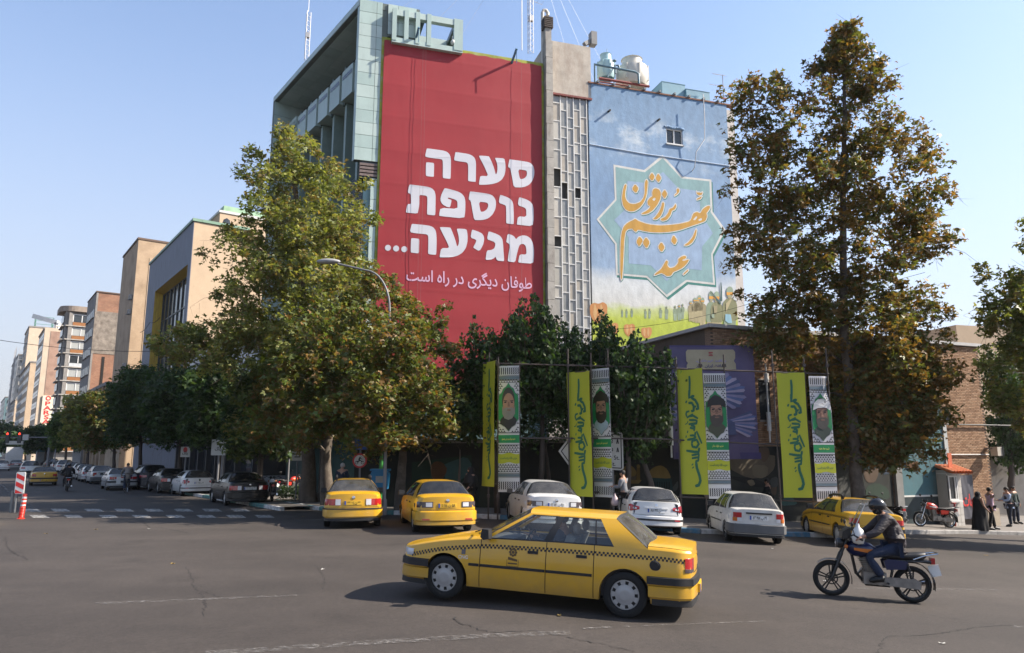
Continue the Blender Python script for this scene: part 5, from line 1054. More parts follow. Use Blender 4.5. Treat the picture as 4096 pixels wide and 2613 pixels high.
def leaves(centres, n_each, spread, size, cols, kind, rng, droop=0.0):
    """leaf-sized faces scattered round the twig ends; each leaf carries its own colour"""
    V0, F0 = kind; C = np.repeat(np.array(centres), n_each, axis=0); n = len(C)
    cl = np.repeat(rng.random(len(centres)), n_each)
    off_ = rng.normal(0, 1, (n,3)); off_ /= np.maximum(np.linalg.norm(off_, axis=1, keepdims=True), 1e-6); off_ *= (rng.random((n,1))**.5)
    sp = spread * (.6 + .8*np.repeat(rng.random(len(centres)), n_each))[:,None]
    P = C + off_*sp*np.array([1,1,.8])
    # random attitude: leaf plane tilted, tip hanging outwards
    az = rng.random(n)*2*np.pi; ti = rng.normal(droop, .75, n); ro = rng.normal(0, .6, n); sz = size*(.55+.8*rng.random(n))
    ca, sa, ct, st, cr, sr = np.cos(az), np.sin(az), np.cos(ti), np.sin(ti), np.cos(ro), np.sin(ro)
    y = np.stack([-sa*ct, ca*ct, -st], 1); x = np.stack([ca, sa, np.zeros(n)], 1); z = np.cross(x, y); x2 = x*cr[:,None] + z*sr[:,None]; z2 = np.cross(x2, y)
    vv = P[:,None,:] + sz[:,None,None]*(V0[None,:,0:1]*x2[:,None,:] + V0[None,:,1:2]*y[:,None,:] + V0[None,:,2:3]*z2[:,None,:])
    k = len(V0); ff = F0[None] + (np.arange(n)*k)[:,None,None]
    cc = np.array(cols); w = np.clip(cl*.75 + rng.random(n)*.5 - .1, 0, .999); ci = (w*len(cc)).astype(int)
    col = cc[ci]*(.75+.5*rng.random((n,1)))
    return vv.reshape(-1,3), ff.reshape(-1,4), np.repeat(col, k, axis=0)
def crown_mesh(name, parts, parent, loc):
    V = np.concatenate([p[0] for p in parts]); off_ = np.cumsum([0]+[len(p[0]) for p in parts[:-1]]); F = np.concatenate([p[1]+o for p, o in zip(parts, off_)]); Cc = np.concatenate([p[2] for p in parts])
    me = bpy.data.meshes.new(name); me.vertices.add(len(V)); me.vertices.foreach_set('co', V.astype(np.float32).ravel())
    me.loops.add(F.size); me.loops.foreach_set('vertex_index', F.astype(np.int32).ravel()); me.polygons.add(len(F)); me.polygons.foreach_set('loop_start', np.arange(0, F.size, 4, dtype=np.int32)); me.polygons.foreach_set('loop_total', np.full(len(F), 4, dtype=np.int32))
    a = me.color_attributes.new('Col', 'FLOAT_COLOR', 'POINT'); a.data.foreach_set('color', np.concatenate([Cc, np.ones((len(Cc),1))], 1).astype(np.float32).ravel())
    me.materials.append(LEAF); me.update(calc_edges=True)
    return link(name, me, parent, (0,0,0), (0,0,0), None, 'stuff')
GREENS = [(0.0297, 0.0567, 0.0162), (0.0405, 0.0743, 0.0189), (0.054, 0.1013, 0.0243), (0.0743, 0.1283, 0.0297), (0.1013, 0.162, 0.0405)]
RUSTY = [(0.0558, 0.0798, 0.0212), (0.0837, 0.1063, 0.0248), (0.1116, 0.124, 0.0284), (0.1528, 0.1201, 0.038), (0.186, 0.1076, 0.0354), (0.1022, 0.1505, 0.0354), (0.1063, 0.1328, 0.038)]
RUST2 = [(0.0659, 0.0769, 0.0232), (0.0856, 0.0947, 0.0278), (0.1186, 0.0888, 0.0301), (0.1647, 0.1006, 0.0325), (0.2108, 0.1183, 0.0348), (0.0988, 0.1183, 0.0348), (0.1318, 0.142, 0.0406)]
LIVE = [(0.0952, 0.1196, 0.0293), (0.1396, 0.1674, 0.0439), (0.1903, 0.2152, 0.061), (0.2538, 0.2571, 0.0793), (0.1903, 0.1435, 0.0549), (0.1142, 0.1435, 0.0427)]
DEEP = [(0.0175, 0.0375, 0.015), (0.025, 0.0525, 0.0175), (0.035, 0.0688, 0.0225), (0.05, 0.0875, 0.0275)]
def tree(name, label, base, trunk, blobs, ncl, per, size, cols, seed, leaf=LEAF_P, spread=.5, bark=None, group=None, r0=.22, twigs=True, cat='tree', droop=.25, gap=.35, dead=0):
    """trunk: local (x,y,z) path; blobs: (x,y,z, rx,ry,rz, weight) local ellipsoids that the crown fills unevenly"""
    rng = np.random.default_rng(seed); rd = random.Random(seed); bark = bark or BARK
    t = thing(name, label, cat, base, 0, group)
    tr = [Vector(p) for p in trunk]; n = len(tr)
    k = MB(); rad = [r0*(1-.82*i/(n-1)) for i in range(n)]; rad[0] *= 1.25
    # finer, slightly wandering trunk
    P, Rr = [], []
    for i in range(n-1):
        for j in range(5):
            f = j/5; P.append(tr[i].lerp(tr[i+1], f) + Vector((rd.uniform(-1,1), rd.uniform(-1,1), 0))*r0*.12); Rr.append(rad[i]*(1-f)+rad[i+1]*f)
    P.append(tr[-1]); Rr.append(rad[-1]); k.tube(P, Rr, 10)
    k.build('trunk', bark, t, smooth=180)
    # cluster centres: on lumpy shells inside the blobs, with holes left open
    w = np.array([b[6] for b in blobs], float); w /= w.sum(); C = []
    hol = [(rng.normal(0,1,3)) for _ in range(3)]
    while len(C) < ncl:
        b = blobs[rng.choice(len(blobs), p=w)]; d = rng.normal(0,1,3); d /= np.linalg.norm(d); r = rng.random()**.42
        p = np.array(b[:3]) + d*r*np.array(b[3:6])*(1 + .18*math.sin(3*d[0]+5*d[2]+seed)); 
        q = math.sin(p[0]*1.9+seed)+math.sin(p[1]*1.7+2*seed)+math.sin(p[2]*2.1+3*seed)
        if q > 3*(1-gap)*.72 and rng.random() < .85: continue
        C.append(p)
    C = np.array(C)
    # limbs: each cluster joins the nearest lower point already grown
    nodes = [(p, r) for p, r in zip(P, Rr)]; order = np.argsort(np.linalg.norm(C - np.array(tr[-1])*[.6,.6,.55], axis=1)); lk = MB()
    N = [np.array(p) for p, _ in nodes]; NR = [r for _, r in nodes]
    for ii, i in enumerate(order):
        c = C[i]; A_ = np.array(N); dd = np.linalg.norm(A_-c, axis=1) + np.maximum(0, A_[:,2]-c[2]+.15)*1.8; j = int(np.argmin(dd)); a = A_[j]; L = np.linalg.norm(c-a)
        if L < .05: continue
        ra = min(NR[j]*.62, .012+.028*L); rb_ = max(.006, ra*.35); m = a*.5+c*.5 + rng.normal(0,.06*L,3) + np.array([0,0,.08*L])
        lk.tube([a, m, c], [ra, (ra+rb_)*.5, rb_], 4 if ra < .03 else 6, cap=False)
        for q, rr in ((a*.66+c*.33, ra*.8),(m, (ra+rb_)*.5),(c, rb_)): N.append(np.array(q)); NR.append(rr)
    if twigs:
        for i in range(0, len(C), 2):
            c = C[i]; e = c + rng.normal(0, spread*.8, 3); lk.tube([c, (c+e)/2+rng.normal(0,.04,3), e], [.008,.006,.003], 3, cap=False)
    for i in range(dead):
        c = C[rng.integers(len(C))]; d = c - np.array(tr[-1])*.6; d[2] *= .3; d /= max(np.linalg.norm(d), .1); q = c + d*rng.uniform(.4,1.3); q[2] -= rng.uniform(.3,.9)
        lk.tube([c, (c+q)/2+np.array([0,0,.15]), q], [.012,.008,.003], 3, cap=False)
        for _ in range(3): s = c + (q-c)*rng.uniform(.4,1); lk.tube([s, s+rng.normal(0,.25,3)-np.array([0,0,.2])], [.005,.002], 3, cap=False)
    lk.build('limbs', bark, t, smooth=180, kind='stuff')
    crown_mesh('crown', [leaves(C, per, spread, size, cols, leaf, rng, droop)], t, base)
    return t
def bl(base, d, items, near=0, back=0):
    """crown lumps given where they stand: (u, v, ru, rv) seen at distance d, turned into metres about the base"""
    out = []
    for it in items:
        u, v, ru, rv = it[:4]; dd = d + (it[4] if len(it) > 4 else 0) + (back if v > 1380 and u-ru < 3325 else 0); p = at(u, v, dd); m = dd/FPX
        rx, rz = ru*m, rv*m; ry = min(max(rx, rz*.7), 3.0); out.append((p.x-base[0], p.y-base[1], p.z-base[2], rx, ry, rz, rx*rz))
        if near and rx > .9: q = at(u, v, dd-near); out.append((q.x-base[0], q.y-base[1], q.z-base[2], rx*.85, ry*.8, rz*.8, rx*rz*.5))
    return out
def tbase(u, v, d=None):
    p = ground(u, v, .13)
    if d: p = at(u, v, d); p.z = gz(p.x, p.y)+.1
    return p
def trunk_px(base, d, pts): return [(at(u,v,d).x-base.x, 0, at(u,v,d).z-base.z) for u, v in pts]
# tall plane on the right
d = 27.6; b = tbase(3440, 2085, d)
tree('plane_tree', 'tallest plane tree with rusty brown leaves in front of the brick building', b, [(0,0,-.2)] + trunk_px(b, d, [(3425,1900),(3405,1650),(3380,1350),(3370,1050),(3375,700),(3378,400),(3378,150)]),
     bl(b, d, [(3380,150,55,75),(3378,175,65,80),(3385,130,40,50),(3385,215,85,130),(3290,260,70,60),(3480,330,90,110),(3370,430,160,150),(3020,400,130,95),(3120,560,190,150),(3450,600,200,160),(3630,540,110,100),(3720,650,70,60),(3330,760,230,170),(3080,800,190,170),(3560,830,200,160),(3745,770,60,70),(3000,980,120,120),(3240,1020,220,170),(3480,1080,220,150),(3690,950,120,110),(3150,1230,190,150),(3420,1300,260,170),(3640,1230,130,110),(3250,1430,220,120),(3560,1450,230,130),(3740,1520,100,90),(3700,1390,140,90),(3480,1600,260,130),(3660,1640,180,110),(3420,1740,200,90),(3600,1760,170,80),(2960,620,70,60),(3330,1600,200,120),(3350,1760,150,70),(3520,1700,200,110),(3080,1370,150,100),(3380,1500,250,130),(3480,1820,120,60),(3570,1640,150,110),(3600,1500,170,110),(3570,1790,140,70),(3565,1850,90,40),(3455,1520,115,110),(3460,1650,120,110),(3450,1780,110,80),(3470,1400,130,100),(3580,1400,150,110),(3640,1720,120,80)], back=2.4),
     1450, 42, .155, RUST2, 21, spread=.47, group='plane trees around the square', r0=.25, dead=50, gap=.31)
# leaning plane left of the banner
d = 33; b = tbase(1235, 2001, d)
tree('plane_tree', 'tall olive green plane tree hiding the left edge of the office block', b, [(0,0,-.2)] + trunk_px(b, d, [(1232,1850),(1225,1600),(1215,1300),(1200,1000),(1180,750),(1160,600)]),
     bl(b, d, [(1150,560,55,70),(1180,670,130,110),(1040,690,95,80),(1000,640,50,60),(1290,740,120,110),(1090,830,170,120),(1330,880,140,110),(1400,760,70,60),(1450,860,70,60),(1180,960,190,130),(960,960,110,80),(1000,1030,170,90),(1390,990,120,100),(820,1010,70,50),(1180,1120,220,130),(980,1180,130,90),(1380,1130,110,100),(1200,1280,230,120),(1000,1330,170,90),(1350,1320,140,120),(880,1330,120,70),(1150,1440,240,110),(760,1330,90,50),(690,1390,110,80),(850,1420,150,90)], 2.6),
     720, 44, .155, LIVE, 22, spread=.5, group='plane trees around the square', r0=.34, dead=60, gap=.52)
d = 31; b = tbase(1310, 2010, d)
tree('plane_tree', 'rust-tinged plane tree standing between the street lamp and the left tall plane', b, [(0,0,-.2)] + trunk_px(b, d, [(1305,1850),(1320,1650),(1330,1450),(1330,1300)]),
     bl(b, d, [(1300,1380,170,140),(1180,1480,150,110),(1420,1300,120,120),(1470,1180,80,100),(1250,1600,220,110),(1430,1480,140,120),(1100,1600,130,90),(1200,1720,200,80),(1400,1640,160,100),(1050,1700,110,70)], 3.5),
     520, 42, .15, RUSTY, 23, spread=.48, group='plane trees around the square', r0=.26, gap=.4, dead=10)
d = 28.2; b = tbase(1600, 2040, d)
tree('plane_tree', 'rust-leaved plane tree in front of the lower left corner of the red banner', b, [(0,0,-.2)] + trunk_px(b, d, [(1605,1900),(1615,1750),(1600,1550),(1580,1350),(1570,1250)]),
     bl(b, d, [(1560,1180,70,90),(1640,1230,50,70),(1490,1130,50,60),(1590,1330,150,110),(1720,1310,90,70),(1770,1250,40,40),(1500,1430,150,120),(1660,1450,170,110),(1780,1400,70,60),(1560,1580,200,110),(1740,1570,110,100),(1440,1620,130,90),(1600,1730,190,90),(1480,1760,110,60),(1720,1690,110,70)], 3.0),
     560, 40, .14, RUSTY, 24, spread=.42, group='plane trees around the square', r0=.2, gap=.42, dead=14)
# broad-leaved shoots behind the banners
def shoots(u0, u1, vtop, base_v, d, n, seed, label, trunks, lean=0):
    b = tbase((u0+u1)/2, base_v, d); rng = np.random.default_rng(seed); m = d/FPX
    t = thing('mulberry_tree', label, 'tree', b, 0, 'leafy green trees behind the banners'); k = MB(); C = []; tk = MB()
    for (ut, v0, v1, dx) in trunks:
        p0, p1 = at(ut, v0, d), at(ut+dx, v1, d); p0.z = gz(p0.x,p0.y)-.1
        tk.tube([p0-b, (p0*.5+p1*.5)-b+Vector((.08,0,.1)), p1-b], [.12,.1,.07], 8); ends = p1-b
        for i in range(n//len(trunks)):
            u = ut + (rng.random()-.5)*(u1-u0)*1.1/len(trunks) + dx*.3; u = min(max(u,u0),u1); v = vtop(u) + rng.random()**2*200; p = at(u, v, d + rng.uniform(-1.2,1.2)) - b
            a = ends + Vector((rng.uniform(-.3,.3)*2, rng.uniform(-.5,.5), rng.uniform(-.2,.4))); mid = Vector((p.x*.85+a.x*.15, p.y, a.z*.6+p.z*.4)); k.tube([ends, a, mid, p], [.035,.028,.018,.006], 4, cap=False)
            for s in np.linspace(0, 1, 18):
                q = a.lerp(mid, s*2) if s < .5 else mid.lerp(p, s*2-1); C.append(np.array(q)+rng.normal(0,.06+.22*(1-s),3))
    tk.build('trunk', BARKD, t, smooth=180); k.build('limbs', BARKD, t, kind='stuff')
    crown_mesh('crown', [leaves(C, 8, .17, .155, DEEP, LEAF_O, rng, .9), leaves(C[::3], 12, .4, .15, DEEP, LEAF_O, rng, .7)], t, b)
shoots(1775, 2190, lambda u: 1330-150*math.exp(-((u-2130)/90)**2)-70*math.exp(-((u-1880)/40)**2), 2060, 27.0, 84, 31, 'dark leafy tree with upright shoots in front of the red banner bottom', [(2150,2060,1640,20),(1990,2060,1700,-30)])
shoots(2150, 2460, lambda u: 1310-80*math.exp(-((u-2390)/40)**2)-60*math.exp(-((u-2200)/40)**2), 2060, 27.2, 66, 32, 'dark leafy tree with upright shoots below the glazed stair tower', [(2320,2060,1660,0)])
shoots(2430, 2680, lambda u: 1410-70*math.exp(-((u-2540)/35)**2)-40*math.exp(-((u-2470)/25)**2), 2060, 26.6, 56, 33, 'dark leafy tree with a leaning trunk before the mural meadow', [(2640,2065,1780,-90),(2500,2065,1700,10)])
d=27.6; b = tbase(2200,2050,d)
tree('mulberry_tree', 'low dark tree filling the shade between the first two banner pairs', b, [(0,0,-.2)] + trunk_px(b, d, [(2195,1900),(2180,1750)]),
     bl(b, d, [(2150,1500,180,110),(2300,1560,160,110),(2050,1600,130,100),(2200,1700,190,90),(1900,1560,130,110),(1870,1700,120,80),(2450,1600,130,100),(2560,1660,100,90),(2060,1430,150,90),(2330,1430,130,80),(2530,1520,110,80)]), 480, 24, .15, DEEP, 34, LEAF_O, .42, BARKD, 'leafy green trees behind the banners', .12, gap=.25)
d=26.6; b = tbase(1830,2055,d)
tree('mulberry_tree', 'shadowy tree beside the leftmost yellow banner by the teal wall', b, [(0,0,-.2)] + trunk_px(b, d, [(1835,1950),(1840,1800)]),
     bl(b, d, [(1810,1560,90,110),(1850,1690,110,90),(1760,1700,80,70),(1900,1470,80,90)]), 130, 24, .15, DEEP, 35, LEAF_O, .4, BARKD, 'leafy green trees behind the banners', .1, gap=.3)
# street row on the left, dark and dense, each with its trunk
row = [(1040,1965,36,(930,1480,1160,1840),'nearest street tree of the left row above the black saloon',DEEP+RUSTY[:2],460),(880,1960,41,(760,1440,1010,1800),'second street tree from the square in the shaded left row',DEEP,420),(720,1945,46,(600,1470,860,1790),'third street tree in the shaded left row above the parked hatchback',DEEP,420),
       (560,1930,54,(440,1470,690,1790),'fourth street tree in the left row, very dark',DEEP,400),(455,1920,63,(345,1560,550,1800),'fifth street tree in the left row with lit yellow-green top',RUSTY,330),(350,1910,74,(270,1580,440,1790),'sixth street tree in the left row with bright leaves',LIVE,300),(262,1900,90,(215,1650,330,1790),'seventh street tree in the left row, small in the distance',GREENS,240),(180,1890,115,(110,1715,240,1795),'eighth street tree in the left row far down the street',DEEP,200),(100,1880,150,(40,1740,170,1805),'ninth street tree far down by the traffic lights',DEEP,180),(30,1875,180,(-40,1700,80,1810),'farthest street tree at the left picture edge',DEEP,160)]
for i, (u, v, d, (u0,v0,u1,v1), lb, cols, nc) in enumerate(row):
    b = tbase(u, v, d); cx_, w, h = (u0+u1)/2, (u1-u0)/2*1.18, (v1-v0)/2; vm_ = (v0+v1)/2
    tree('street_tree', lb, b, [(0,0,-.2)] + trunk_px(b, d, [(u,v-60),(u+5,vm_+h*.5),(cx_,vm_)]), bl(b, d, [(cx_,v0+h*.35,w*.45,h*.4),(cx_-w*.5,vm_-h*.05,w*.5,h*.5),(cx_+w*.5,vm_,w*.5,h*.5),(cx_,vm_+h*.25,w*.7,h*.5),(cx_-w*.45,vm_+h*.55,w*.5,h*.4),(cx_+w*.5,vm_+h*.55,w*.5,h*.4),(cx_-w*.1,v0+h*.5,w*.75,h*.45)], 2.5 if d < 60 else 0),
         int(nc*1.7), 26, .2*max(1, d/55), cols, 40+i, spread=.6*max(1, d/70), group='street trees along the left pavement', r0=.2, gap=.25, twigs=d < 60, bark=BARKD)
# right edge
d = 27.5; b = tbase(4180, 2110, d)
tree('plane_tree', 'plane tree at the right picture edge with branches reaching in', b, [(0,0,-.2)] + trunk_px(b, d, [(4180,1850),(4190,1550),(4170,1250),(4150,1000)]),
     bl(b, d, [(4080,1130,60,90),(4100,1260,90,90),(4000,1210,70,50),(3880,1170,80,55),(3960,1290,60,40),(4060,1400,110,90),(3990,1480,80,60),(4080,1540,80,70),(4020,1610,70,60),(4090,1650,50,50),(4200,1350,120,250),(4150,950,50,80),(4180,1650,90,120),(3950,1100,40,40)]),
     260, 34, .16, LIVE, 61, spread=.42, group='plane trees around the square', r0=.26, gap=.55, dead=14)
d = 24.5; b = tbase(4560, 2180, d)
tree('plane_tree', 'plane tree just beyond the right picture edge shading the kerb', b, [(0,0,-.2)] + trunk_px(b, d, [(4560,1900),(4570,1600),(4560,1300)]),
     bl(b, d, [(4480,1500,190,150),(4600,1350,200,180),(4420,1650,150,90),(4650,1600,180,120),(4540,1150,150,130)]), 420, 34, .18, LIVE, 63, spread=.5, group='plane trees around the square', r0=.26, gap=.3)
d = 44; b = tbase(4040, 1990, d)
tree('willow_tree', 'drooping dark green tree in the shade behind the brick building corner', b, [(0,0,-.2)] + trunk_px(b, d, [(4045,1900),(4040,1750),(4030,1600)]),
     bl(b, d, [(4030,1560,80,90),(4060,1680,90,110),(4000,1760,50,90),(4080,1800,60,90),(4120,1600,80,120),(4000,1480,60,60)]), 240, 30, .22, DEEP, 62, LEAF_O, .6, BARKD, None, .22, gap=.2, droop=1.2)
# low hedge round the planter
for i, (u, v, w, lb) in enumerate(((1215,2000,.8,'clipped low hedge at the foot of the plane trees by the striped kerb'),(1165,1998,.6,'small low hedge left of the leaning plane trunk'))):
    b = tbase(u, v); rng = np.random.default_rng(70+i); C = [np.array((rng.uniform(-w,w), rng.uniform(-.35,.35), rng.uniform(.05,.6))) for _ in range(160)]
    t = thing('hedge', lb, 'hedge', b, 0, 'hedges by the kerb'); crown_mesh('foliage', [leaves(C, 16, .12, .05, DEEP, LEAF_O, rng, .2)], t, b)
# ================================================================== BANNERS ON SCAFFOLD
YEL = hung_cloth_mat('banner_lime', (.34,.36,.03)); DGR = mat('banner_green_ink', (.01,.10,.055), .5); KEF = hung_cloth_mat('banner_keffiyeh_white', (.47,.47,.49)); KBL = mat('banner_black_ink', (.015,.015,.018), .5)
BGR = mat('banner_green', (.006,.17,.055), .5); BGY = mat('banner_grey_band', (.10,.14,.17), .5); SCF = mat('scaffold_tube', (.05,.038,.033), .6, var=.3, scale=5); SKN = mat('print_skin', (.27,.15,.105), .5, var=.1, scale=4); SKD = mat('print_skin_dark', (.17,.09,.065), .5); LIMT = mat('print_lime_text', (.55,.55,.12), .5)
BD = 25.6
SCA = Frame(at(1990,1500,BD).x, BD, 0.0)
scaf = thing('scaffold', 'brown scaffold tube frame the tall street banners hang from', 'scaffold', (SCA.o.x, BD, 0))
def X_(u): return at(u, 1700, BD).x
def Z_(v, u=2048): return at(u, v, BD).z
def line(us, vs, name):
    p = [Vector((X_(u), BD, at(u, v, BD).z)) - scaf.location for u, v in zip(us, vs)]; return MB().tube(p, .028, 8).build(name, SCF, scaf)
line((1930,2600,3330), (1453,1470,1497), 'top_rail'); line((1940,2600,3340), (1935,1985,2010), 'bottom_rail'); line((1935,2600,3335), (1752,1755,1790), 'middle_rail')
for u in (1955,1992,2078,2275,2368,2436,2713,2812,2908,3102,3232,3325):
    MB().tube([(X_(u)-scaf.location.x, .05*(u%3-1), gz(X_(u),BD)), (X_(u)-scaf.location.x, .05*(u%3-1), Z_(1395+(u%7)*8))], .028, 8).build('upright', SCF, scaf)
    for v in (1462,1765,1985): MB().box(-.05,.05,-.06,.06,-.05,.05).build('coupler', SCF, scaf, loc=(X_(u)-scaf.location.x, .05*(u%3-1), Z_(v)))
CB = crop(0, 0, 1)
# brush strokes of the vertical lettering in banner units (x 0..1 across, y 0..1 down)
def bz(u0, v0, w_, h_): return lambda pts: [((a-u0)/w_, (b-v0)/h_) for a, b in pts]
YS = bz(20, 45, 375, 1460)
STK = [([(210,130),(212,210),(205,300),(195,390),(250,370),(270,375)], 20), ([(195,300),(190,400)], 16), ([(225,390),(280,420),(310,470),(315,520),(280,525)], 22), ([(140,430),(160,440)], 24), ([(180,450),(230,450),(255,490),(250,540),(215,550)], 22), ([(270,490),(285,500)], 22),
 ([(190,545),(150,555),(140,580),(155,620),(240,580)], 16), ([(165,610),(240,600),(305,635)], 18), ([(180,650),(285,655)], 20), ([(170,700),(280,690),(285,650)], 20), ([(120,700),(150,690),(165,660)], 8), ([(185,740),(235,750),(245,720),(200,715)], 18), ([(255,720),(240,780)], 16),
 ([(145,785),(160,790)], 22), ([(120,840),(135,845)], 22), ([(180,830),(250,830),(260,790)], 18), ([(275,780),(335,925)], 18), ([(140,880),(230,870),(265,840)], 20), ([(200,920),(210,960),(260,970),(295,930),(270,880),(215,890),(200,920)], 20), ([(120,1005),(230,1020),(285,1020),(300,970)], 20), ([(190,1060),(280,1045)], 18), ([(190,1095),(285,1080),(285,1030)], 18), ([(235,1130),(275,1120),(280,1090)], 18),
 ([(190,1160),(200,1170)], 22), ([(195,1195),(205,1205)], 22), ([(245,1130),(250,1200),(280,1290),(290,1350),(265,1400),(215,1412)], 24)]
def ribbon(k, pts, w, fn):
    """a brush stroke of width w along pts, both in banner fractions"""
    n = len(pts); L, Rr = [], []
    for i, p in enumerate(pts):
        a, b = pts[max(i-1,0)], pts[min(i+1,n-1)]; dx, dy = (b[0]-a[0])*.26, (b[1]-a[1]); l = math.hypot(dx, dy) or 1; nx, ny = -dy/l, dx/l
        ww = w*(.75 if i in (0,n-1) else 1); L.append(fn(p[0]+nx*ww/2/.26, p[1]+ny*ww/2)); Rr.append(fn(p[0]-nx*ww/2/.26, p[1]-ny*ww/2))
    k.grid([L, Rr])
def banner_thing(name, label, u, v0, v1, width, yaw, d=BD-.12, group=None, phase=0.0, curl=0.0, lime=False):
    x = X_(u); z0, z1 = Z_(v1), Z_(v0); t = thing(name, label, 'banner', (x, d, 0), yaw, group); H = z1-z0
    def fn(off_):
        def f(a, b):
            sway = .05*b*math.sin(phase*2) + .03*(a-.5)*math.sin(phase) + (.02*math.sin(a*5+b*6+phase) if lime else 0)
            xx = (a-.5)*width + .05*b*math.sin(phase)
            if curl and a > .7: sway -= curl*(a-.7)*max(0, 1-abs(b-.08)*5); xx -= curl*.8*(a-.7)*max(0,1-abs(b-.1)*6)
            return (xx, -sway-off_*1.6, z1 - b*H)
        return f
    return t, fn
def grid_patch(k, a0, a1, b0, b1, f, na=6, nb=6, mi=0): return k.grid([[f(a0+(a1-a0)*i/na, b0+(b1-b0)*j/nb) for j in range(nb+1)] for i in range(na+1)], mi, True)
WHERE = ('leftmost pair, before the red banner', 'second pair, by the street name sign', 'third pair, in front of the purple poster', 'rightmost pair, by the tall plane tree')
for i, (u0, u1, v0, v1, ph, yaw) in enumerate(((1934,1978,1450,1945,.6,R(-62)),(2275,2352,1489,1985,1.5,R(-38)),(2716,2803,1478,1977,2.6,R(-30)),(3113,3222,1493,1990,3.4,R(-4)))):
    t, fn = banner_thing('banner', 'tall lime yellow banner with green vertical lettering, ' + WHERE[i], (u0+u1)/2, v0, v1, .95, yaw, BD-.16, 'lime banners on the scaffold', ph, lime=True)
    grid_patch(MB(), 0, 1, 0, 1, fn(0), 10, 40).build('sheet', YEL, t, smooth=180)
    k = MB()
    for pts, w in STK:
        pts = YS(pts); q = []
        for a, b in zip(pts, pts[1:]): q += [a, ((a[0]+b[0])/2, (a[1]+b[1])/2)]
        ribbon(k, q + [pts[-1]], w*1.5/1460, fn(.006))
    k.build('lettering', DGR, t, kind='stuff')
    MB().tube([fn(-.02)(0,.003), fn(-.02)(1,.003)], .018, 6).build('top_batten', SCF, t)
FACES = ((dict(cap=None, beard=(.16,.15,.14), hair=(.03,.028,.026), shirt=(.015,.015,.017), glasses=False)), (dict(cap=(.01,.01,.012), beard=(.02,.016,.013), hair=(.01,.01,.012), shirt=(.25,.33,.4), glasses=True)), (dict(cap=(.012,.012,.014), beard=(.05,.04,.035), hair=(.03,.03,.03), shirt=(.05,.055,.035), glasses=True)), (dict(cap=(.4,.41,.42), beard=(.05,.045,.04), hair=(.03,.03,.03), shirt=(.03,.045,.035), glasses=False)))
NAMES = ('شهید سردار سید رضی موسوی','شهید سید عباس موسوی','شهید فؤاد شکر','شهید عماد مغنیه')
DESC = ('a grey-bearded man in a black shirt','a man in black turban and glasses','a man in black beret and glasses','a bearded man in pale cap, corner curling')
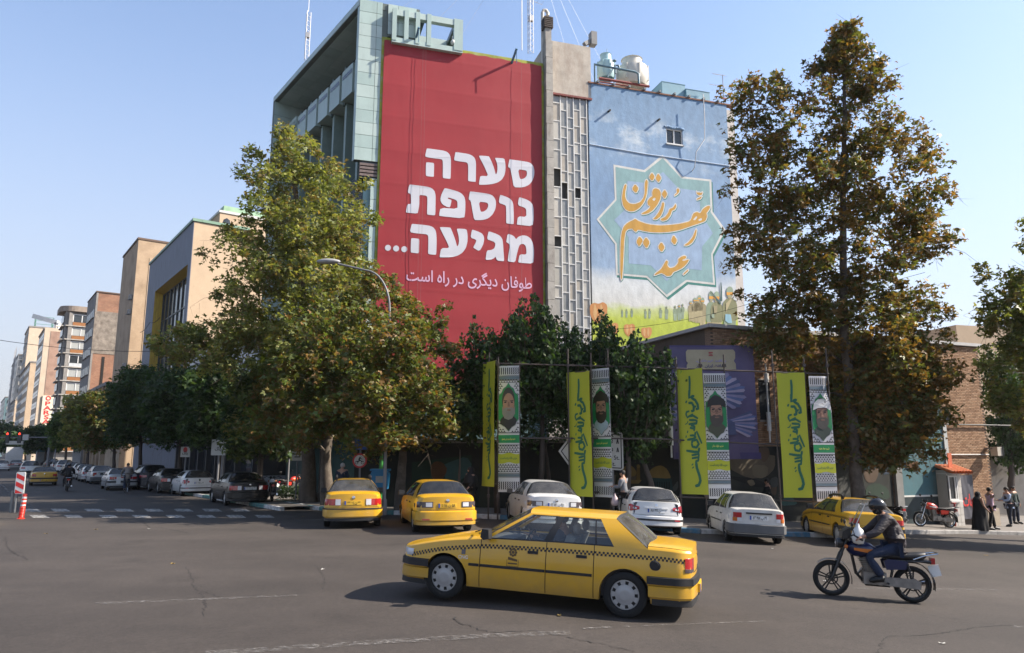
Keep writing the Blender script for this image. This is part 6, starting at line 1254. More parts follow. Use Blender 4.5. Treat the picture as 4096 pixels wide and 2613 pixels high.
for i, (u0, u1, v0, v1, yaw) in enumerate(((1992,2075,1465,1968,R(-10)),(2372,2434,1476,1988,R(-40)),(2818,2907,1495,1995,R(0)),(3238,3330,1506,2005,R(6)))):
    t, fn = banner_thing('banner', 'scarf patterned banner printed with ' + DESC[i], (u0+u1)/2, v0, v1, .76, yaw, BD-.1, 'portrait banners on the scaffold', 1.1*i+.4, .35 if i == 3 else 0)
    grid_patch(MB(), 0, 1, 0, 1, fn(0), 10, 40).build('sheet', KEF, t, smooth=180)
    k = MB(); F = fn(.004)
    def dash(a, b, w, h, sl=0): k.poly([[(a-w/2+sl,b-h/2),(a+w/2+sl,b-h/2),(a+w/2,b),(a+w/2+sl,b+h/2),(a-w/2+sl,b+h/2),(a-w/2,b)]], F)
    for (b0, b1) in ((.01,.075),(.915,.985)):
        for a in np.arange(.06, .98, .098):
            for b in np.linspace(b0+.012, b1-.012, 4): dash(a, b, .048, .0158, .026)
    for (b0, b1) in ((.115,.53),(.64,.70),(.79,.85)):
        r = 0
        for b in np.arange(b0, b1, .0165):
            for a in np.arange(.06 if r % 2 else .12, .97, .125):
                if .10 < a < .90 and .145+.0*a < b < .53 and abs(a-.5) < .46-max(0,(.24-b))*2.2-max(0,(b-.47))*5: continue
                k.poly([[(a-.032,b),(a,b-.008),(a+.032,b),(a,b+.008)]], F); k.poly([[(a-.062,b+.0045),(a-.02,b-.0005),(a-.02,b+.003),(a-.062,b+.0085)]], F); k.poly([[(a+.02,b-.0005),(a+.062,b+.0045),(a+.062,b+.0085),(a+.02,b+.003)]], F)
            r += 1
    k.build('scarf_pattern', KBL, t, kind='stuff')
    for (b0, b1) in ((.085,.11),(.86,.88)):
        k = MB(); grid_patch(k, .0, 1, b0, b1, fn(.005), 6, 1); k.build('grey_band', BGY, t)
        k = MB(); grid_patch(k, .0, 1, b0-.006, b0-.002, fn(.006), 6, 1); grid_patch(k, .0, 1, b1+.002, b1+.006, fn(.006), 6, 1); k.build('band_line', KBL, t)
    k = MB(); grid_patch(k, .0, 1, .545, .628, fn(.006), 6, 2); k.build('white_band', KEF, t); k = MB(); grid_patch(k, .0, 1, .555, .618, fn(.008), 6, 2); k.build('green_band', BGR, t)
    k = MB(); grid_patch(k, .0, 1, .536, .541, fn(.008), 6, 1); grid_patch(k, .0, 1, .632, .637, fn(.008), 6, 1); k.build('band_line', KBL, t)
    vv, ff = text_mesh(NAMES[i], 1, .02, True, .62 if i < 2 else .5); f = fn(.011); k = MB(); k.add([f(.5+v.x, .587-v.y*.022) for v in vv], ff); k.build('lettering', LIMT, t)
    k = MB(); k.grid([[fn(.008)(a/10, .70+.075*j/4 + .006*math.sin(a*.9)) for j in range(5)] for a in range(11)], flip=True); k.build('lime_flag', YEL, t)
    k = MB(); f = fn(.012); vv, ff = text_mesh('حزب الله زنده است', 1, .02, True, .78); k.add([f(.5+v.x, .738-v.y*.026) for v in vv], ff); k.build('lettering', DGR, t)
    arch = [(.5,.135),(.6,.165),(.74,.185),(.80,.215),(.93,.235),(.96,.30),(.96,.43),(.86,.455),(.80,.48),(.66,.495),(.5,.53),(.34,.495),(.20,.48),(.14,.455),(.04,.43),(.04,.30),(.07,.235),(.2,.215),(.26,.185),(.4,.165)]
    sc2 = lambda pts, s: [(.5+(a-.5)*s, .33+(b-.33)*(1-(1-s)*.55)) for a, b in pts]
    def pr1(pts, off_, name, m): MB().poly([pts], fn(off_), flip=True).build(name, m, t)
    pr = pr1; arch = [(min(.99,max(.01,.5+(a-.5)*1.07)), b) for a, b in arch]; pr(arch, .005, 'arch_line', KBL); pr(sc2(arch,.985), .007, 'arch_border', KEF); pr(sc2(arch,.965), .009, 'arch_line', KBL); pr(sc2(arch,.945), .011, 'arch_field', BGR)
    fc = FACES[i]; M_ = lambda n, c: mat('print_%s_%d' % (n, i), c, .5, var=.12, scale=5); pr0 = pr; pr = lambda pts, o_, n_, m_: pr0([(.5+(a-.5)*(1.0 if n_ == 'printed_shirt' else 1.28), .33+(b-.33)*(1.0 if n_ == 'printed_shirt' else 1.25)) for a, b in pts], o_, n_, m_); e2 = lambda cx_, cy_, a, b, n=18: [(cx_+a*math.cos(2*math.pi*j/n), cy_+b*math.sin(2*math.pi*j/n)) for j in range(n)]
    pr([(.10,.47),(.14,.43),(.30,.40),(.70,.40),(.88,.43),(.88,.45),(.80,.475),(.66,.49),(.5,.52),(.34,.49),(.22,.475)], .013, 'printed_shirt', M_('shirt', fc['shirt']))
    pr(e2(.5,.288,.232,.082), .015, 'printed_hair', M_('hair', fc['hair'])); pr(e2(.51,.315,.208,.072), .017, 'printed_face', SKN if i != 3 else SKD); pr([(.27,.325),(.33,.345),(.42,.335),(.5,.34),(.62,.335),(.70,.345),(.75,.32),(.74,.375),(.64,.405),(.5,.415),(.36,.405),(.28,.375)], .019, 'printed_beard', M_('beard', fc['beard'])); pr(e2(.52,.352,.08,.005), .021, 'printed_mouth', SKD)
    for s in (-1,1): pr(e2(.51+s*.12,.302,.045,.005,10), .021, 'printed_eye', KBL); pr([(.51+s*.05,.292),(.51+s*.18,.288),(.51+s*.18,.292),(.51+s*.05,.297)], .021, 'printed_brow', KBL)
    pr([(.49,.30),(.53,.30),(.56,.33),(.47,.33)], .0205, 'printed_nose', SKD if i != 3 else SKN)
    if fc['cap']: pr([(.17,.29),(.22,.245),(.38,.218),(.6,.214),(.80,.235),(.86,.27),(.82,.29),(.66,.272),(.36,.275)], .023, 'printed_cap', M_('cap', fc['cap']))
    if fc['glasses']:
        k = MB()
        for s in (-1,1):
            o_, in_2 = e2(.51+s*.125,.304,.095,.014), e2(.51+s*.125,.304,.08,.011); k.poly([o_, in_2], fn(.025))
        k.build('printed_glasses', KBL, t)
# purple poster on the wall corner
pp_ = thing('poster', 'big purple poster with a pleated blue shell and cream title box on the brick corner', 'poster', (at(2858,1600,27.9).x, 27.9, 0), 0)
PX = lambda u: at(u,1700,27.9).x - pp_.location.x
PZ = lambda v: at(2860,v,27.9).z
PUR = mat('poster_purple', (.075,.06,.135), .5, var=.25, scale=.5, dirt=((.13,.10,.19), .45, .8)); CRM = mat('poster_cream', (.33,.28,.19), .5); PU2 = mat('poster_indigo', (.05,.04,.13), .5); PSH = [mat('poster_shell_%d' % i, c, .5, var=.15, scale=3) for i, c in enumerate(((.09,.12,.27),(.20,.18,.30),(.06,.075,.17),(.30,.26,.37)))]; VIO = mat('poster_violet_text', (.25,.22,.42), .5)
PF = lambda d: (lambda u, v: (PX(u), -d-.015*math.sin(u*.02)-.01*math.sin(v*.03), PZ(v)))
k = MB(); k.grid([[PF(0)(2690+340*i/14, 1382+455*j/20) for j in range(21)] for i in range(15)], flip=True); k.build('sheet', PUR, pp_, smooth=180)
CPP = crop(2600,1300,1638/800)
def ppoly(pts, d, n, m): MB().poly([CPP(pts)], PF(d), flip=True).build(n, m, pp_)
ppoly([(182,168),(862,168),(862,180),(182,180)], .02, 'dark_edge', PU2); ppoly([(200,1045),(895,1045),(897,1098),(200,1092)], .02, 'indigo_band', PU2)
ppoly([(318,220),(332,203),(712,203),(727,222),(725,272),(712,295),(727,320),(727,365),(320,360),(320,330),(332,312),(318,295)], .02, 'title_box', CRM); ppoly([(320,362),(700,367),(700,380),(320,375)], .02, 'indigo_band', PU2)
for (s_, v, m, h, w) in (('پدافند غیرعامل،', 297, VIO, 26, 250), ('محافظ ایران عزیز', 338, PU2, 30, 250)):
    vv, ff = text_mesh(s_, 1.0, .02, True, 1.0); k = MB(); k.add([PF(.035)(*CPP([(522+q.x*w, v-q.y*h)])[0]) for q in vv], ff); k.build('lettering', m, pp_)
ppoly([(505,222),(540,222),(540,232),(515,236),(540,246),(540,255),(505,255),(505,246),(525,240),(505,234)], .035, 'emblem', mat('emblem_red', (.3,.06,.06), .5))
def shell(cx_, cy_, r, a0, a1, n, seed):
    for i in range(n):
        a, b = a0+(a1-a0)*i/n, a0+(a1-a0)*(i+1)/n; r1, r2 = r*(1+.04*math.sin(seed+i*2.3)), r*(1+.04*math.sin(seed+i*2.3+1))
        ppoly([(cx_+60*math.cos(a),cy_+25*math.sin(a)),(cx_+r1*math.cos(a),cy_+r1*.62*math.sin(a)),(cx_+r2*1.05*math.cos((a+b)/2),cy_+r2*.66*math.sin((a+b)/2)),(cx_+r2*math.cos(b),cy_+r2*.62*math.sin(b)),(cx_+60*math.cos(b),cy_+25*math.sin(b))], .025+.002*i, 'shell_pleat', PSH[(i*3+seed)%4])
shell(490, 560, 290, R(-62), R(48), 13, 1); shell(560, 800, 300, R(-30), R(40), 12, 2); shell(400, 700, 230, R(120), R(215), 8, 3)
ppoly([(630,690),(640,770),(690,800),(700,900),(620,905),(560,860)], .055, 'shell_tear', PSH[2])
# ================================================================== SIGNS, LAMPS, POSTS
GST = mat('grey_sign_post', (.16,.16,.165), .5, var=.1); SGW = mat('sign_white', (.42,.41,.37), .5, var=.08, dirt=((.3,.28,.24), 3, .4)); SGK = mat('sign_black', (.012,.012,.013), .5)
sd_ = 26.2; q = at(2380,1830,sd_); sn = thing('direction_sign', 'white arrow-ended street direction sign with black lettering behind the second portrait banner', 'sign', q, R(2))
m_ = sd_/FPX; sgn = lambda pts: [((u-2380)*m_, (1830-v)*m_) for u, v in pts]
def plate(pts, d, n, mt, th=.02):
    k = MB(); pr_ = [(a, c) for a, c in sgn(pts)]; k.prism(pr_, -d-th, -d); return k.build(n, mt, sn)
plate([(2236,1806),(2272,1760),(2345,1733),(2487,1733),(2492,1740),(2492,1872),(2485,1880),(2300,1870),(2276,1862)], 0, 'board', SGW)
for A_, B_ in (((2247,1806),(2280,1764)),((2280,1764),(2350,1740)),((2350,1740),(2484,1740)),((2484,1740),(2484,1872)),((2484,1872),(2300,1862)),((2300,1862),(2280,1852)),((2280,1852),(2247,1806))):
    a, b = sgn([A_])[0], sgn([B_])[0]; MB().obox((a[0],-.024,a[1]),(b[0],-.024,b[1]),.008,.035).build('border_line', SGK, sn)
def sign_text(s, u, v, h, al='R', rtl=False):
    vv, ff = text_mesh(s, h*m_*1.35, .015, rtl); w = max(q.x for q in vv)-min(q.x for q in vv); c = sgn([(u, v)])[0]; x = c[0] - w/2 if al == 'R' else c[0]
    k = MB(); k.add([(x+q.x, -.026, c[1]+q.y) for q in vv], ff); k.build('lettering', SGK, sn)
sign_text('ولی عصر', 2452, 1765, 22, rtl=True); sign_text('شریعتی', 2452, 1800, 22, rtl=True); sign_text('Vali-e-Asr St.', 2476, 1831, 17); sign_text('Shariati St.', 2460, 1855, 17)
for v in (1768, 1801):
    plate([(2463,v-13),(2477,v-13),(2477,v+13),(2463,v+13)], .006, 'symbol_plate', SGW, .022); a = sgn([(2470,v)])[0]; MB().prism([(a[0]-.05,a[1]-.08),(a[0]-.02,a[1]+.08),(a[0]+.02,a[1]+.08),(a[0]+.05,a[1]-.08),(a[0]+.01,a[1]-.08),(a[0],a[1]),(a[0]-.01,a[1]-.08)], -.034, -.026).build('symbol', SGK, sn)
for u in (2330, 2450):
    a = sgn([(u,1800)])[0]; MB().tube([(a[0],.04,gz(q.x,q.y)-q.z),(a[0],.04,a[1]+.5)], .04, 8).build('post', GST, sn)
def street_lamp(base, h, arm, az, label, rad=.062):
    t = thing('street_lamp', label, 'street lamp', base, az, 'curved arm street lamps'); MB().lathe([(rad*1.6,0),(rad*1.6,.5),(rad,.55),(rad*.7,h-2.2)],12).build('pole', GST, t, smooth=50)
    pts = [(0,0,h-2.2)] + [(arm*.42*(1-math.cos(a)), 0, h-2.2+1.5*math.sin(a)) for a in np.linspace(.2, R(78), 8)] + [(arm*.88,0,h-.45)]
    MB().tube(pts, [rad*.7]+[rad*.6]*(len(pts)-1), 8).build('arm', GST, t, smooth=60)
    k = MB(); k.ball((arm*.88+.35,0,h-.36), (.45,.17,.1), 12); k.build('lamp_head', mat('lamp_head_grey', (.3,.3,.3), .4), t, smooth=180); return t
b = tbase(1535, 2060); zt = at(1290, 1045, b.y).z - b.z; arm = (at(1535,1250,b.y).x - at(1300,1045,b.y).x)
street_lamp(b, zt+.35, arm*1.0, R(180), 'tall grey street lamp curving over in front of the red banner')
b = tbase(880, 2000, 40); street_lamp(b, at(870,1440,40).z-b.z+.3, 2.2, R(180), 'dim street lamp standing among the dark street trees on the left', .07)
b = tbase(213, 1890, 100); street_lamp(b, at(230,1660,100).z-b.z, 4.5, R(0), 'far street lamp head showing below the rounded apartment tower', .09)
def sign_post(u, v, d, h): 
    b = tbase(u, v, d); return b
b = tbase(1432, 2060, 27.6); zz = at(1432,1843,27.6).z - b.z; t = thing('traffic_sign', 'round red-ringed motorcycle ban sign on a post before the plane trunks', 'sign', b, 0)
MB().tube([(0,.05,0),(0,.05,zz+.9)], .035, 8).build('post', GST, t); r = .27*1.0
MB().lathe([(.0,.02),(r,.02),(r,.0),(.0,.0)],24,o=(0,-.03,zz),ax='y').build('ring', mat('sign_ring_red', (.40,.02,.02), .5), t); MB().lathe([(.0,-.035),(r*.76,-.035)],24,o=(0,0,zz),ax='y').build('disc', SGW, t)
k = MB()
for c in (-.11,.11): k.lathe([(.045,-.04),(.065,-.04)],12,o=(c,0,zz-.07),ax='y')
k.obox((-.11,-.041,zz-.06),(.02,-.041,zz+.02),.004,.05).obox((.02,-.041,zz+.02),(.11,-.041,zz-.06),.004,.03).obox((-.03,-.041,zz+.02),(.02,-.041,zz+.13),.004,.06).obox((.02,-.041,zz+.1),(.1,-.041,zz+.04),.004,.025); k.build('motorcycle_symbol', SGK, t)
MB().box(-.24,.24,-.02,.0,zz+.4,zz+.95).build('blue_plate', mat('sign_blue', (.02,.06,.22), .5), t)
b = tbase(1182, 2000, 34); zz = at(1182,1818,34).z - b.z; t = thing('traffic_sign', 'small cream parking notice on a thin post beside the plane trunk', 'sign', b, 0); MB().tube([(0,0,0),(0,0,zz+.3)], .035, 8).build('post', GST, t); MB().box(-.25,.25,-.05,-.03,zz-.28,zz+.28).build('plate', SGW, t)
for j, w in enumerate((.3,.38,.26)): MB().box(-w/2,w/2,-.056,-.05,zz+.12-j*.13,zz+.17-j*.13).build('symbol', SGK, t)
for (u, v, v0, d, w, h, lb) in ((862,1985,1790,38,.9,.8,'pale notice board high on a post under the dark street trees'),(732,1950,1808,44,.7,.6,'small notice sign with a red disc under the third street tree')):
    b = tbase(u, v, d); zz = at(u, v0, d).z-b.z; t = thing('notice_board', lb, 'sign', b, R(-20)); MB().tube([(0,.05,0),(0,.05,zz)], .05, 8).build('post', GST, t); MB().box(-w/2,w/2,-.03,0,zz-h/2,zz+h/2).build('board', SGW, t)
    vv, ff = text_mesh('پلاک', .25, .02, True); k = MB(); k.add([(q.x, -.04, zz+q.y-.1) for q in vv], ff); k.build('lettering', SGK, t)
    if w < .8: MB().lathe([(.0,-.036),(.16,-.036)],14,o=(0,0,zz+.12),ax='y').build('disc', _M['sign_ring_red'], t)
for i, (u, v, vt, d, lb) in enumerate(((1148,1990,1745,36,'plain dark street pole left of the parking notice'),(1275,2000,1800,33.4,'pair of pale bollard-footed poles by the plane trees'))):
    b = tbase(u, v, d); t = thing('street_pole', lb, 'pole', b, 0); h = at(u,vt,d).z-b.z; MB().lathe([(.09,0),(.09,.4),(.05,.42),(.045,h)],10).build('pole', GST, t)
    if i: MB().lathe([(.09,0),(.09,.7),(.05,.72),(.045,h)],10,o=(.22,0,0)).build('pole', SGW, t)
# donation box
b = tbase(1520, 2012, 29.4); t = thing('donation_box', 'blue street donation box on a green and yellow post by the yellow taxi', 'donation box', b, 0)
MB().lathe([(.08,0),(.08,1.9),(.06,1.92),(.05,3.6)],12).build('post', mat('post_green', (.05,.26,.06), .5, var=.1), t)
DBL = mat('donation_blue', (.03,.22,.45), .4, var=.08); MB().prism([(-.3,.75),(.3,.75),(.36,1.3),(.3,1.45),(-.3,1.45),(-.36,1.3)], -.32, .12).build('box', DBL, t); MB().box(-.14,.14,-.34,-.32,1.0,1.25).build('front_label', SGW, t); MB().box(-.37,.37,-.36,.16,1.45,1.52).build('lid', DBL, t)
# striped marker, posts and flexible bollard at the left
b = ground(72, 2035, .15); t = thing('chevron_marker', 'red and white diagonal striped hazard marker plate on the median nose', 'sign', b, R(6))
m_ = b.y/FPX; W0, Hh = 34*m_, 84*m_; zc = at(70, 1932, b.y).z - b.z; WHP = mat('marker_white', (.6,.6,.6), .4); RDP = mat('marker_red', (.55,.025,.025), .4)
k = MB(); k.prism([(-W0/2+.04,zc-Hh/2),(W0/2-.04,zc-Hh/2),(W0/2,zc-Hh/2+.04),(W0/2,zc+Hh/2-.04),(W0/2-.04,zc+Hh/2),(-W0/2+.04,zc+Hh/2),(-W0/2,zc+Hh/2-.04),(-W0/2,zc-Hh/2+.04)], -.06, -.03); k.build('plate', WHP, t)
for i in range(3): z = zc+Hh*(.47-.37*i); MB().add([(-W0/2+.02,-.063,z-.02),(W0/2-.02,-.063,z-.16),(W0/2-.02,-.063,max(z-.33, zc-Hh/2+.02)),(-W0/2+.02,-.063,max(z-.19, zc-Hh/2+.02))],[(0,1,2,3)]).build('red_stripe', RDP, t)
for dx in (-.1,.12): MB().tube([(dx,0,-.15),(dx,0,zc)], .045, 8).build('post', GST, t)
MB().tube([(-.27,.05,-.15),(-.27,.05,zc-.3)], .06, 8).build('post', GST, t)
b = ground(83, 2076); t = thing('flexible_bollard', 'red flexible bollard with white reflective bands in front of the striped marker', 'bollard', b, 0); h = at(93, 1975, b.y).z - b.z
k = MB(); pr_ = [(.13,0),(.13,.02),(.085,.04)]; 
for i in range(7): pr_ += [(.095,.06+i*.05),(.08,.085+i*.05)]
pr_ += [(.075,.45),(.072,h-.02),(.055,h),(0,h)]
k.lathe(pr_, 18); k.v = [(x+z*.07, y, z) for x, y, z in k.v]; k.build('post', mat('bollard_red', (.55,.035,.02), .35), t, smooth=50)
for z in (h-.16, h-.28, h-.42): k = MB(); k.lathe([(.0765,z),(.0765,z+.06)],18); k.v = [(x+zz*.07,y,zz) for x,y,zz in k.v]; k.build('white_band', WHP, t)
# far traffic lights over the street
q = at(60, 1750, 105); t = thing('traffic_light', 'traffic light gantry with red lights over the far end of the street', 'traffic light', (q.x, q.y, 0), 0)
MB().tube([(-5,0,q.z),(5,0,q.z)], .07, 8).build('boom', GST, t); MB().tube([(5,0,-1),(5,0,q.z+.4)], .15, 8).build('pole', GST, t)
RL = mat('red_signal', (.6,.02,.01), .5, emit=((1,.03,.01), 3))
for u in (35, 83):
    x = at(u,1745,105).x - q.x; MB().box(x-.25,x+.25,-.3,.1,q.z-.8,q.z+.7).build('signal_head', WINF, t); MB().lathe([(0,-.32),(.13,-.32)],14,o=(x,0,q.z+.5),ax='y').build('red_lamp', RL, t)
x = at(62,1762,105).x-q.x; MB().box(x-1.2,x+1.2,-.2,0,q.z-1.0,q.z-.5).build('street_name_plate', SGW, t); x = at(105,1750,105).x-q.x; MB().box(x-.4,x+.4,-.2,0,q.z-.4,q.z+.4).build('small_plate', SGW, t)
# overhead wires
WR = mat('wire_black', (.02,.02,.02), .7)
def wire(pts, lb, r=.012):
    t = thing('overhead_cable', lb, 'cable', pts[0], 0, 'overhead cables'); P = []
    for a, b in zip(pts, pts[1:]):
        for i in range(9): f = i/8; p = a.lerp(b, f); p.z -= .25*4*f*(1-f); P.append(p - pts[0])
    MB().tube(P, r, 5).build('cable', WR, t)
wire([at(-60,1352,40), at(640,1405,48), at(950,1440,50)], 'thin black cable crossing before the left street facades', .016)
wire([at(2420,1320,41), at(3000,1215,38), at(3700,1090,34)], 'thin cable slanting up across the mural meadow', .010)
wire([at(560,1330,90), at(600,1290,80), at(640,1270,76)], 'short cable between the brick block and the slate hall', .03)
# ================================================================== VEHICLES
def paintmat(name, col, rough=.32, dust=.5):
    m = mat(name, col, rough, var=.05, scale=1.5, coat=.5 if dust > .3 else .12, spec=.5 if dust > .3 else .3, dirt=((.22,.2,.17), 2.5, .22*dust, (1,1,2.5)))
    t = m.node_tree; N, L = t.nodes, t.links; b = N['Principled BSDF']; src = b.inputs['Base Color'].links[0].from_socket     # road dust thrown up on the sills
    tc = N.new('ShaderNodeTexCoord'); sp = N.new('ShaderNodeSeparateXYZ'); L.new(tc.outputs['Object'], sp.inputs[0]); nz = N.new('ShaderNodeTexNoise'); nz.inputs['Scale'].default_value = 7; nz.inputs['Detail'].default_value = 7; L.new(tc.outputs['Object'], nz.inputs[0])
    a = N.new('ShaderNodeMath'); a.operation = 'MULTIPLY_ADD'; a.inputs[1].default_value = .35; L.new(nz.outputs[0], a.inputs[0]); L.new(sp.outputs[2], a.inputs[2])
    r = N.new('ShaderNodeMapRange'); r.inputs[1].default_value = .72; r.inputs[2].default_value = .38; r.inputs[4].default_value = .38 if dust > .3 else .05; L.new(a.outputs[0], r.inputs[0])
    x = N.new('ShaderNodeMix'); x.data_type = 'RGBA'; x.inputs[7].default_value = (.12,.105,.088,1); L.new(r.outputs[0], x.inputs[0]); L.new(src, x.inputs[6]); L.new(x.outputs[2], b.inputs['Base Color']); return m
CAR = dict(yellow=paintmat('taxi_yellow', (.55,.30,.011)), white=paintmat('car_white', (.58,.58,.57)), white2=paintmat('car_white_dull', (.5,.5,.49), .4, 1.4), black=paintmat('car_black', (.004,.004,.0045), .3, .02), silver=paintmat('car_silver', (.38,.39,.40), .3), grey=paintmat('car_dark_grey', (.012,.0125,.014), .3, .1), blue=paintmat('car_dark_blue', (.012,.014,.022), .3, .15), pride=paintmat('car_white_old', (.53,.52,.49), .42, 2.0))
TRIM = mat('black_plastic', (.016,.016,.017), .55, var=.1); TYRE = mat('tyre_rubber', (.012,.012,.012), .85, var=.2, bump=.3, bscale=40); HUB = mat('hubcap_silver', (.33,.33,.33), .35, var=.08, metal=.3); HUBD = mat('wheel_dark', (.03,.03,.032), .5)
CGL = glassmat('car_glass', (.86,.91,.9), .02, .97, .04); CGR = glassmat('car_rear_glass', (.4,.44,.44), .03, .7, .085); CGP = glassmat('car_side_glass', (.2,.22,.22), .03, .45, .04); CGD = glassmat('car_glass_dark', (.14,.15,.15), .02, .5, .03); INT = mat('car_interior', (.08,.08,.085), .8, var=.1); SEAT = mat('seat_fabric', (.17,.165,.155), .9, var=.15); GAP = mat('panel_gap', (.01,.01,.01), .9)
LRED = mat('lamp_red', (.35,.012,.015), .15, spec=.6, coat=.6); LORG = mat('lamp_orange', (.45,.12,.015), .2, coat=.5); LWHT = mat('lamp_clear', (.55,.55,.56), .15, coat=.6); LSMK = mat('lamp_smoked', (.06,.045,.05), .15, coat=.6); CHR = mat('chrome', (.55,.55,.56), .15, metal=1.0); BMPG = mat('bumper_grey', (.085,.087,.09), .6, var=.15); PLW = mat('plate_white', (.62,.62,.6), .4); PLY = mat('plate_yellow', (.62,.37,.03), .4); PLB = mat('plate_blue', (.02,.06,.3), .4)
T405 = dict(L=4.41,W=1.71,WB=2.67,RO=.93,R=.305,belt=[(-.93,.90),(-.6,.925),(0,.93),(1,.925),(2,.905),(2.67,.83),(3.2,.73),(3.48,.68)],top=[(-.93,.965),(-.75,1.0),(-.3,1.01),(2,.96),(2.3,.925),(2.67,.875),(3.2,.775),(3.48,.70)],A=(2.13,1.45),C=(-.33,.17),
  roof=[(1.45,1.355),(1.1,1.40),(.7,1.41),(.4,1.395),(.17,1.355)],ry=.69,strips=[((2.13,1.45),'P'),((2.03,1.38),'W'),((1.19,.99),'K'),((1.07,.91),'W'),((.43,.47),'K'),((.40,.45),'W'),((.16,.40),'P'),((-.33,.17),'')],rb=.07,rt=.02,fb=.16,ft=.05,doors=(.44,1.13,2.12),hatch=False)
TSAM = dict(T405, L=4.5,W=1.72,RO=1.0,belt=[(-1.0,.93),(-.6,.96),(0,.97),(1,.955),(2,.92),(2.67,.84),(3.2,.74),(3.5,.68)],top=[(-1.0,1.0),(-.8,1.065),(-.38,1.085),(2,.98),(2.3,.95),(2.67,.90),(3.2,.80),(3.5,.71)],C=(-.42,.06),roof=[(1.45,1.39),(1.1,1.45),(.7,1.465),(.35,1.455),(.06,1.41)],ry=.67,rb=.13,rt=.05,strips=[((2.13,1.45),'P'),((2.03,1.38),'W'),((1.19,1.03),'K'),((1.07,.95),'W'),((.2,.40),'P'),((-.42,.06),'')])
TPRI = dict(L=3.93,W=1.605,WB=2.345,RO=.76,R=.275,belt=[(-.76,.90),(-.4,.915),(0,.92),(1,.91),(1.8,.89),(2.35,.82),(2.9,.74),(3.17,.68)],top=[(-.76,.955),(-.6,.985),(-.22,.99),(1.8,.95),(2.1,.92),(2.35,.88),(2.9,.80),(3.17,.71)],A=(1.86,1.24),C=(-.30,.0),roof=[(1.24,1.38),(.95,1.43),(.6,1.45),(.25,1.44),(.0,1.39)],ry=.70,strips=[((1.86,1.24),'P'),((1.77,1.18),'W'),((.98,.86),'P'),((.90,.80),'W'),((.28,.30),'P'),((.24,.27),'W'),((.02,.16),'P'),((-.30,.0),'')],rb=.07,rt=-.02,fb=.14,ft=.04,doors=(.38,.94,1.85),hatch=False)
T206 = dict(L=3.83,W=1.66,WB=2.44,RO=.60,R=.29,belt=[(-.60,.93),(-.3,.965),(0,.965),(1,.935),(1.9,.90),(2.44,.83),(2.95,.72),(3.23,.63)],top=[(-.60,.95),(-.50,.985),(1.9,.96),(2.2,.92),(2.44,.88),(2.95,.77),(3.23,.65)],A=(2.05,1.25),C=(-.50,-.25),roof=[(1.25,1.36),(.9,1.42),(.5,1.435),(.1,1.415),(-.25,1.35)],ry=.66,strips=[((2.05,1.25),'P'),((1.93,1.17),'W'),((.98,.86),'K'),((.90,.80),'W'),((.20,.22),'P'),((-.50,-.25),'')],rb=.15,rt=.14,fb=.22,ft=.12,doors=(.36,.94,2.0),hatch=True)
TSUV = dict(L=4.35,W=1.80,WB=2.62,RO=.85,R=.335,belt=[(-.85,1.02),(-.4,1.05),(0,1.05),(1,1.03),(2,.99),(2.62,.95),(3.2,.86),(3.5,.78)],top=[(-.85,1.04),(-.75,1.07),(2,1.06),(2.3,1.03),(2.62,.99),(3.2,.90),(3.5,.80)],A=(2.1,1.4),C=(-.72,-.5),roof=[(1.4,1.56),(1.0,1.63),(.5,1.65),(0,1.63),(-.5,1.57)],ry=.68,strips=[((2.1,1.4),'P'),((1.98,1.32),'W'),((1.12,1.0),'K'),((1.02,.93),'W'),((.25,.28),'P'),((.18,.2),'W'),((-.3,-.22),'P'),((-.72,-.5),'')],rb=.14,rt=.12,fb=.2,ft=.1,doors=(.42,1.07,2.05),hatch=True)
def lean(p, az):
    """stand on the sloping asphalt, facing az"""
    e = .8; f = Vector((math.sin(az), math.cos(az))); l = Vector((-f.y, f.x)); x, y = p.x, p.y
    fz = (gz(x+f.x*e,y+f.y*e)-gz(x-f.x*e,y-f.y*e))/(2*e); lz = (gz(x+l.x*e,y+l.y*e)-gz(x-l.x*e,y-l.y*e))/(2*e)
    F = Vector((f.x,f.y,fz)).normalized(); L_ = Vector((l.x,l.y,lz)); L_ = (L_-F*L_.dot(F)).normalized(); Z = F.cross(L_)
    return Matrix((F, L_, Z)).transposed().to_euler()
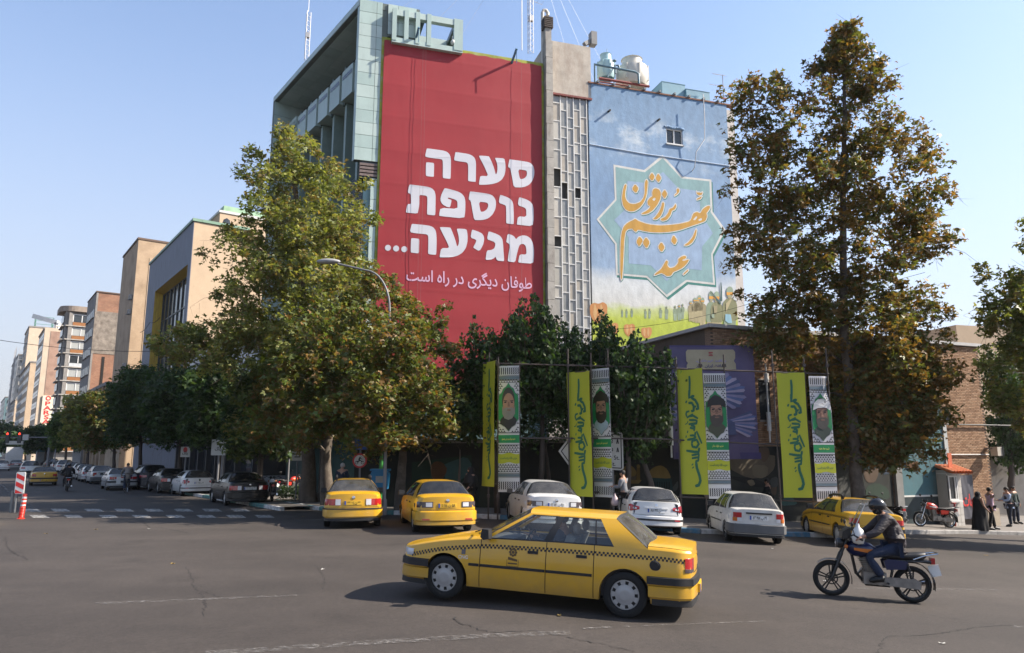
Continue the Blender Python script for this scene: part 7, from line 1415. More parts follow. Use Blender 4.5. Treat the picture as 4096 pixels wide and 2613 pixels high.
class Car:
    def __init__(s, name, label, T, paint, rear, az, group=None, cat='car', rearkit=None, plate='w', plate_text='', checker=False, glass=None, rack=False, bumper=None, trimline=True, detail=True, rims='cap', driver=False):
        s.T = T; s.p = CAR[paint] if isinstance(paint, str) else paint; rear = Vector(rear); s.root = thing(name, label, cat, (rear.x, rear.y, gz(rear.x, rear.y)), 0, group); s.root.rotation_euler = lean(rear, az)
        s.xr, s.xf = -T['RO'], T['L']-T['RO']; s.W2 = T['W']/2; s.glass = glass or CGP; s.sill = .21
        s.body(); s.cabin(); s.under(); s.wheels(rims); s.fit(rearkit, plate, plate_text, bumper, trimline, paint)
        if checker: s.checker()
        if rack:
            k = MB()
            for sg in (-1,1):
                for x in (T['roof'][0][0]-.25, T['roof'][-1][0]+.1): k.box(x-.05,x+.05,sg*(s.W2*T['ry']-.06)-.03,sg*(s.W2*T['ry']-.06)+.03,s.zr(x)-.06,s.zr(x)+.07)
                k.tube([(T['roof'][-1][0]-.0,sg*(s.W2*T['ry']-.06),s.zr(.2)+.03),(.3,sg*(s.W2*T['ry']-.06),s.zr(.4)+.085),(1.0,sg*(s.W2*T['ry']-.06),s.zr(1.0)+.085),(T['roof'][0][0]-.1,sg*(s.W2*T['ry']-.06),s.zr(1.3)+.03)],.035,6)
            k.build('roof_rack', TRIM, s.root, kind='stuff')
    def I(s, key, x): a = s.T[key]; return float(np.interp(x, [q[0] for q in a], [q[1] for q in a]))
    def bel(s, x): return sum(s.I('belt', x+d) for d in (-.12,0,.12))/3
    def tp(s, x): return sum(s.I('top', x+d) for d in (-.1,0,.1))/3
    def zr(s, x): return sum(s.I('roof', x+d) for d in (-.12,0,.12))/3
    def w(s, x):
        e = min(x-s.xr, s.xf-x); r = s.W2 - .075*max(0,(x-(s.xf-1.0))/1.0)**2 - .05*max(0,((s.xr+.8)-x)/.8)**2
        return r - .085*(1-min(1,max(e,0)/.2))**2
    def sy(s, x, z): q = (z-.2)/(s.bel(x)-.2); return s.w(x)*float(np.interp(q,[0,.12,.3,.5,.72,.9,1],[.95,.98,.997,1,.99,.962,.945]))
    def warp(s, p):
        x, y, z = p; q = (abs(y)/s.W2)**2
        if x < 0: k = min(1.2, x/s.xr)**2; x += k*(s.T['rb']*q + s.T['rt']*(z-.55))
        elif x > s.T['WB']: k = min(1.2,(x-s.T['WB'])/(s.xf-s.T['WB']))**2; x -= k*(s.T['fb']*q + s.T['ft']*(z-.5))
        return (x, y, z)
    def done(s, k, name, m, smooth=35, parent=None, label=None, kind=None): k.v = [s.warp(p) for p in k.v]; return k.build(name, m, parent or s.root, smooth=smooth, label=label, kind=kind)
    def body(s):
        T = s.T; R_ = T['R']+.055; s.arch = R_; zc = T['R']-.01
        xs_ = set(np.round(np.linspace(s.xr, s.xf, 58), 3)) | {s.xr+.02, s.xr+.06, s.xr+.11, s.xf-.02, s.xf-.06, s.xf-.11}
        for xw in (0, T['WB']):
            xs_ = {x for x in xs_ if abs(abs(x-xw)-R_) > .03}
            xs_ |= {round(xw+R_*math.cos(a),4) for a in np.linspace(0, math.pi, 15)}
        xs_ |= set(T['doors']); xs_ = sorted(x for x in xs_ if s.xr-1e-6 <= x <= s.xf+1e-6)
        fr = (0,.06,.16,.3,.45,.6,.74,.86,.95,1)
        def low(x):
            z = s.sill + .05*max(0,(x-(s.xf-.7))/.7) + .06*max(0,((s.xr+.7)-x)/.7)
            for xw in (0, T['WB']):
                if abs(x-xw) < R_-1e-4: z = max(z, zc+math.sqrt(R_*R_-(x-xw)**2))
            return z
        def col(x, sg): zl, zb = low(x), s.bel(x); return [(x, sg*s.sy(x, zl+(zb-zl)*t), zl+(zb-zl)*t) for t in fr]
        d0, d1, d2 = T['doors']; fl = [x for x in xs_ if x <= d0+1e-6], [x for x in xs_ if d0-1e-6 <= x <= d1+1e-6], [x for x in xs_ if d1-1e-6 <= x <= d2+1e-6], [x for x in xs_ if x >= d2-1e-6]
        k = MB()
        for sg in (-1,1):
            s.done(MB().grid([col(x, sg) for x in fl[3]], flip=sg > 0), 'front_wing', s.p, 40); k.grid([col(x, sg) for x in fl[0]], flip=sg > 0)
        for sg in (-1,1):
            for part in (fl[1], fl[2]): s.done(MB().grid([col(x, sg) for x in part], flip=sg > 0), 'door', s.p, 40)
        # arch lips
        for sg in (-1,1):
            for xw in (0, T['WB']):
                a_ = [x for x in xs_ if abs(x-xw) <= R_+1e-3]; s.done(MB().grid([[(x, sg*(s.sy(x,max(low(x),.3))-d), low(x)+.0*d) for d in (0,.05,.14)] for x in a_], flip=sg < 0), 'wheel_arch', s.p, 40)
        tops = ((1,0),(.97,.45),(.88,.72),(.7,.88),(.4,.97),(0,1))
        def trow(x): zb, zt, w = s.bel(x), s.tp(x), s.w(x)*.945; h = [(x, w*a, zb+(zt-zb)*b) for a, b in tops]; return [(p[0],-p[1],p[2]) for p in h] + h[-2::-1]
        hood = [x for x in xs_ if x >= T['A'][0]-.02]; s.done(MB().grid([trow(x) for x in hood]), 'bonnet', s.p, 40)
        deck = [x for x in xs_ if x <= T['C'][0]+.04]; s.done(MB().grid([trow(x) for x in deck]), 'boot_lid' if not T['hatch'] else 'tailgate_edge', s.p, 40)
        kf, kr = MB(), k
        for x in (xs_[0], xs_[-1]):
            c = col(x, 1); rows = [[(x, y*f, z) for f in np.linspace(-1,1,9)] for (_, y, z) in c]; tr = trow(x)
            k = kr if x < 0 else kf; k.grid(rows, flip=x > 0); zb, zt, wb_ = s.bel(x), s.tp(x), s.w(x)*.945; ff_ = sorted(set(list(np.linspace(-1,1,9)) + [q*g for q in (-1,1) for g,_ in tops])); zi = lambda a: float(np.interp(abs(a), [q[0] for q in tops[::-1]], [q[1] for q in tops[::-1]])); k.grid([[(x, wb_*a, zb+(zt-zb)*zi(a)*t) for a in ff_] for t in (0,.5,1)], flip=x > 0)
        s.done(kr, 'body', s.p, 40); s.done(kf, 'front_panel', s.p, 40)
        k = MB()
        for sg in (-1,1):
            for x in (d0, d1, d2): k.grid([[(x+dx, sg*(s.sy(x,z)+.0025), z) for z in np.linspace(low(x)+.01, s.bel(x), 10)] for dx in (-.005,.005)])
        k2 = MB()
        if not T['hatch']:
            for sg in (-1,1): k.grid([[(x, sg*s.w(x)*.945*.965, s.bel(x)+(s.tp(x)-s.bel(x))*.47+dz) for dz in (.002,.008)] for x in deck])
        s.done(k, 'panel_gap', GAP)
    def side(s, xb, xt, t, off_=0):
        yb, yr = s.w(xb)*.945, s.W2*s.T['ry']*(1-.02*((xt-.7)/.7)**2); zb, zt = s.bel(xb)-.004, s.zr(xt)-.06
        return (xb+(xt-xb)*t, yb+(yr-yb)*t+.035*math.sin(math.pi*t)*1.0+off_, zb+(zt-zb)*t)
    def cabin(s):
        T = s.T; st = T['strips']; pk, kk = MB(), MB(); N = 7
        for (b0, kind), (b1, _) in zip(st, st[1:]):
            for sg in (-1,1):
                def pt(f, t, o=0): p = s.side(b0[0]+(b1[0]-b0[0])*f, b0[1]+(b1[1]-b0[1])*f, t, o); return (p[0], sg*p[1], p[2])
                def g(t0, t1, f0=0, f1=1, o=0): return [[pt(f0+(f1-f0)*i/6, t0+(t1-t0)*j/N, o) for j in range(N+1)] for i in range(7)]
                if kind == 'P': pk.grid(g(0,1), flip=sg < 0)
                elif kind == 'K': kk.grid(g(.0,.95), flip=sg < 0); pk.grid(g(.95,1), flip=sg < 0)
                elif kind == 'W':
                    kk.grid(g(0,.06), flip=sg < 0); kk.grid(g(.925,.96), flip=sg < 0); pk.grid(g(.96,1), flip=sg < 0)
                    k = MB(); k.grid(g(.06,.925,0,1,-.006), flip=sg < 0); s.done(k, 'side_window', s.glass, 180)
        s.done(kk, 'window_trim', TRIM, 60)
        xa, xc = T['A'][1], T['C'][1]; ys_ = np.linspace(-1,1,15)
        def rf(f, y, dx=0):
            x = xa+(xc-xa)*f; yr = s.W2*T['ry']*(1-.02*((x-.7)/.7)**2); b = .05*(1-y*y)*((1-f)**3 - f**3); return (x+b, y*yr, s.zr(x)-.06+.06*(1-abs(y)**5))
        pk.grid([[rf(f, y) for y in ys_] for f in np.linspace(0,1,20)]); s.done(pk, 'roof_and_pillars', s.p, 40)
        for end, nm, (xb, xt), bul in ((0,'windscreen',T['A'],.15),(1,'rear_window',T['C'],-.07 if not T['hatch'] else -.05)):
            yb = s.w(xb)*.945
            def pt(sv_, t, o=0):
                bot = Vector((xb+bul*(1-sv_*sv_), sv_*yb, s.bel(xb)+.035*(1-sv_*sv_))); top = Vector(rf(end, sv_)); p = bot.lerp(top, t); p.z += .025*math.sin(math.pi*t)*(1-sv_*sv_); p.x += (o if end == 0 else -o); p.z += o*.5; return tuple(p)
            def g(a0,a1,t0,t1,o=0,n=12,m=6): return [[pt(a0+(a1-a0)*i/n, t0+(t1-t0)*j/m, o) for j in range(m+1)] for i in range(n+1)]
            k = MB(); k.grid(g(-.92,.92,.07,.93), flip=end == 0); s.done(k, nm, s.glass if end == 0 or s.glass is CGD else CGR, 180)
            k = MB()
            for q in ((-.99,-.92,0,1),(.92,.99,0,1),(-.92,.92,0,.07),(-.92,.92,.93,1)): k.grid(g(*q,.0), flip=end == 0)
            s.done(k, 'window_seal', TRIM, 60)
        # inside: floor tub, dash, seats with headrests
        zt = s.bel(1.0)-.06; k = MB(); yi = s.W2-.2
        k.box(T['C'][0]+.02,T['C'][0]+.4,-yi,yi,.5,s.bel(T['C'][0])-.02).box(T['A'][0]-.35,T['A'][0]+.1,-yi,yi,.5,s.bel(T['A'][0])-.02).box(T['C'][0],T['A'][0],-yi,yi,.24,.34)
        for sg in (-1,1): k.box(T['C'][0],T['A'][0],sg*(yi+.02)-.02,sg*(yi+.02)+.02,.3,s.bel(1)-.03)
        k.build('cabin_lining', INT, s.root)
        s.seatx = 1.02*T['WB']/2.67; k = MB()
        def seat(x, y, w_):
            k.obox((x-.05,y,.48),(x+.48,y,.52),w_,.16); k.obox((x-.02,y,.52),(x-.2,y,1.0),w_,.13,up=(1,0,0)); k.ball((x-.235,y,1.10 if not T['hatch'] else 1.12),(.06,.13,.095),10)
        for sg in (-1,1): seat(s.seatx, sg*.36, .5)
        k.obox((.08,0,.48),(.5,0,.5),1.2,.16); k.obox((.1,0,.5),(-.12,0,.95),1.2,.13,up=(1,0,0))
        for sg in (-1,1): k.ball((-.13,sg*.36,1.02),(.06,.13,.08),10)
        k.build('seats', SEAT, s.root, smooth=40)
        c = Vector((T['A'][0]-.62, .36, .88)); ring = [c + Matrix.Rotation(R(-25),3,'Y') @ Vector((0,.185*math.cos(a),.185*math.sin(a))) for a in np.linspace(0,2*math.pi,17)]
        MB().tube(ring,.016,6,cap=False).tube([c+Vector((0,-.18,0)),c+Vector((0,.18,0))],.015,5).tube([c,c+Vector((.25,0,-.1))],.03,6).build('steering_wheel', TRIM, s.root)
        for sg in (-1,1):
            x = T['A'][0]-.12; y = s.sy(x, s.bel(x)-.01)
            k = MB(); k.prism([(x+.02,s.bel(x)+.0),(x+.07,s.bel(x)+.04),(x+.05,s.bel(x)+.155),(x-.05,s.bel(x)+.15),(x-.06,s.bel(x)+.02)], sg*(y+.03), sg*(y+.2)); k.box(x-.04,x+.03,sg*y-.03,sg*y+.05,s.bel(x)-.0,s.bel(x)+.05); k.build('wing_mirror', TRIM, s.root)
    def under(s):
        T = s.T; k = MB(); k.box(s.xr+.12,s.xf-.15,-(s.W2-.3),s.W2-.3,.19,.45)
        for xw in (0,T['WB']): k.box(xw-.4,xw+.4,-(s.W2-.22),s.W2-.22,.3,.72)
        k.build('underbody', GAP, s.root)
    def wheels(s, rims):
        T = s.T; Rw = T['R']; ri = Rw*.66; n = 28
        if rims == 'none': rims = 'cap'
        tb = MB().lathe([(ri,-.085),(ri*1.05,-.09),(Rw-.03,-.095),(Rw,-.07),(Rw,.07),(Rw-.03,.095),(ri*1.05,.09),(ri,.085)],n,ax='y')
        for xw in (0,T['WB']):
            for sg in (-1,1):
                root = link('wheel', None, s.root, (xw, sg*(s.W2-.105), Rw)); kt = MB(); kt.v, kt.f, kt.m = list(tb.v), list(tb.f), list(tb.m); kt.build('tyre', TYRE, root, smooth=50)
                k = MB(); k.lathe([(0,.03*sg),(ri,.03*sg),(ri,-.05*sg)],n,ax='y'); k.build('rim', HUBD, root)
                k = MB()
                if rims == 'cap':
                    prof = [(0,.085),(ri*.28,.088),(ri*.42,.085),(ri*.5,.08),(ri*.66,.078),(ri*.68,.074)]; k.lathe([(r,h*sg) for r, h in prof],n,ax='y'); k.lathe([(ri*.9,.07*sg),(ri*.99,.068*sg),(ri*1.0,.05*sg)],n,ax='y')
                    for i in range(9): a = 2*math.pi*i/9; k.grid([[(r*math.cos(a+d),.073*sg,r*math.sin(a+d)) for d in (-.21,0,.21)] for r in (ri*.66,ri*.92)])
                else:
                    for i in range(7): a = 2*math.pi*i/7; k.grid([[(r*math.cos(a+d),(.075-.0*r)*sg,r*math.sin(a+d)) for d in (-.13,0,.13)] for r in (ri*.1,ri*.97)])
                    k.lathe([(ri*.9,.075*sg),(ri,.07*sg)],n,ax='y'); k.lathe([(0,.082*sg),(ri*.25,.08*sg)],n,ax='y')
                k.build('hubcap', HUB, root, smooth=30)
    def outline(s, xlen, off_, n=6, front=False, z=.5):
        xe = s.xf if front else s.xr; d = -1 if front else 1
        L_ = [(xe+d*xlen*(1-i/n)**1.4, s.sy(xe+d*xlen*(1-i/n)**1.4, z)+off_) for i in range(n+1)]
        yb = s.sy(xe, z); back = [(xe-d*off_, yb*f+off_*f) for f in np.linspace(.97,-.97,11)]
        return L_ + back + [(x,-y) for x, y in reversed(L_)]
    def wrapstrip(s, name, m, z0, z1, off_, xlen, front=False, sub=0, ztop=None):
        o = s.outline(xlen, off_, front=front, z=(z0+z1)/2); oi = s.outline(xlen, -.02, front=front, z=(z0+z1)/2); h = z1-z0
        P = [[(*i_, z0+.02*h),(*a, z0+.12*h),(a[0],a[1],z0+.35*h),(a[0],a[1],z1-.3*h),(*a,z1-.1*h),(*i_,z1)] for a, i_ in zip(o, oi)]
        return s.done(MB().grid(P, flip=front), name, m, 50)
    def lamp(s, m, y0, z0, z1, xlen, sg, name='tail_lamp', front=False, off_=.012, y1=None, parent=None):
        xe = s.xf if front else s.xr; d = -1 if front else 1; yb = s.sy(xe,(z0+z1)/2); ye = y1 if y1 else yb*.985
        path = [(xe-d*off_, y) for y in np.linspace(y0, ye, 5)]
        if not y1: path += [(xe+d*xlen*(i/4), s.sy(xe+d*xlen*(i/4),(z0+z1)/2)+off_) for i in range(1,5)]
        P = [[(x+d*off_*1.5,sg*y,z0-.004),(x,sg*y,z0),(x,sg*y,(z0+z1)/2),(x,sg*y,z1),(x+d*off_*1.5,sg*y,z1+.004)] for x, y in path]
        return s.done(MB().grid(P), name, m, 60, parent)
    def rbox(s, name, m, y0, y1, z0, z1, th=.015, x0=0.0, parent=None):
        k = MB(); n = 6; xe = s.xr - x0
        for i in range(n): k.box(xe-th,xe+.01,y0+(y1-y0)*i/n,y0+(y1-y0)*(i+1)/n,z0,z1)
        return s.done(k, name, m, 20, parent)
    def fit(s, kit, plate, ptext, bumper, trimline, paint):
        T = s.T; kit = kit or '405'; bm = TRIM if bumper is None else bumper
        hs = s.bel(1.0)
        if trimline:
            k = MB()
            for sg in (-1,1):
                for a, b in ((T['doors'][0]+.02,T['doors'][1]-.01),(T['doors'][1]+.01,T['doors'][2]-.01),(T['doors'][2]+.01,T['WB']-s.arch-.02)):
                    k.grid([[(a+(b-a)*i/8, sg*(s.sy(a+(b-a)*i/8,z)+o), z) for z, o in ((.505,.0),(.51,.012),(.54,.012),(.545,0))] for i in range(9)])
            s.done(k, 'side_moulding', TRIM, 30)
        for sg in (-1,1):
            for x in (T['doors'][0]+.12, T['doors'][1]+.14):
                z = hs-.16; y = s.sy(x,z); k = MB(); k.box(x-.02,x+.13,sg*y-.012 if sg>0 else sg*y-.02,sg*y+.02 if sg>0 else sg*y+.012,z-.018,z+.022); k.build('door_handle', TRIM, s.root)
        z = hs-.2; k = MB(); k.lathe([(0,.006),(.062,.006),(.066,-.01)],16,o=(-.42,s.sy(-.42,z),z),ax='y'); k.build('fuel_cap', TRIM if paint == 'yellow' else s.p, s.root)
        if kit == '405':
            s.wrapstrip('rear_bumper', bm, .475, .59, .045, .62); s.wrapstrip('lower_valance', s.p if kit=='405' else bm, .30,.475,.03,.6); s.wrapstrip('rear_skirt', TRIM, .20,.30,.012,.55)
            for sg in (-1,1):
                s.lamp(LRED, .52, .70, .84, .07, sg); s.lamp(LSMK, .52, .655, .70, .07, sg, 'lower_tail_lamp')
            s.rbox('boot_seam', GAP, -.5,.5,.635,.641,.006); s.rbox('garnish', LRED if paint != 'yellow' else s.p, -.5,.5,.70,.84,.01)
            py, pz = 0, .40 if paint == 'yellow' else .72
        elif kit == 'samand':
            s.wrapstrip('rear_bumper', s.p, .32, .60, .04, .6); s.wrapstrip('rear_skirt', TRIM, .22,.32,.015,.55)
            if bumper is not False: s.wrapstrip('bumper_strip', TRIM, .555,.595,.055,.5)
            for sg in (-1,1): s.lamp(LRED, .36, .68, .86, .16, sg, y1=None); s.lamp(LWHT, .37, .685, .855, .0, sg, 'reverse_lamp', off_=.018, y1=.52)
            s.rbox('boot_seam', GAP, -.8,.8,.625,.631,.006); py, pz = 0, .75
        elif kit == 'soren':
            s.wrapstrip('rear_bumper', s.p, .34, .63, .045, .6); s.wrapstrip('rear_skirt', s.p, .24,.34,.03,.55)
            for sg in (-1,1): s.lamp(LSMK, .40, .72, .87, .2, sg); s.lamp(LWHT, .43, .74, .85, .0, sg, 'reverse_lamp', off_=.018, y1=.60); s.lamp(LRED, .50,.385,.42,.0,sg,'rear_reflector',off_=.052,y1=.70)
            s.rbox('boot_seam', GAP, -.8,.8,.655,.661,.006); py, pz = 0, .77
        elif kit == 'pride':
            s.wrapstrip('rear_bumper', BMPG, .28, .56, .05, .50); s.wrapstrip('rear_skirt', TRIM, .2,.28,.02,.45)
            for sg in (-1,1): s.lamp(LRED, .48, .72, .86, .05, sg); s.lamp(LORG, .60, .62, .72, .05, sg, 'indicator_lamp'); s.lamp(LWHT, .48, .62, .72, .0, sg, 'reverse_lamp', y1=.60)
            s.rbox('boot_handle', TRIM, -.36,.36,.835,.875,.03); py, pz = 0, .73
        elif kit == '206':
            s.wrapstrip('rear_bumper', s.p, .24, .56, .05, .45); s.wrapstrip('bumper_strip', TRIM, .40,.47,.062,.4)
            for sg in (-1,1):
                k = MB(); xe = s.xr-.014
                P = []
                for y in np.linspace(.50,.775,6): f = (y-.5)/.275; P.append([(xe,sg*y,.66+.06*(1-f)),(xe-.012,sg*y,.70+.03*(1-f)),(xe-.012,sg*y,.80),(xe,sg*y,.80+.07*f)])
                for i in range(1,5): x = s.xr+.06*i; P.append([(x,sg*(s.sy(x,.7)+.014),.66+.03*i/4),(x,sg*(s.sy(x,.74)+.018),.72),(x,sg*(s.sy(x,.82)+.018),.84),(x,sg*(s.sy(x,.88)+.014),.88-.01*i)])
                s.done(k.grid(P), 'tail_lamp', LRED, 60); s.lamp(LWHT, .58, .73, .77, .0, sg, 'reverse_lamp', off_=.03, y1=.69)
                s.lamp(LRED, .55,.415,.45,.0,sg,'rear_reflector',off_=.07,y1=.72)
            s.rbox('tailgate_bar', s.p, -.36,.36,.755,.785,.03); s.rbox('tailgate_seam', GAP, -.7,.7,.572,.578,.01)
            yb = s.T['C']; MB().obox((s.xr-.0,-.02,1.02),(s.xr+.03,-.46,1.06),.03,.03).build('wiper', TRIM, s.root); py, pz = 0, .70
        else:
            s.wrapstrip('rear_bumper', s.p if bumper is None else bm, .28, .58, .05, .5); s.wrapstrip('rear_skirt', TRIM, .2,.28,.02,.45)
            for sg in (-1,1): s.lamp(LRED, .48, .78, .92, .15, sg)
            py, pz = 0, .72
        # number plate with blue band and characters
        off_ = .05 if pz < .6 else 0
        pl = s.rbox('number_plate', PLY if plate == 'y' else PLW, -.26, .26, pz-.058, pz+.058, .012+off_)
        s.rbox('plate_band', PLB, .215, .258, pz-.055, pz+.055, .016+off_, parent=pl)
        if ptext:
            vv, ff = text_mesh(ptext, 1, .02, True, .38); k = MB(); k.add([(s.xr-.0175-off_, -v.x-.02, pz+v.y*.12) for v in vv], ff); s.done(k, 'plate_number', SGK, None, pl)
        # front: headlamps, grille, bumper
        zf = s.bel(s.xf)
        s.wrapstrip('front_bumper', bm if kit in ('405','pride') else s.p,   .43, .55, .05, .55, True); s.wrapstrip('front_valance', s.p, .26,.43,.03,.55, True); s.wrapstrip('front_skirt', TRIM, .17,.26,.02,.5, True)
        for sg in (-1,1): s.lamp(LWHT, .40, .575, zf-.02, .2, sg, 'headlamp', True)
        k = MB(); k.box(s.xf-.01,s.xf+.015,-.38,.38,.575,zf-.03); s.done(k, 'grille', TRIM)
        MB().tube([(s.xr+.3,-.45,.24),(s.xr-.03,-.45,.235)],.025,8).build('exhaust', HUBD, s.root)
        if kit in ('soren','samand','206','405'):
            k = MB(); k.lathe([(0,.006),(.045,.006),(.05,-.005)],14,o=(0,0,0),ax='x'); k.v = [(s.xr-.008-abs(x), y, z+(.9 if kit in('soren','samand') else .85)) for x, y, z in k.v]; s.done(k, 'badge', CHR)
    def checker(s):
        k = MB(); q = .029; x = s.xr+.06; i = 0
        while x < s.T['WB']+.62:
            zb = s.bel(x)-.075-.02*max(0,x-2.2)
            for r in range(2):
                if (i+r) % 2 == 0:
                    for sg in (-1,1): k.add([(x,sg*(s.sy(x,zb-r*q)+.004),zb-r*q),(x+q,sg*(s.sy(x+q,zb-r*q)+.004),zb-r*q),(x+q,sg*(s.sy(x+q,zb-(r+1)*q)+.004),zb-(r+1)*q),(x,sg*(s.sy(x,zb-(r+1)*q)+.004),zb-(r+1)*q)],[(0,1,2,3)])
            x += q; i += 1
        s.done(k, 'checker_stripe', SGK, None, kind='stuff')
AZS = math.atan2(SD.x, SD.y)
# the moving taxi
fw, rw = ground(1775, 2404), ground(2500, 2469); hd = (fw-rw); az0 = math.atan2(hd.x, hd.y); rc = rw + Vector((-math.sin(az0-R(90)), -math.cos(az0-R(90)), 0))*.75
taxi = Car('taxi', 'yellow taxi saloon with checker stripe driving across the square in front', T405, 'yellow', rc, az0, 'yellow taxis', 'taxi', '405', 'y', '۱۱ ت ۳۸۸ ۸۸', True, glass=CGL)
t = taxi; z = .70; x0 = 1.62
fnp = lambda a, b: (x0+a, t.sy(x0+a, z+b)+.005, z+b)
k = MB(); k.poly([[(-.09,-.15),(.09,-.15),(.09,.13),(-.09,.13)],[(-.084,-.144),(.084,-.144),(.084,.124),(-.084,.124)]], fnp)
for i in range(8): a = 2*math.pi*i/8; k.poly([ell(.045*math.cos(a),.045+.045*math.sin(a),.018,.018,10)], fnp)
k.poly([ell(0,.045,.022,.022,12)], fnp); k.poly([[(-.07,-.05),(.07,-.02),(.07,-.06),(-.07,-.08)]], fnp); k.poly([[(-.07,-.10),(.07,-.10),(.07,-.12),(-.07,-.12)]], fnp); k.build('door_emblem', mat('emblem_ink', (.1,.06,.02), .6), t.root, kind='stuff')
fnq = lambda a, b: (2.38-a, t.sy(2.38-a, .62+b)+.005, .62+b)
vv, ff = text_mesh('CNG', .07, .02); k = MB(); k.add([fnq(v.x, v.y) for v in vv], ff); k.build('lettering', CHR, t.root); k = MB(); k.poly([[(-.03,.04),(.03,.04),(.03,.11),(-.03,.11)]], fnq); k.build('fender_badge', LSMK, t.root)
k = MB(); k.lathe([(0,.012),(.055,.012),(.068,.004),(.068,-.01)],18,o=(-.40,t.sy(-.4,.73),.73),ax='y'); k.build('filler_cap', TRIM, t.root)
for i in range(5): k = MB(); k.poly([ell(0,0,.01,.005,8)], lambda a, b: (1.5+a, t.sy(1.5,.6)+.004, .2+b))
MB().tube([(t.xr+.02,-.2,.27),(t.xr-.03,-.2,.25),(t.xr+.02,-.2,.22)],.012,6).build('tow_eye', HUBD, t.root)
k = MB()
for i in range(2): k.obox((t.T['A'][0]+.2,.15+.35*i,t.bel(2.1)+.06),(t.T['A'][0]+.02,.5+.3*i,t.bel(2.1)+.12),.015,.015)
k.build('wiper', TRIM, t.root)
# parked and passing cars: rear axle seen at (u, v)
def put(u, v, dv=0): return ground(u, v)
CARS = [
 ('taxi','yellow taxi saloon with roof rails and red lamps parked before the plane trunks',TSAM,'yellow',(1408,2104),-13,dict(rearkit='samand',plate='y',plate_text='۳۳ ت ۶۶۱ ۳۳',rack=True),'yellow taxis','taxi'),
 ('taxi','yellow taxi saloon with smoked tail lamps parked left of the banners',TSAM,'yellow',(1765,2124),-15,dict(rearkit='soren',plate='y',plate_text='۵۸ ت ۱۱۵ ۱۱',trimline=False,glass=CGD),'yellow taxis','taxi'),
 ('taxi','yellow taxi saloon with checker stripe and roof rails parked at the right kerb',T405,'yellow',(3462,2184),3,dict(rearkit='405',plate='y',checker=True,rack=True),'yellow taxis','taxi'),
 ('car','white saloon parked behind the moving taxi, roof and rear glass showing',TSAM,'white',(2195,2116),-9,dict(rearkit='soren',plate_text='۴۵ ب ۱۱۲ ۲۲',trimline=False),'white parked cars','car'),
 ('car','white hatchback with red lamps parked between two banner pairs',T206,'white',(2612,2132),2,dict(rearkit='206',plate_text='۶۶ ن ۱۹۹ ۸۸',trimline=False),'white parked cars','car'),
 ('car','old white saloon with dark grey bumper parked right of the white hatchback',TPRI,'pride',(3010,2168),4,dict(rearkit='pride',plate_text='۲۹ ب ۱۹۸ ۵۳',rims='alloy'),'white parked cars','car'),
 ('car','black saloon parked nearest the square in the left street row',TSAM,'black',(975,2020),-33,dict(rearkit='samand',plate_text='۲۷ ج ۱۴۸ ۷۷',bumper=False,glass=CGD),'cars parked along the left kerb','car'),
 ('car','white hatchback parked behind the black saloon in the left row',T206,'white',(785,1983),-35,dict(rearkit='206',plate_text='۱۴ د ۲۵۱ ۲۰',trimline=False),'cars parked along the left kerb','car'),
 ('car','dark grey saloon parked beyond the white hatchback in the left row',TSAM,'grey',(690,1972),-36,dict(rearkit='samand',bumper=False,glass=CGD),'cars parked along the left kerb','car'),
 ('car','dark sport utility car parked beyond the grey saloon in the left row',TSUV,'blue',(605,1957),-36,dict(rearkit='x',glass=CGD,trimline=False),'cars parked along the left kerb','car'),
 ('car','silver saloon standing beside the cyclist in the left street',T405,'silver',(482,1960),-35,dict(rearkit='405',plate_text='۵۱ ج ۳۳۱'),'cars queued in the left street','car'),
 ('car','white saloon half hidden behind the silver saloon',TPRI,'white2',(405,1936),-36,dict(rearkit='pride'),'cars queued in the left street','car'),
 ('car','grey-white hatchback second behind the silver saloon',T206,'silver',(368,1928),-36,dict(rearkit='206'),'cars queued in the left street','car'),
 ('car','white saloon third behind the silver saloon',T405,'white2',(345,1920),-36,dict(rearkit='405'),'cars queued in the left street','car'),
 ('car','white compact car right of the distant motorcyclist',T206,'white',(325,1909),-36,dict(rearkit='206'),'cars queued in the left street','car'),
 ('car','dark small car far behind the distant motorcyclist',TPRI,'grey',(285,1903),-36,dict(rearkit='pride'),'cars queued in the left street','car'),
 ('car','white car seen over the shoulder of the distant motorcyclist',TSUV,'white2',(256,1893),-36,dict(rearkit='x'),'cars queued in the left street','car'),
 ('car','brown-grey car just right of the street taxi roof',TPRI,'silver',(233,1886),-36,dict(rearkit='pride'),'cars queued in the left street','car'),
 ('taxi','yellow taxi driving away up the left street',T405,'yellow',(172,1942),-34,dict(rearkit='405',plate='y',plate_text='۵۸ ت ۷۱۴'),'yellow taxis','taxi'),
 ('car','white sport utility car ahead of the taxi in the left street',TSUV,'white',(118,1905),-35,dict(rearkit='x',bumper=TRIM),'cars queued in the left street','car'),
 ('car','silver saloon far up the left street by the box truck',T405,'silver',(62,1878),-35,dict(rearkit='405'),'cars queued in the left street','car'),
 ('car','white hatchback cut by the left picture edge',T206,'white',(8,1884),-34,dict(rearkit='206'),'cars queued in the left street','car'),
 ('car','dark car low in the distance under the cargo truck',TSUV,'grey',(205,1879),-36,dict(rearkit='x'),'cars queued in the left street','car'),
]
for nm, lb, T, col, (u, v), az, kw, gr, ct in CARS: Car(nm, lb, T, col, put(u, v), R(az), gr, ct, **kw)
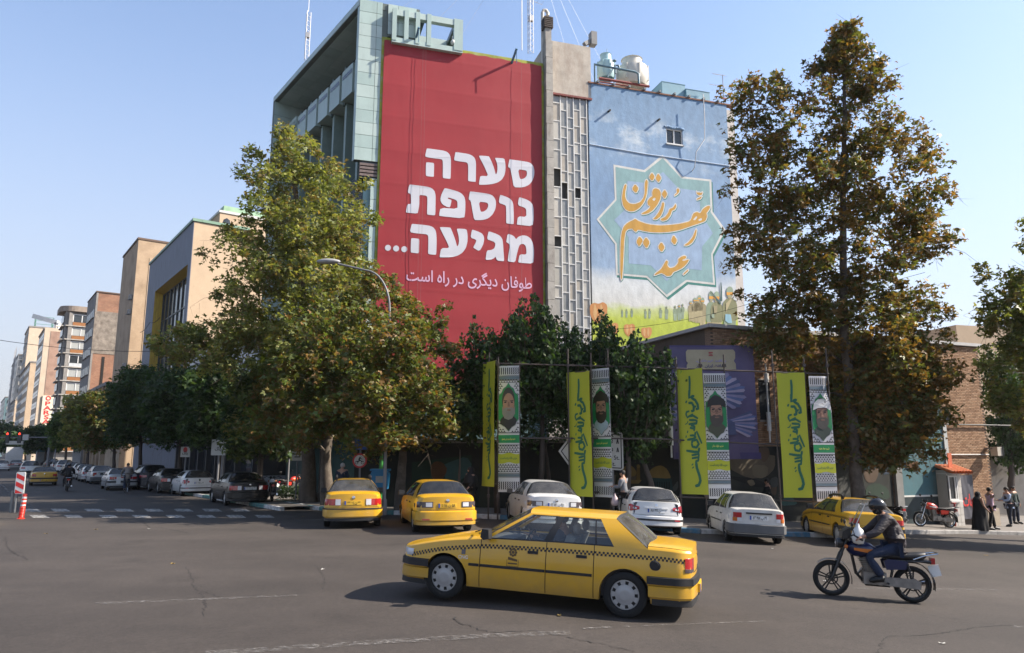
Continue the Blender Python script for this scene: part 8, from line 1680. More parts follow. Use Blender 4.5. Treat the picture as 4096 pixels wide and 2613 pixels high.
def truck(label, u, v, box_col, tarp, w=2.2, h=2.6):
    p = ground(u, v); t = thing('truck', label, 'truck', p, 0, 'trucks in the left street'); t.rotation_euler = lean(p, R(-35))
    MB().box(.0,4.2,-w/2,w/2,.9,.9+h*.75 if not tarp else .9+h*.62).build('cargo_box', box_col, t); 
    if tarp: MB().prism([(.0,.9+h*.62),(4.2,.9+h*.62),(4.1,.9+h*.92),(2,.9+h*.98),(.1,.9+h*.92)],-w/2,w/2).build('tarpaulin', mat('tarp_blue', (.04,.13,.17), .7, var=.2), t)
    for i in range(5): MB().box(-.03,0,-w/2+.03,w/2-.03,1.0+i*.3,1.22+i*.3).build('tail_board', box_col, t)
    MB().box(4.3,5.8,-w/2+.1,w/2-.1,.7,2.4).build('cab', CAR['white2'], t); MB().box(0,5.6,-.5,.5,.5,.9).build('chassis', HUBD, t)
    for x in (.8,4.9):
        for sg in (-1,1): MB().lathe([(0,.12),(.25,.13),(.42,.1),(.42,-.1),(0,-.1)],18,o=(x,sg*(w/2-.2),.42),ax='y').build('wheel', TYRE, t)
    for sg in (-1,1): MB().box(-.05,-.01,sg*(w/2-.2)-.12,sg*(w/2-.2)+.12,.72,.86).build('tail_lamp', LRED, t)
truck('white box truck far up the left street under the traffic lights', 52, 1872, CAR['white2'], False, 2.3, 3.2)
truck('grey cargo truck with a blue tarpaulin in the left street traffic', 176, 1874, mat('truck_grey', (.2,.21,.21), .6, var=.15), True)
# ================================================================== PEOPLE AND TWO-WHEELERS
SKIN = mat('skin', (.30,.165,.11), .55, var=.08, scale=6); HAIR = mat('hair_black', (.012,.010,.009), .7); HAIRG = mat('hair_grey', (.35,.34,.33), .7); SHOE = mat('shoe_black', (.012,.012,.012), .5); EYE = mat('eye_dark', (.02,.015,.012), .3)
def cloth(name, c): return mat(name, c, .85, var=.14, scale=5, bump=.6, bscale=14, stretch=(1,1,.5))
def skin(name, nodes, edges, m, parent, sub=1, inflate=0.0):
    """one continuous surface grown over joints joined by bones"""
    ks = list(nodes); me = bpy.data.meshes.new(name); me.from_pydata([nodes[k][0] for k in ks], [(ks.index(a), ks.index(b)) for a, b in edges], [])
    o = bpy.data.objects.new(name, me); COL.objects.link(o); md = o.modifiers.new('skin', 'SKIN'); md.use_smooth_shade = True; sm = o.modifiers.new('sub', 'SUBSURF'); sm.levels = sm.render_levels = sub
    if not me.skin_vertices: bpy.context.view_layer.update()
    sv_ = me.skin_vertices[0].data
    for i, k in enumerate(ks):
        r = nodes[k][1]; r = r if hasattr(r, '__len__') else (r, r); sv_[i].radius = (r[0]+inflate, r[1]+inflate); sv_[i].use_root = (i == 0)
    dg = bpy.context.evaluated_depsgraph_get(); nm = bpy.data.meshes.new_from_object(o.evaluated_get(dg)); bpy.data.objects.remove(o); bpy.data.meshes.remove(me)
    nm.name = name; nm.materials.clear(); nm.materials.append(m); nm.shade_smooth(); return link(name, nm, parent)
V = Vector
def pose(lean_=0.0, arms=((.0,.0),(.0,.0)), legs=(0.12,-0.12), h=1.72, turn=0.0):
    """standing or walking joints, x forward, y left; arms: (forward swing, elbow bend) for left and right; legs: stride of each foot"""
    s = h/1.72; J = {'pel': V((0,0,.95)), 'wai': V((.01+lean_*.3,0,1.10)), 'che': V((.0+lean_*.7,0,1.30)), 'col': V((lean_,0,1.44)), 'nec': V((lean_+.01,0,1.50)), 'hea': V((lean_+.03,0,1.60)), 'top': V((lean_+.02,0,1.66)), 'nos': V((lean_+.125,0,1.595))}
    for sd, q, (f, b), st in (('L',1,arms[0],legs[0]),('R',-1,arms[1],legs[1])):
        J['sh'+sd] = V((lean_,q*.185,1.41)); e = J['sh'+sd] + V((.27*math.sin(f), q*.04, -.27*math.cos(f))); J['el'+sd] = e; w = e + V((.24*math.sin(f+b), -q*.03*b, -.24*math.cos(f+b))); J['wr'+sd] = w
        J['hip'+sd] = V((0,q*.095,.90)); J['kn'+sd] = V((st*.55+.03,q*.10,.50)); J['an'+sd] = V((st,q*.10,.09)); J['to'+sd] = V((st+.17,q*.115,.035))
    return {k: v*s for k, v in J.items()}
RAD = dict(pel=(.145,.115),wai=(.135,.105),che=(.155,.115),col=(.10,.08),nec=.052,hea=(.078,.092),top=(.06,.075),nos=.016)
for sd in 'LR': RAD.update({'sh'+sd:.068,'el'+sd:.045,'wr'+sd:.03,'hip'+sd:.088,'kn'+sd:.058,'an'+sd:.042,'to'+sd:.036})
TOR = [('pel','wai'),('wai','che'),('che','col')]; ARM = [(a+s, b+s) for s in 'LR' for a, b in (('sh','el'),('el','wr'))] + [('col','shL'),('col','shR')]; LEG = [('pel','hipL'),('pel','hipR')] + [(a+s, b+s) for s in 'LR' for a, b in (('hip','kn'),('kn','an'))]
def hand_nodes(J, N, E, sd, q, curl=.4, dirv=None):
    w = J['wr'+sd]; d = dirv.normalized() if dirv else (w - J['el'+sd]).normalized(); u = V((0,1,0)); u = (u - d*u.dot(d)).normalized(); n = d.cross(u)
    N['pa'+sd] = (w + d*.075, (.034,.020)); E.append(('wr'+sd, 'pa'+sd))
    for i, (o_, l) in enumerate(((-.027,.06),(-.009,.072),(.009,.068),(.027,.052))):
        a = w + d*.085 + u*o_; b = a + d*l*.55 - n*q*l*curl*.3; c = b + d*l*.4 - n*q*l*curl*.8
        N[f'fa{i}{sd}'] = (a, .011); N[f'fb{i}{sd}'] = (b, .0095); N[f'fc{i}{sd}'] = (c, .008); E += [('pa'+sd, f'fa{i}{sd}'), (f'fa{i}{sd}', f'fb{i}{sd}'), (f'fb{i}{sd}', f'fc{i}{sd}')]
    a = w + d*.04 - u*.036*1; b = a + d*.035 - u*.02; N['tha'+sd] = (a, .012); N['thb'+sd] = (b, .009); E += [('pa'+sd, 'tha'+sd), ('tha'+sd, 'thb'+sd)]
def dress(t, J, top, bottom, hair=HAIR, sleeves=True, face=True, shoes=SHOE, collar=None, hairlen=0):
    N = {k: (J[k], RAD[k]) for k in J}; E = TOR + [('col','nec'),('nec','hea'),('hea','top'),('hea','nos')] + ARM + LEG + [('anL','toL'),('anR','toR')]
    for sd, q in (('L',1),('R',-1)): hand_nodes(J, N, E, sd, q)
    skin('body', N, E, SKIN, t)
    pick = lambda ks: {k: (J[k], RAD[k]) for k in ks}
    C = pick(['pel','wai','che','col','shL','elL','wrL','shR','elR','wrR']); d = (J['wrL']-J['elL'])
    for sd in 'LR':
        if not sleeves: C['wr'+sd] = (J['el'+sd]*.7+J['wr'+sd]*.3, .05)
        else: C['wr'+sd] = (J['el'+sd]*.08+J['wr'+sd]*.92, .036)
    C['hem'] = (J['pel']+V((0,0,-.07)), (.15,.125)); skin('shirt', C, TOR + ARM + [('pel','hem')], top, t, 1, .019)
    B_ = pick(['pel','hipL','knL','anL','hipR','knR','anR'])
    for sd in 'LR': B_['an'+sd] = (J['an'+sd]+V((0,0,.0)), .055)
    skin('trousers', B_, LEG, bottom, t, 1, .017)
    k = MB()
    for sd in 'LR':
        a, b = J['an'+sd], J['to'+sd]; k.tube([a+V((0,0,.02)), a+V((.01,0,-.03)), a*.4+b*.6, b, b+(b-a).normalized()*.05], [.05,.058,.052,.046,.018], 10)
    k.build('shoes', shoes, t, smooth=180, kind='stuff')
    h = J['hea']; f = (J['nos']-J['hea']); f.normalize(); k = MB()
    k.ball(h - f*.018 + V((0,0,.035)), (.102,.088,.092), 14); k.build('hair', hair, t, smooth=180)
    k = MB(); l = V((-f.y, f.x, 0))
    for q in (-1,1): k.ball(h+f*.083+l*q*.032+V((0,0,.012)), .011, 6)
    k.build('eyes', EYE, t, kind='stuff')
    k = MB()
    for q in (-1,1): k.ball(h+l*q*.083+V((0,0,-.005)), (.022,.012,.032), 6)
    k.build('ears', SKIN, t, kind='stuff')
def person(label, u, v, az, J, top, bottom, lift=.13, group=None, pos=None, **kw):
    p = pos or ground(u, v, lift); t = thing('person', label, 'person', p, R(90)-az, group); dress(t, J, top, bottom, **kw); return t
GREYC, NAVY, JEAN, BLK, PINK, BLUS, DKB = cloth('cloth_grey', (.14,.145,.16)), cloth('cloth_navy', (.015,.02,.035)), cloth('denim_blue', (.014,.024,.052)), cloth('cloth_black', (.008,.008,.009)), cloth('cloth_pink', (.42,.30,.38)), cloth('cloth_lightblue', (.22,.28,.40)), mat('jacket_dark', (.026,.021,.025), .6, var=.2, scale=4, bump=1.0, bscale=11, stretch=(1,1,2.2))
# woman in a black chador
p = ground(3925, 2136, .0); wm = thing('person', 'woman wrapped in a long black chador walking past the brick wall', 'person', p, 0)
J = pose(.03, ((.25,.9),(.15,.6)), (.27,-.22), 1.66); N = {k: (J[k], RAD[k]) for k in J}; E = TOR + [('col','nec'),('nec','hea'),('hea','top'),('hea','nos')] + ARM + LEG + [('anL','toL'),('anR','toR')]
hand_nodes(J, N, E, 'R', -1); skin('body', N, E, SKIN, wm)
rg = [(.0,1.655,0),(.06,1.64,.0),(.098,1.59,.0),(.108,1.53,0),(.10,1.46,0),(.15,1.40,.01),(.205,1.31,.02),(.215,1.15,.03),(.225,.95,.03),(.24,.7,.02),(.255,.45,.01),(.275,.25,.0),(.285,.14,-.01)]
P = []
for i, (r, z, dx) in enumerate(rg):
    row = []; n = 40
    for j in range(n+1):
        a = 2*math.pi*j/n; fold = 1 + (.06*math.sin(a*7+z*3) + .035*math.sin(a*11-z*5))*min(1, max(0,(1.35-z)))*1.2
        x, y = r*fold*math.cos(a)*1.12, r*fold*math.sin(a)*.82
        if 1.48 < z < 1.62 and abs(math.atan2(y, x)) < .55: x *= .62
        row.append((x+dx+ (.02 if z > 1.4 else 0), y, z))
    P.append(row)
MB().grid(P).build('chador', BLK, wm, smooth=180)
k = MB()
for sd in 'LR': a, b = J['an'+sd], J['to'+sd]; k.tube([a+V((0,0,.06)), a, a*.4+b*.6, b, b+(b-a).normalized()*.05],[.05,.055,.048,.04,.015],10)
k.build('shoes', SHOE, wm, smooth=180, kind='stuff')
hnd = MB(); hnd.ball((.19,-.14,.98),(.035,.03,.05),8); hnd.build('sleeve_cuff', cloth('cloth_blue_cuff', (.02,.03,.12)), wm)
person('man in a pale pink shirt walking behind the woman in the chador', 3970, 2120, R(95), pose(.02, ((.2,.5),(-.25,.3)), (.16,-.16), 1.70), PINK, BLK, .13)
rJ = pose(.04, ((.25,1.25),(.3,1.2)), (.05,-.05), 1.74); rd = person('man in a blue shirt and dark waistcoat reading a paper at the far right', 4046, 2108, R(-80), rJ, BLUS, NAVY, .13)
skin('waistcoat', {'hem': (rJ['pel']+V((0,0,.02)), (.16,.135)), 'wai': (rJ['wai'], (.15,.12)), 'che': (rJ['che'], (.17,.13)), 'col': (rJ['col']-V((0,0,.04)), (.11,.09))}, [('hem','wai'),('wai','che'),('che','col')], NAVY, rd, 1, .022)
pa = thing('paper_sheet', 'folded white paper held by the man in the dark waistcoat', 'paper', rd.location, rd.rotation_euler.z); w_ = rJ['wrR']; MB().grid([[(w_.x+.06+.1*i, w_.y+.02+.11*j, w_.z+.03+.05*i) for j in range(3)] for i in range(3)]).build('sheet', mat('paper_white', (.55,.55,.53), .7, var=.03), pa)
person('man in dark green standing behind the reading man', 4066, 2096, R(160), pose(.0, ((.1,.2),(.1,.2)), (.03,-.03), 1.78), cloth('cloth_dkgreen', (.03,.045,.04)), NAVY, .13)
p = ground(2502, 2092, .13); person('man in a grey hooded top looking down at his phone by the painted domes', 0, 0, R(-60), pose(.05, ((.2,1.5),(.15,1.6)), (.06,-.04), 1.72), GREYC, BLK, pos=p)
bg = thing('plastic_bag', 'thin pinkish plastic bag hanging from the hooded man hand', 'bag', p + V((-.36,-.2,.62)), 0)
k = MB(); k.lathe([(.02,.34),(.03,.28),(.09,.2),(.13,.05),(.10,-.04),(0,-.06)],12); k.build('bag', mat('bag_pink', (.42,.33,.34), .5), bg, smooth=180)
p = ground(1882, 2062, .13); t = person('woman in a black head scarf and coat beside the smoked-lamp taxi', 0, 0, R(-130), pose(.02, ((.2,.7),(.3,1.0)), (.08,-.05), 1.62), BLK, BLK, pos=p)
MB().lathe([(0,1.63),(.07,1.62),(.11,1.56),(.115,1.48),(.12,1.40),(.22,1.32),(.25,1.1)],16).build('head_scarf', BLK, t, smooth=180)
p = ground(3082, 2090, .13); person('person in dark clothes half hidden behind the old white saloon', 0, 0, R(-60), pose(.03, ((.4,1.0),(.3,.8)), (.05,-.05), 1.62), BLK, BLK, pos=p)
p = ground(1362, 2046, .13); person('grey-haired man with his back turned behind the roof-railed taxi', 0, 0, R(10), pose(.02, ((.1,.3),(.1,.3)), (.08,-.08), 1.74), NAVY, BLK, pos=p, hair=HAIRG)
# driver of the moving taxi
dr = thing('person', 'driver in dark clothes at the wheel of the moving taxi', 'person', taxi.root.location, 0); dr.rotation_euler = taxi.root.rotation_euler
J = pose(.0); sx = taxi.seatx + .06
J.update(pel=V((sx,.36,.60)), wai=V((sx-.04,.36,.75)), che=V((sx-.08,.36,.93)), col=V((sx-.09,.36,1.05)), nec=V((sx-.08,.36,1.11)), hea=V((sx-.05,.36,1.21)), top=V((sx-.06,.36,1.265)), nos=V((sx+.045,.36,1.20)))
for sd, q in (('L',1),('R',-1)): J['sh'+sd]=V((sx-.08,.36+q*.18,1.02)); J['el'+sd]=V((sx+.16,.36+q*.22,.86)); J['wr'+sd]=V((sx+.36,.36+q*.15,.95)); J['hip'+sd]=V((sx+.05,.36+q*.1,.58)); J['kn'+sd]=V((sx+.45,.36+q*.12,.64)); J['an'+sd]=V((sx+.62,.36+q*.1,.40)); J['to'+sd]=V((sx+.78,.36+q*.1,.38))
dress(dr, J, NAVY, BLK)
# ---------------------------------------------------------------- motorcycles
BKB = mat('bike_black', (.01,.01,.011), .4, var=.1, coat=.3); ALU = mat('bike_alloy', (.22,.21,.2), .35, var=.25, scale=8, metal=.6); RIMR = mat('rim_black', (.012,.012,.013), .35); CLR = glassmat('clear_screen', (.85,.86,.84), .05, .85); SEATB = mat('seat_vinyl', (.014,.014,.015), .45, var=.2)
def motorcycle(label, base, az, tank, rims='twin', screen=False, fork=ALU, stand=False, group=None, fender=None):
    t = thing('motorcycle', label, 'motorcycle', base, 0, group); t.rotation_euler = lean(base, az); WBm = 1.28; fender = fender or BKB
    for nm, x, Rr, w in (('rear_wheel',0,.300,.055),('front_wheel',WBm,.300,.045)):
        wl = link('wheel', None, t, (x,0,Rr)); k = MB(); k.lathe([(Rr-.07,-w*.6),(Rr-.05,-w*.95),(Rr-.02,-w*.8),(Rr,-w*.3),(Rr,w*.3),(Rr-.02,w*.8),(Rr-.05,w*.95),(Rr-.07,w*.6)],30,ax='y').build('tyre', TYRE, wl, smooth=50)
        k = MB(); k.lathe([(Rr-.065,-w*.7),(Rr-.085,-w*.6),(Rr-.085,w*.6),(Rr-.065,w*.7)],30,ax='y'); k.build('rim', RIMR if rims == 'twin' else CHR, wl, smooth=50)
        k = MB()
        if rims == 'twin':
            for i in range(5):
                a = 2*math.pi*i/5+.3
                for d in (-.13,.13): k.obox((.045*math.cos(a+d*2.4),0,.045*math.sin(a+d*2.4)),((Rr-.08)*math.cos(a+d),0,(Rr-.08)*math.sin(a+d)),.022,.026,up=(0,1,0))
        else:
            for i in range(28): a = 2*math.pi*i/28; b = a+(.5 if i%2 else -.5); k.tube([(.04*math.cos(b),.03*(1 if i%4<2 else -1),.04*math.sin(b)),((Rr-.08)*math.cos(a),0,(Rr-.08)*math.sin(a))],.003,3,cap=False)
        k.build('spokes', RIMR if rims == 'twin' else CHR, wl, kind='stuff'); k = MB(); k.lathe([(0,-.07),(.05,-.07),(.05,.07),(0,.07)],12,ax='y').lathe([(.085,.05),(.105,.05),(.105,.056),(.085,.056)],20,ax='y'); k.build('hub', RIMR if rims == 'twin' else ALU, wl)
    k = MB()
    for q in (-1,1): k.tube([(WBm,q*.085,.30),(WBm-.17,q*.085,.74)],.026,8).tube([(WBm-.17,q*.085,.74),(WBm-.27,q*.085,1.0)],.019,8)
    k.build('fork', fork, t, smooth=60, kind='stuff')
    k = MB(); P = [[(WBm+(.335)*math.cos(a), y, .30+.335*math.sin(a)-abs(y)*.25) for y in (-.06,-.03,0,.03,.06)] for a in np.linspace(R(48),R(192),14)]; k.grid(P).build('front_fender', fender if rims != 'twin' else ALU, t, smooth=180)
    k = MB(); P = [[(.345*math.cos(a), y, .33+.345*math.sin(a)-abs(y)*.25) for y in (-.075,-.04,0,.04,.075)] for a in np.linspace(R(60),R(195),12)]; k.grid(P).build('rear_fender', BKB, t, smooth=180)
    # tank: lofted teardrop
    P = []
    for x, hw, z0, z1 in ((.50,.03,.73,.80),(.54,.09,.70,.86),(.64,.125,.68,.93),(.76,.14,.68,.965),(.88,.13,.69,.97),(.97,.10,.72,.94),(1.02,.04,.78,.88)):
        P.append([(x, hw*math.sin(a)*(1.0 if math.cos(a)>0 else .9), (z0+z1)/2+(z1-z0)/2*math.cos(a)) for a in np.linspace(0,2*math.pi,17)])
    tk = MB().grid(P).build('fuel_tank', tank, t, smooth=180)
    k = MB(); 
    for q in (-1,1): k.grid([[(.62+.3*i/6, q*(.128+.018*math.sin(math.pi*i/6)), .80+.02*i/6+dz) for dz in (-.035+.02*i/6,.035-.01*i/6)] for i in range(7)])
    k.build('tank_stripe', mat('bike_orange', (.55,.16,.02), .35) if rims == 'twin' else mat('bike_white_decal', (.5,.5,.5), .4), tk)
    P = []
    for x, hw, z0, z1 in ((.56,.09,.72,.79),(.45,.13,.70,.795),(.2,.14,.70,.80),(-.05,.135,.71,.83),(-.18,.12,.73,.845),(-.22,.08,.76,.83)):
        P.append([(x, hw*math.copysign(abs(math.sin(a))**.6, math.sin(a)), (z0+z1)/2+(z1-z0)/2*math.copysign(abs(math.cos(a))**.6, math.cos(a))) for a in np.linspace(0,2*math.pi,17)])
    MB().grid(P).build('seat', SEATB, t, smooth=180)
    k = MB()
    for q in (-1,1): k.prism([(.12,.55),(.42,.52),(.46,.66),(.40,.70),(.08,.68)], q*.13-.02, q*.13+.02)
    k.build('side_panel', tank, t, kind='stuff')
    k = MB(); k.tube([(WBm-.27,0,.98),(.95,0,.78),(.88,0,.42),(.72,0,.24),(.36,0,.24),(.30,0,.5),(.42,0,.72),(1.0,0,.86)],.026,8)
    for q in (-1,1): k.tube([(.35,q*.1,.68),(-.28,q*.11,.70)],.018,6).tube([(.34,q*.1,.30),(0,q*.1,.30)],.024,6)
    k.build('frame', BKB, t, kind='stuff')
    k = MB(); k.box(.42,.78,-.13,.13,.26,.46); k.tube([(.66,0,.44),(.74,0,.70)],.085,12)
    for i in range(6): k.obox((.645+.017*i,-.11,.48+.035*i),(.645+.017*i,.11,.48+.035*i),.20,.012)
    k.lathe([(0,.15),(.10,.15),(.11,.12)],14,o=(.52,0,.36),ax='y').lathe([(0,-.15),(.10,-.15),(.11,-.12)],14,o=(.52,0,.36),ax='y'); k.build('engine', ALU, t, kind='stuff')
    k = MB()
    for q in (-1,): k.tube([(.76,q*.06,.5),(.84,q*.10,.38),(.74,q*.14,.25),(.4,q*.15,.24),(.05,q*.17,.27),(-.34,q*.18,.33)],[.022,.022,.024,.03,.045,.042],8)
    k.build('exhaust', CHR, t, smooth=60, kind='stuff')
    k = MB(); k.prism([(-.10,.24),(.44,.26),(.46,.34),(.40,.40),(-.02,.40),(-.11,.36)], .115, .145); k.build('chain_case', ALU, t)
    k = MB()
    for q in (-1,1):
        k.tube([(.02,q*.13,.32),(.10,q*.13,.70)],.014,6)
        for i in range(7): k.lathe([(.03,-.008),(.034,0),(.03,.008)],10,o=(.035+.010*i,q*.13,.42+.035*i))
    k.build('shock_absorber', BKB, t, kind='stuff')
    k = MB(); k.tube([(.86,-.36,1.02),(.95,-.26,1.07),(1.02,-.1,1.0),(1.02,.1,1.0),(.95,.26,1.07),(.86,.36,1.02)],.013,7).build('handlebar', BKB, t, smooth=60)
    for q in (-1,1):
        MB().tube([(.90,q*.31,1.04),(.83,q*.39,1.0)],.019,8).build('grip', TRIM, t); MB().tube([(.93,q*.27,1.06),(.98,q*.33,1.22)],.007,5).ball((.98,q*.34,1.25),(.02,.07,.045),10).build('mirror', TRIM, t)
        MB().tube([(.4,q*.12,.30),(.42,q*.26,.31)],.017,6).build('foot_peg', TRIM, t)
    MB().lathe([(0,.10),(.075,.09),(.09,.04),(.09,-.01),(.04,-.08),(0,-.1)],18,o=(1.10,0,.90),ax='x').build('headlight', BKB, t, smooth=50); MB().lathe([(0,.105),(.082,.07)],18,o=(1.105,0,.90),ax='x').build('headlight_glass', LWHT, t)
    for q in (-1,1): MB().tube([(1.05,q*.06,.86),(1.05,q*.14,.86)],.01,5).ball((1.05,q*.16,.86),.035,8).build('indicator', LORG, t)
    MB().lathe([(0,.05),(.055,.05),(.06,0),(.03,-.05)],14,o=(1.0,.07,1.03)).lathe([(0,.05),(.055,.05),(.06,0),(.03,-.05)],14,o=(1.0,-.07,1.03)).build('instruments', BKB, t, kind='stuff')
    k = MB()
    for q in (-1,1): k.tube([(.0,q*.13,.72),(-.18,q*.15,.80),(-.38,q*.13,.84),(-.40,0,.84)],.012,6)
    for x in (-.22,-.3): k.tube([(x,-.14,.82),(x,.14,.82)],.01,6)
    k.build('rear_rack', CHR, t, kind='stuff')
    MB().box(-.35,-.29,-.07,.07,.66,.76).build('tail_lamp', LRED, t); MB().obox((-.33,0,.64),(-.38,0,.46),.17,.008,up=(0,1,0)).build('number_plate', PLW, t); MB().tube([(-.1,0,.70),(-.32,0,.68)],.03,6).build('tail_bracket', BKB, t)
    if stand: MB().tube([(.4,.1,.24),(.36,.28,.02)],.014,6).build('side_stand', BKB, t)
    if screen:
        P = [[(.98-.25*f-.04*(1-(2*g-1)**2)*-1, (g-.5)*.38*(1-.25*f), 1.02+.56*f) for g in np.linspace(0,1,7)] for f in np.linspace(0,1,7)]; MB().grid(P).build('windscreen', CLR, t, smooth=180)
        MB().tube([P[0][0]]+[r[0] for r in P[1:]]+P[-1][1:-1]+[r[-1] for r in P[::-1]],.007,5).build('screen_edge', mat('screen_edge', (.5,.49,.45), .4), t)
        k = MB(); k.prism([(.95,1.0),(1.12,.98),(1.10,1.1),(.98,1.18)],-.16,.16); k.build('cowl', BKB, t)
    return t
def rider(label, bike, top, bottom, helmet=True, hair=HAIR, upright=0.0):
    t = thing('person', label, 'person', bike.location, 0); t.rotation_euler = bike.rotation_euler; J = pose()
    J.update(pel=V((.24,0,.90)), wai=V((.245,0,1.03)), che=V((.31,0,1.24)), col=V((.41,0,1.40)), nec=V((.46,0,1.45)), hea=V((.52,0,1.535)), top=V((.51,0,1.59)), nos=V((.625,0,1.51)))
    for sd, q in (('L',1),('R',-1)): J['sh'+sd]=V((.40,q*.19,1.36)); J['el'+sd]=V((.60,q*.31,1.13)); J['wr'+sd]=V((.80,q*.34,1.055)); J['hip'+sd]=V((.29,q*.10,.87)); J['kn'+sd]=V((.72,q*.19,.73)); J['an'+sd]=V((.50,q*.19,.40)); J['to'+sd]=V((.66,q*.20,.335))
    dress(t, J, top, bottom, hair=hair)
    # bulk of the jacket
    Jk = {'hem': (V((.215,0,.86)), (.175,.15)), 'pel': (V((.215,0,.98)), (.175,.15)), 'che': (V((.30,0,1.22)), (.185,.15)), 'col': (V((.405,0,1.38)), (.125,.105)), 'cl': (V((.45,0,1.435)), (.07,.075))}
    for sd, q in (('L',1),('R',-1)): Jk['sh'+sd]=(J['sh'+sd],.092); Jk['el'+sd]=(J['el'+sd],.075); Jk['wr'+sd]=(J['wr'+sd]-V((.02,0,0)),.05)
    skin('jacket', Jk, [('hem','pel'),('pel','che'),('che','col'),('col','cl')]+ARM, top, t, 2)
    if helmet:
        HB = mat('helmet_black', (.012,.012,.014), .25, coat=.4); k = MB(); k.ball((.50,0,1.575),(.145,.125,.13),18); k.v = [p if p[2] > 1.505 else (p[0],p[1],1.505) for p in k.v]; k.build('helmet', HB, t, smooth=60)
        MB().grid([[(.60+.10*f, y*(1-.25*f), 1.585-.03*f-.6*y*y) for y in np.linspace(-.11,.11,7)] for f in np.linspace(0,1,4)]).build('helmet_peak', HB, t, smooth=180)
        MB().tube([(.50,.10,1.52),(.53,.075,1.46),(.55,0,1.435),(.53,-.075,1.46),(.50,-.10,1.52)],.012,5).build('chin_strap', HB, t)
        k = MB(); k.ball((.50,0,1.47),(.085,.085,.05),12); k.build('neck_scarf', BLK, t, smooth=180)
    return t
f2, r2 = ground(3338, 2384), ground(3652, 2412); d2 = f2-r2
mc = motorcycle('blue and orange motorcycle with a clear tall screen crossing the road', r2, math.atan2(d2.x, d2.y), mat('bike_blue', (.006,.011,.055), .3, coat=.4), 'twin', True, BKB)
rider('rider in black helmet, dark puffy jacket and jeans on the blue motorcycle', mc, DKB, JEAN)
pbg = thing('plastic_bag', 'white plastic bag hanging at the blue motorcycle screen', 'bag', mc.location, 0); pbg.rotation_euler = mc.rotation_euler
MB().lathe([(.02,1.26),(.03,1.2),(.085,1.15),(.11,1.02),(.08,.93),(0,.91)],14,o=(.86,.2,0)).build('bag', mat('bag_white', (.6,.6,.58), .45), pbg, smooth=180)
b = ground(3798, 2112, .13); motorcycle('parked red motorcycle with wire wheels against the teal wall', b, R(-97), mat('bike_red', (.42,.025,.012), .3, coat=.4), 'wire', False, CHR, True, 'parked motorcycles')
b = ground(3590, 2112, .13); motorcycle('dark motorcycle half hidden behind the right checkered taxi', b, R(-20), BKB, 'wire', False, BKB, True, 'parked motorcycles')
b = ground(1088, 2006, .13); motorcycle('white-fairing motorcycle parked behind the black saloon under the trees', b, R(-20), mat('bike_white', (.5,.5,.5), .35), 'twin', False, BKB, True, 'parked motorcycles', mat('bike_white', (.5,.5,.5), .35))
b = ground(1130, 1985, .13); motorcycle('red motorcycle parked deeper in the shade by the dark street pole', b, R(25), _M['bike_red'], 'twin', False, BKB, True, 'parked motorcycles')
b = ground(268, 1966); m3 = motorcycle('dark motorcycle riding away in the left street', b, R(-34), BKB, 'twin', False, BKB); rider('motorcyclist in black seen from behind in the left street', m3, BLK, BLK)
# cyclist
b = ground(508, 1974); cy = thing('bicycle', 'black bicycle ridden up the left street', 'bicycle', b, 0); cy.rotation_euler = lean(b, R(-34))
for x in (0, 1.02):
    wl = link('wheel', None, cy, (x,0,.34)); MB().tube([(.335*math.cos(a),0,.335*math.sin(a)) for a in np.linspace(0,2*math.pi,33)],.019,6,cap=False).build('tyre', TYRE, wl); k = MB()
    for i in range(20): a = 2*math.pi*i/20; k.tube([(0,.02*(-1)**i,0),(.32*math.cos(a),0,.32*math.sin(a))],.003,3,cap=False)
    k.build('spokes', CHR, wl, kind='stuff')
k = MB(); k.tube([(0,0,.34),(.42,0,.30),(.32,0,.80),(0,0,.34)],.014,6).tube([(.32,0,.72),(.86,0,.82),(.42,0,.30)],.016,6).tube([(1.02,0,.34),(.84,0,.95)],.015,6).tube([(.90,-.28,1.0),(.84,0,.98),(.90,.28,1.0)],.012,6); k.build('frame', BKB, cy, kind='stuff'); MB().ball((.29,0,.85),(.13,.08,.035),10).build('saddle', SEATB, cy, smooth=180)
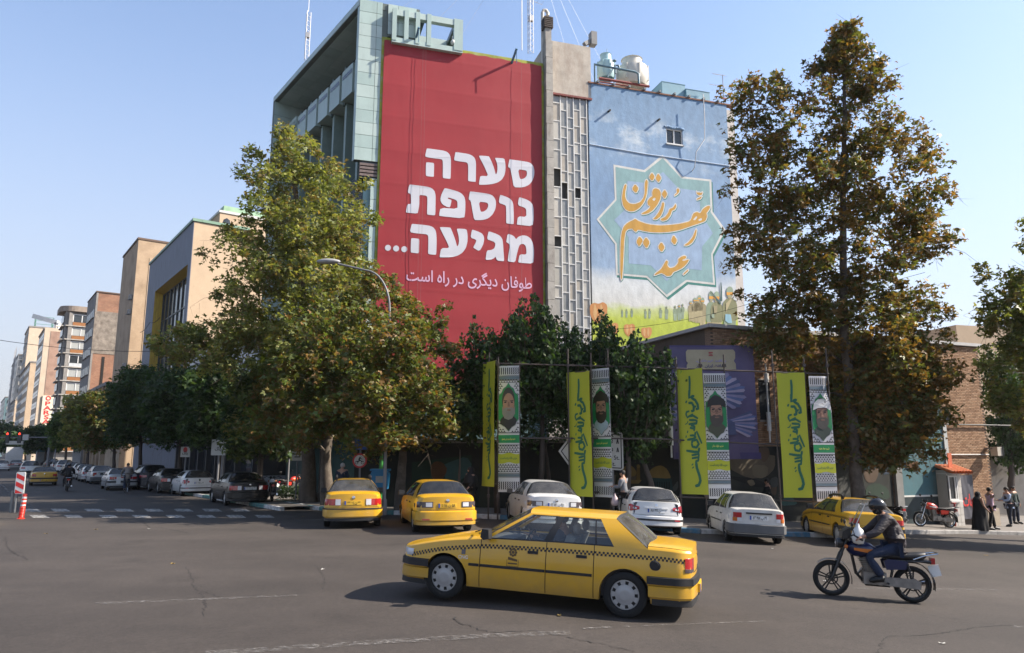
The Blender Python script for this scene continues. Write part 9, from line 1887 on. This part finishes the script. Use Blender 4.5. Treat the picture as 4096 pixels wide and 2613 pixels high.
MB().box(-.2,.2,-.07,.07,.68,.70).build('carrier', BKB, cy); MB().lathe([(.09,.01),(.09,-.01)],16,o=(.42,0,.3),ax='y').tube([(.42,.06,.3),(.50,.06,.15),(.50,.16,.15)],.01,5).tube([(.42,-.06,.3),(.34,-.06,.45),(.34,-.16,.45)],.01,5).build('crank', ALU, cy, kind='stuff')
t = thing('person', 'cyclist in a fawn jacket and jeans seen from behind', 'person', b, 0); t.rotation_euler = cy.rotation_euler; J = pose()
J.update(pel=V((.28,0,.98)), wai=V((.31,0,1.12)), che=V((.40,0,1.33)), col=V((.50,0,1.47)), nec=V((.54,0,1.52)), hea=V((.60,0,1.60)), top=V((.60,0,1.655)), nos=V((.70,0,1.58)))
for sd, q in (('L',1),('R',-1)): J['sh'+sd]=V((.48,q*.19,1.43)); J['el'+sd]=V((.66,q*.28,1.2)); J['wr'+sd]=V((.86,q*.27,1.05)); J['hip'+sd]=V((.32,q*.10,.93)); J['kn'+sd]=V((.62 if q>0 else .66,q*.11,.60 if q>0 else .80)); J['an'+sd]=V((.46 if q>0 else .34,q*.11,.22 if q>0 else .52)); J['to'+sd]=V((.62 if q>0 else .50,q*.12,.17 if q>0 else .47))
dress(t, J, cloth('cloth_fawn', (.20,.175,.155)), JEAN)
cb = thing('plastic_bag', 'white carrier bag hanging from the cyclist handlebar', 'bag', b, 0); cb.rotation_euler = cy.rotation_euler; MB().box(.78,.84,.30,.52,.52,.92).tube([(.81,.36,.92),(.84,.3,1.0),(.81,.46,.92)],.006,4).build('bag', _M['bag_white'], cb)
# ================================================================== CITY HAZE
hm = bpy.data.materials.new('city_haze'); hm.use_nodes = True; hn = hm.node_tree.nodes; hn.remove(hn['Principled BSDF'])
pv = hn.new('ShaderNodeVolumePrincipled'); pv.inputs['Color'].default_value = (.93,.93,.95,1); pv.inputs['Density'].default_value = .00013; pv.inputs['Anisotropy'].default_value = .2
hm.node_tree.links.new(pv.outputs[0], hn['Material Output'].inputs['Volume'])
k = MB(); k.box(-1510, 1510, -310, 1510, -7, 62); hz = k.build('haze', hm, kind='stuff')
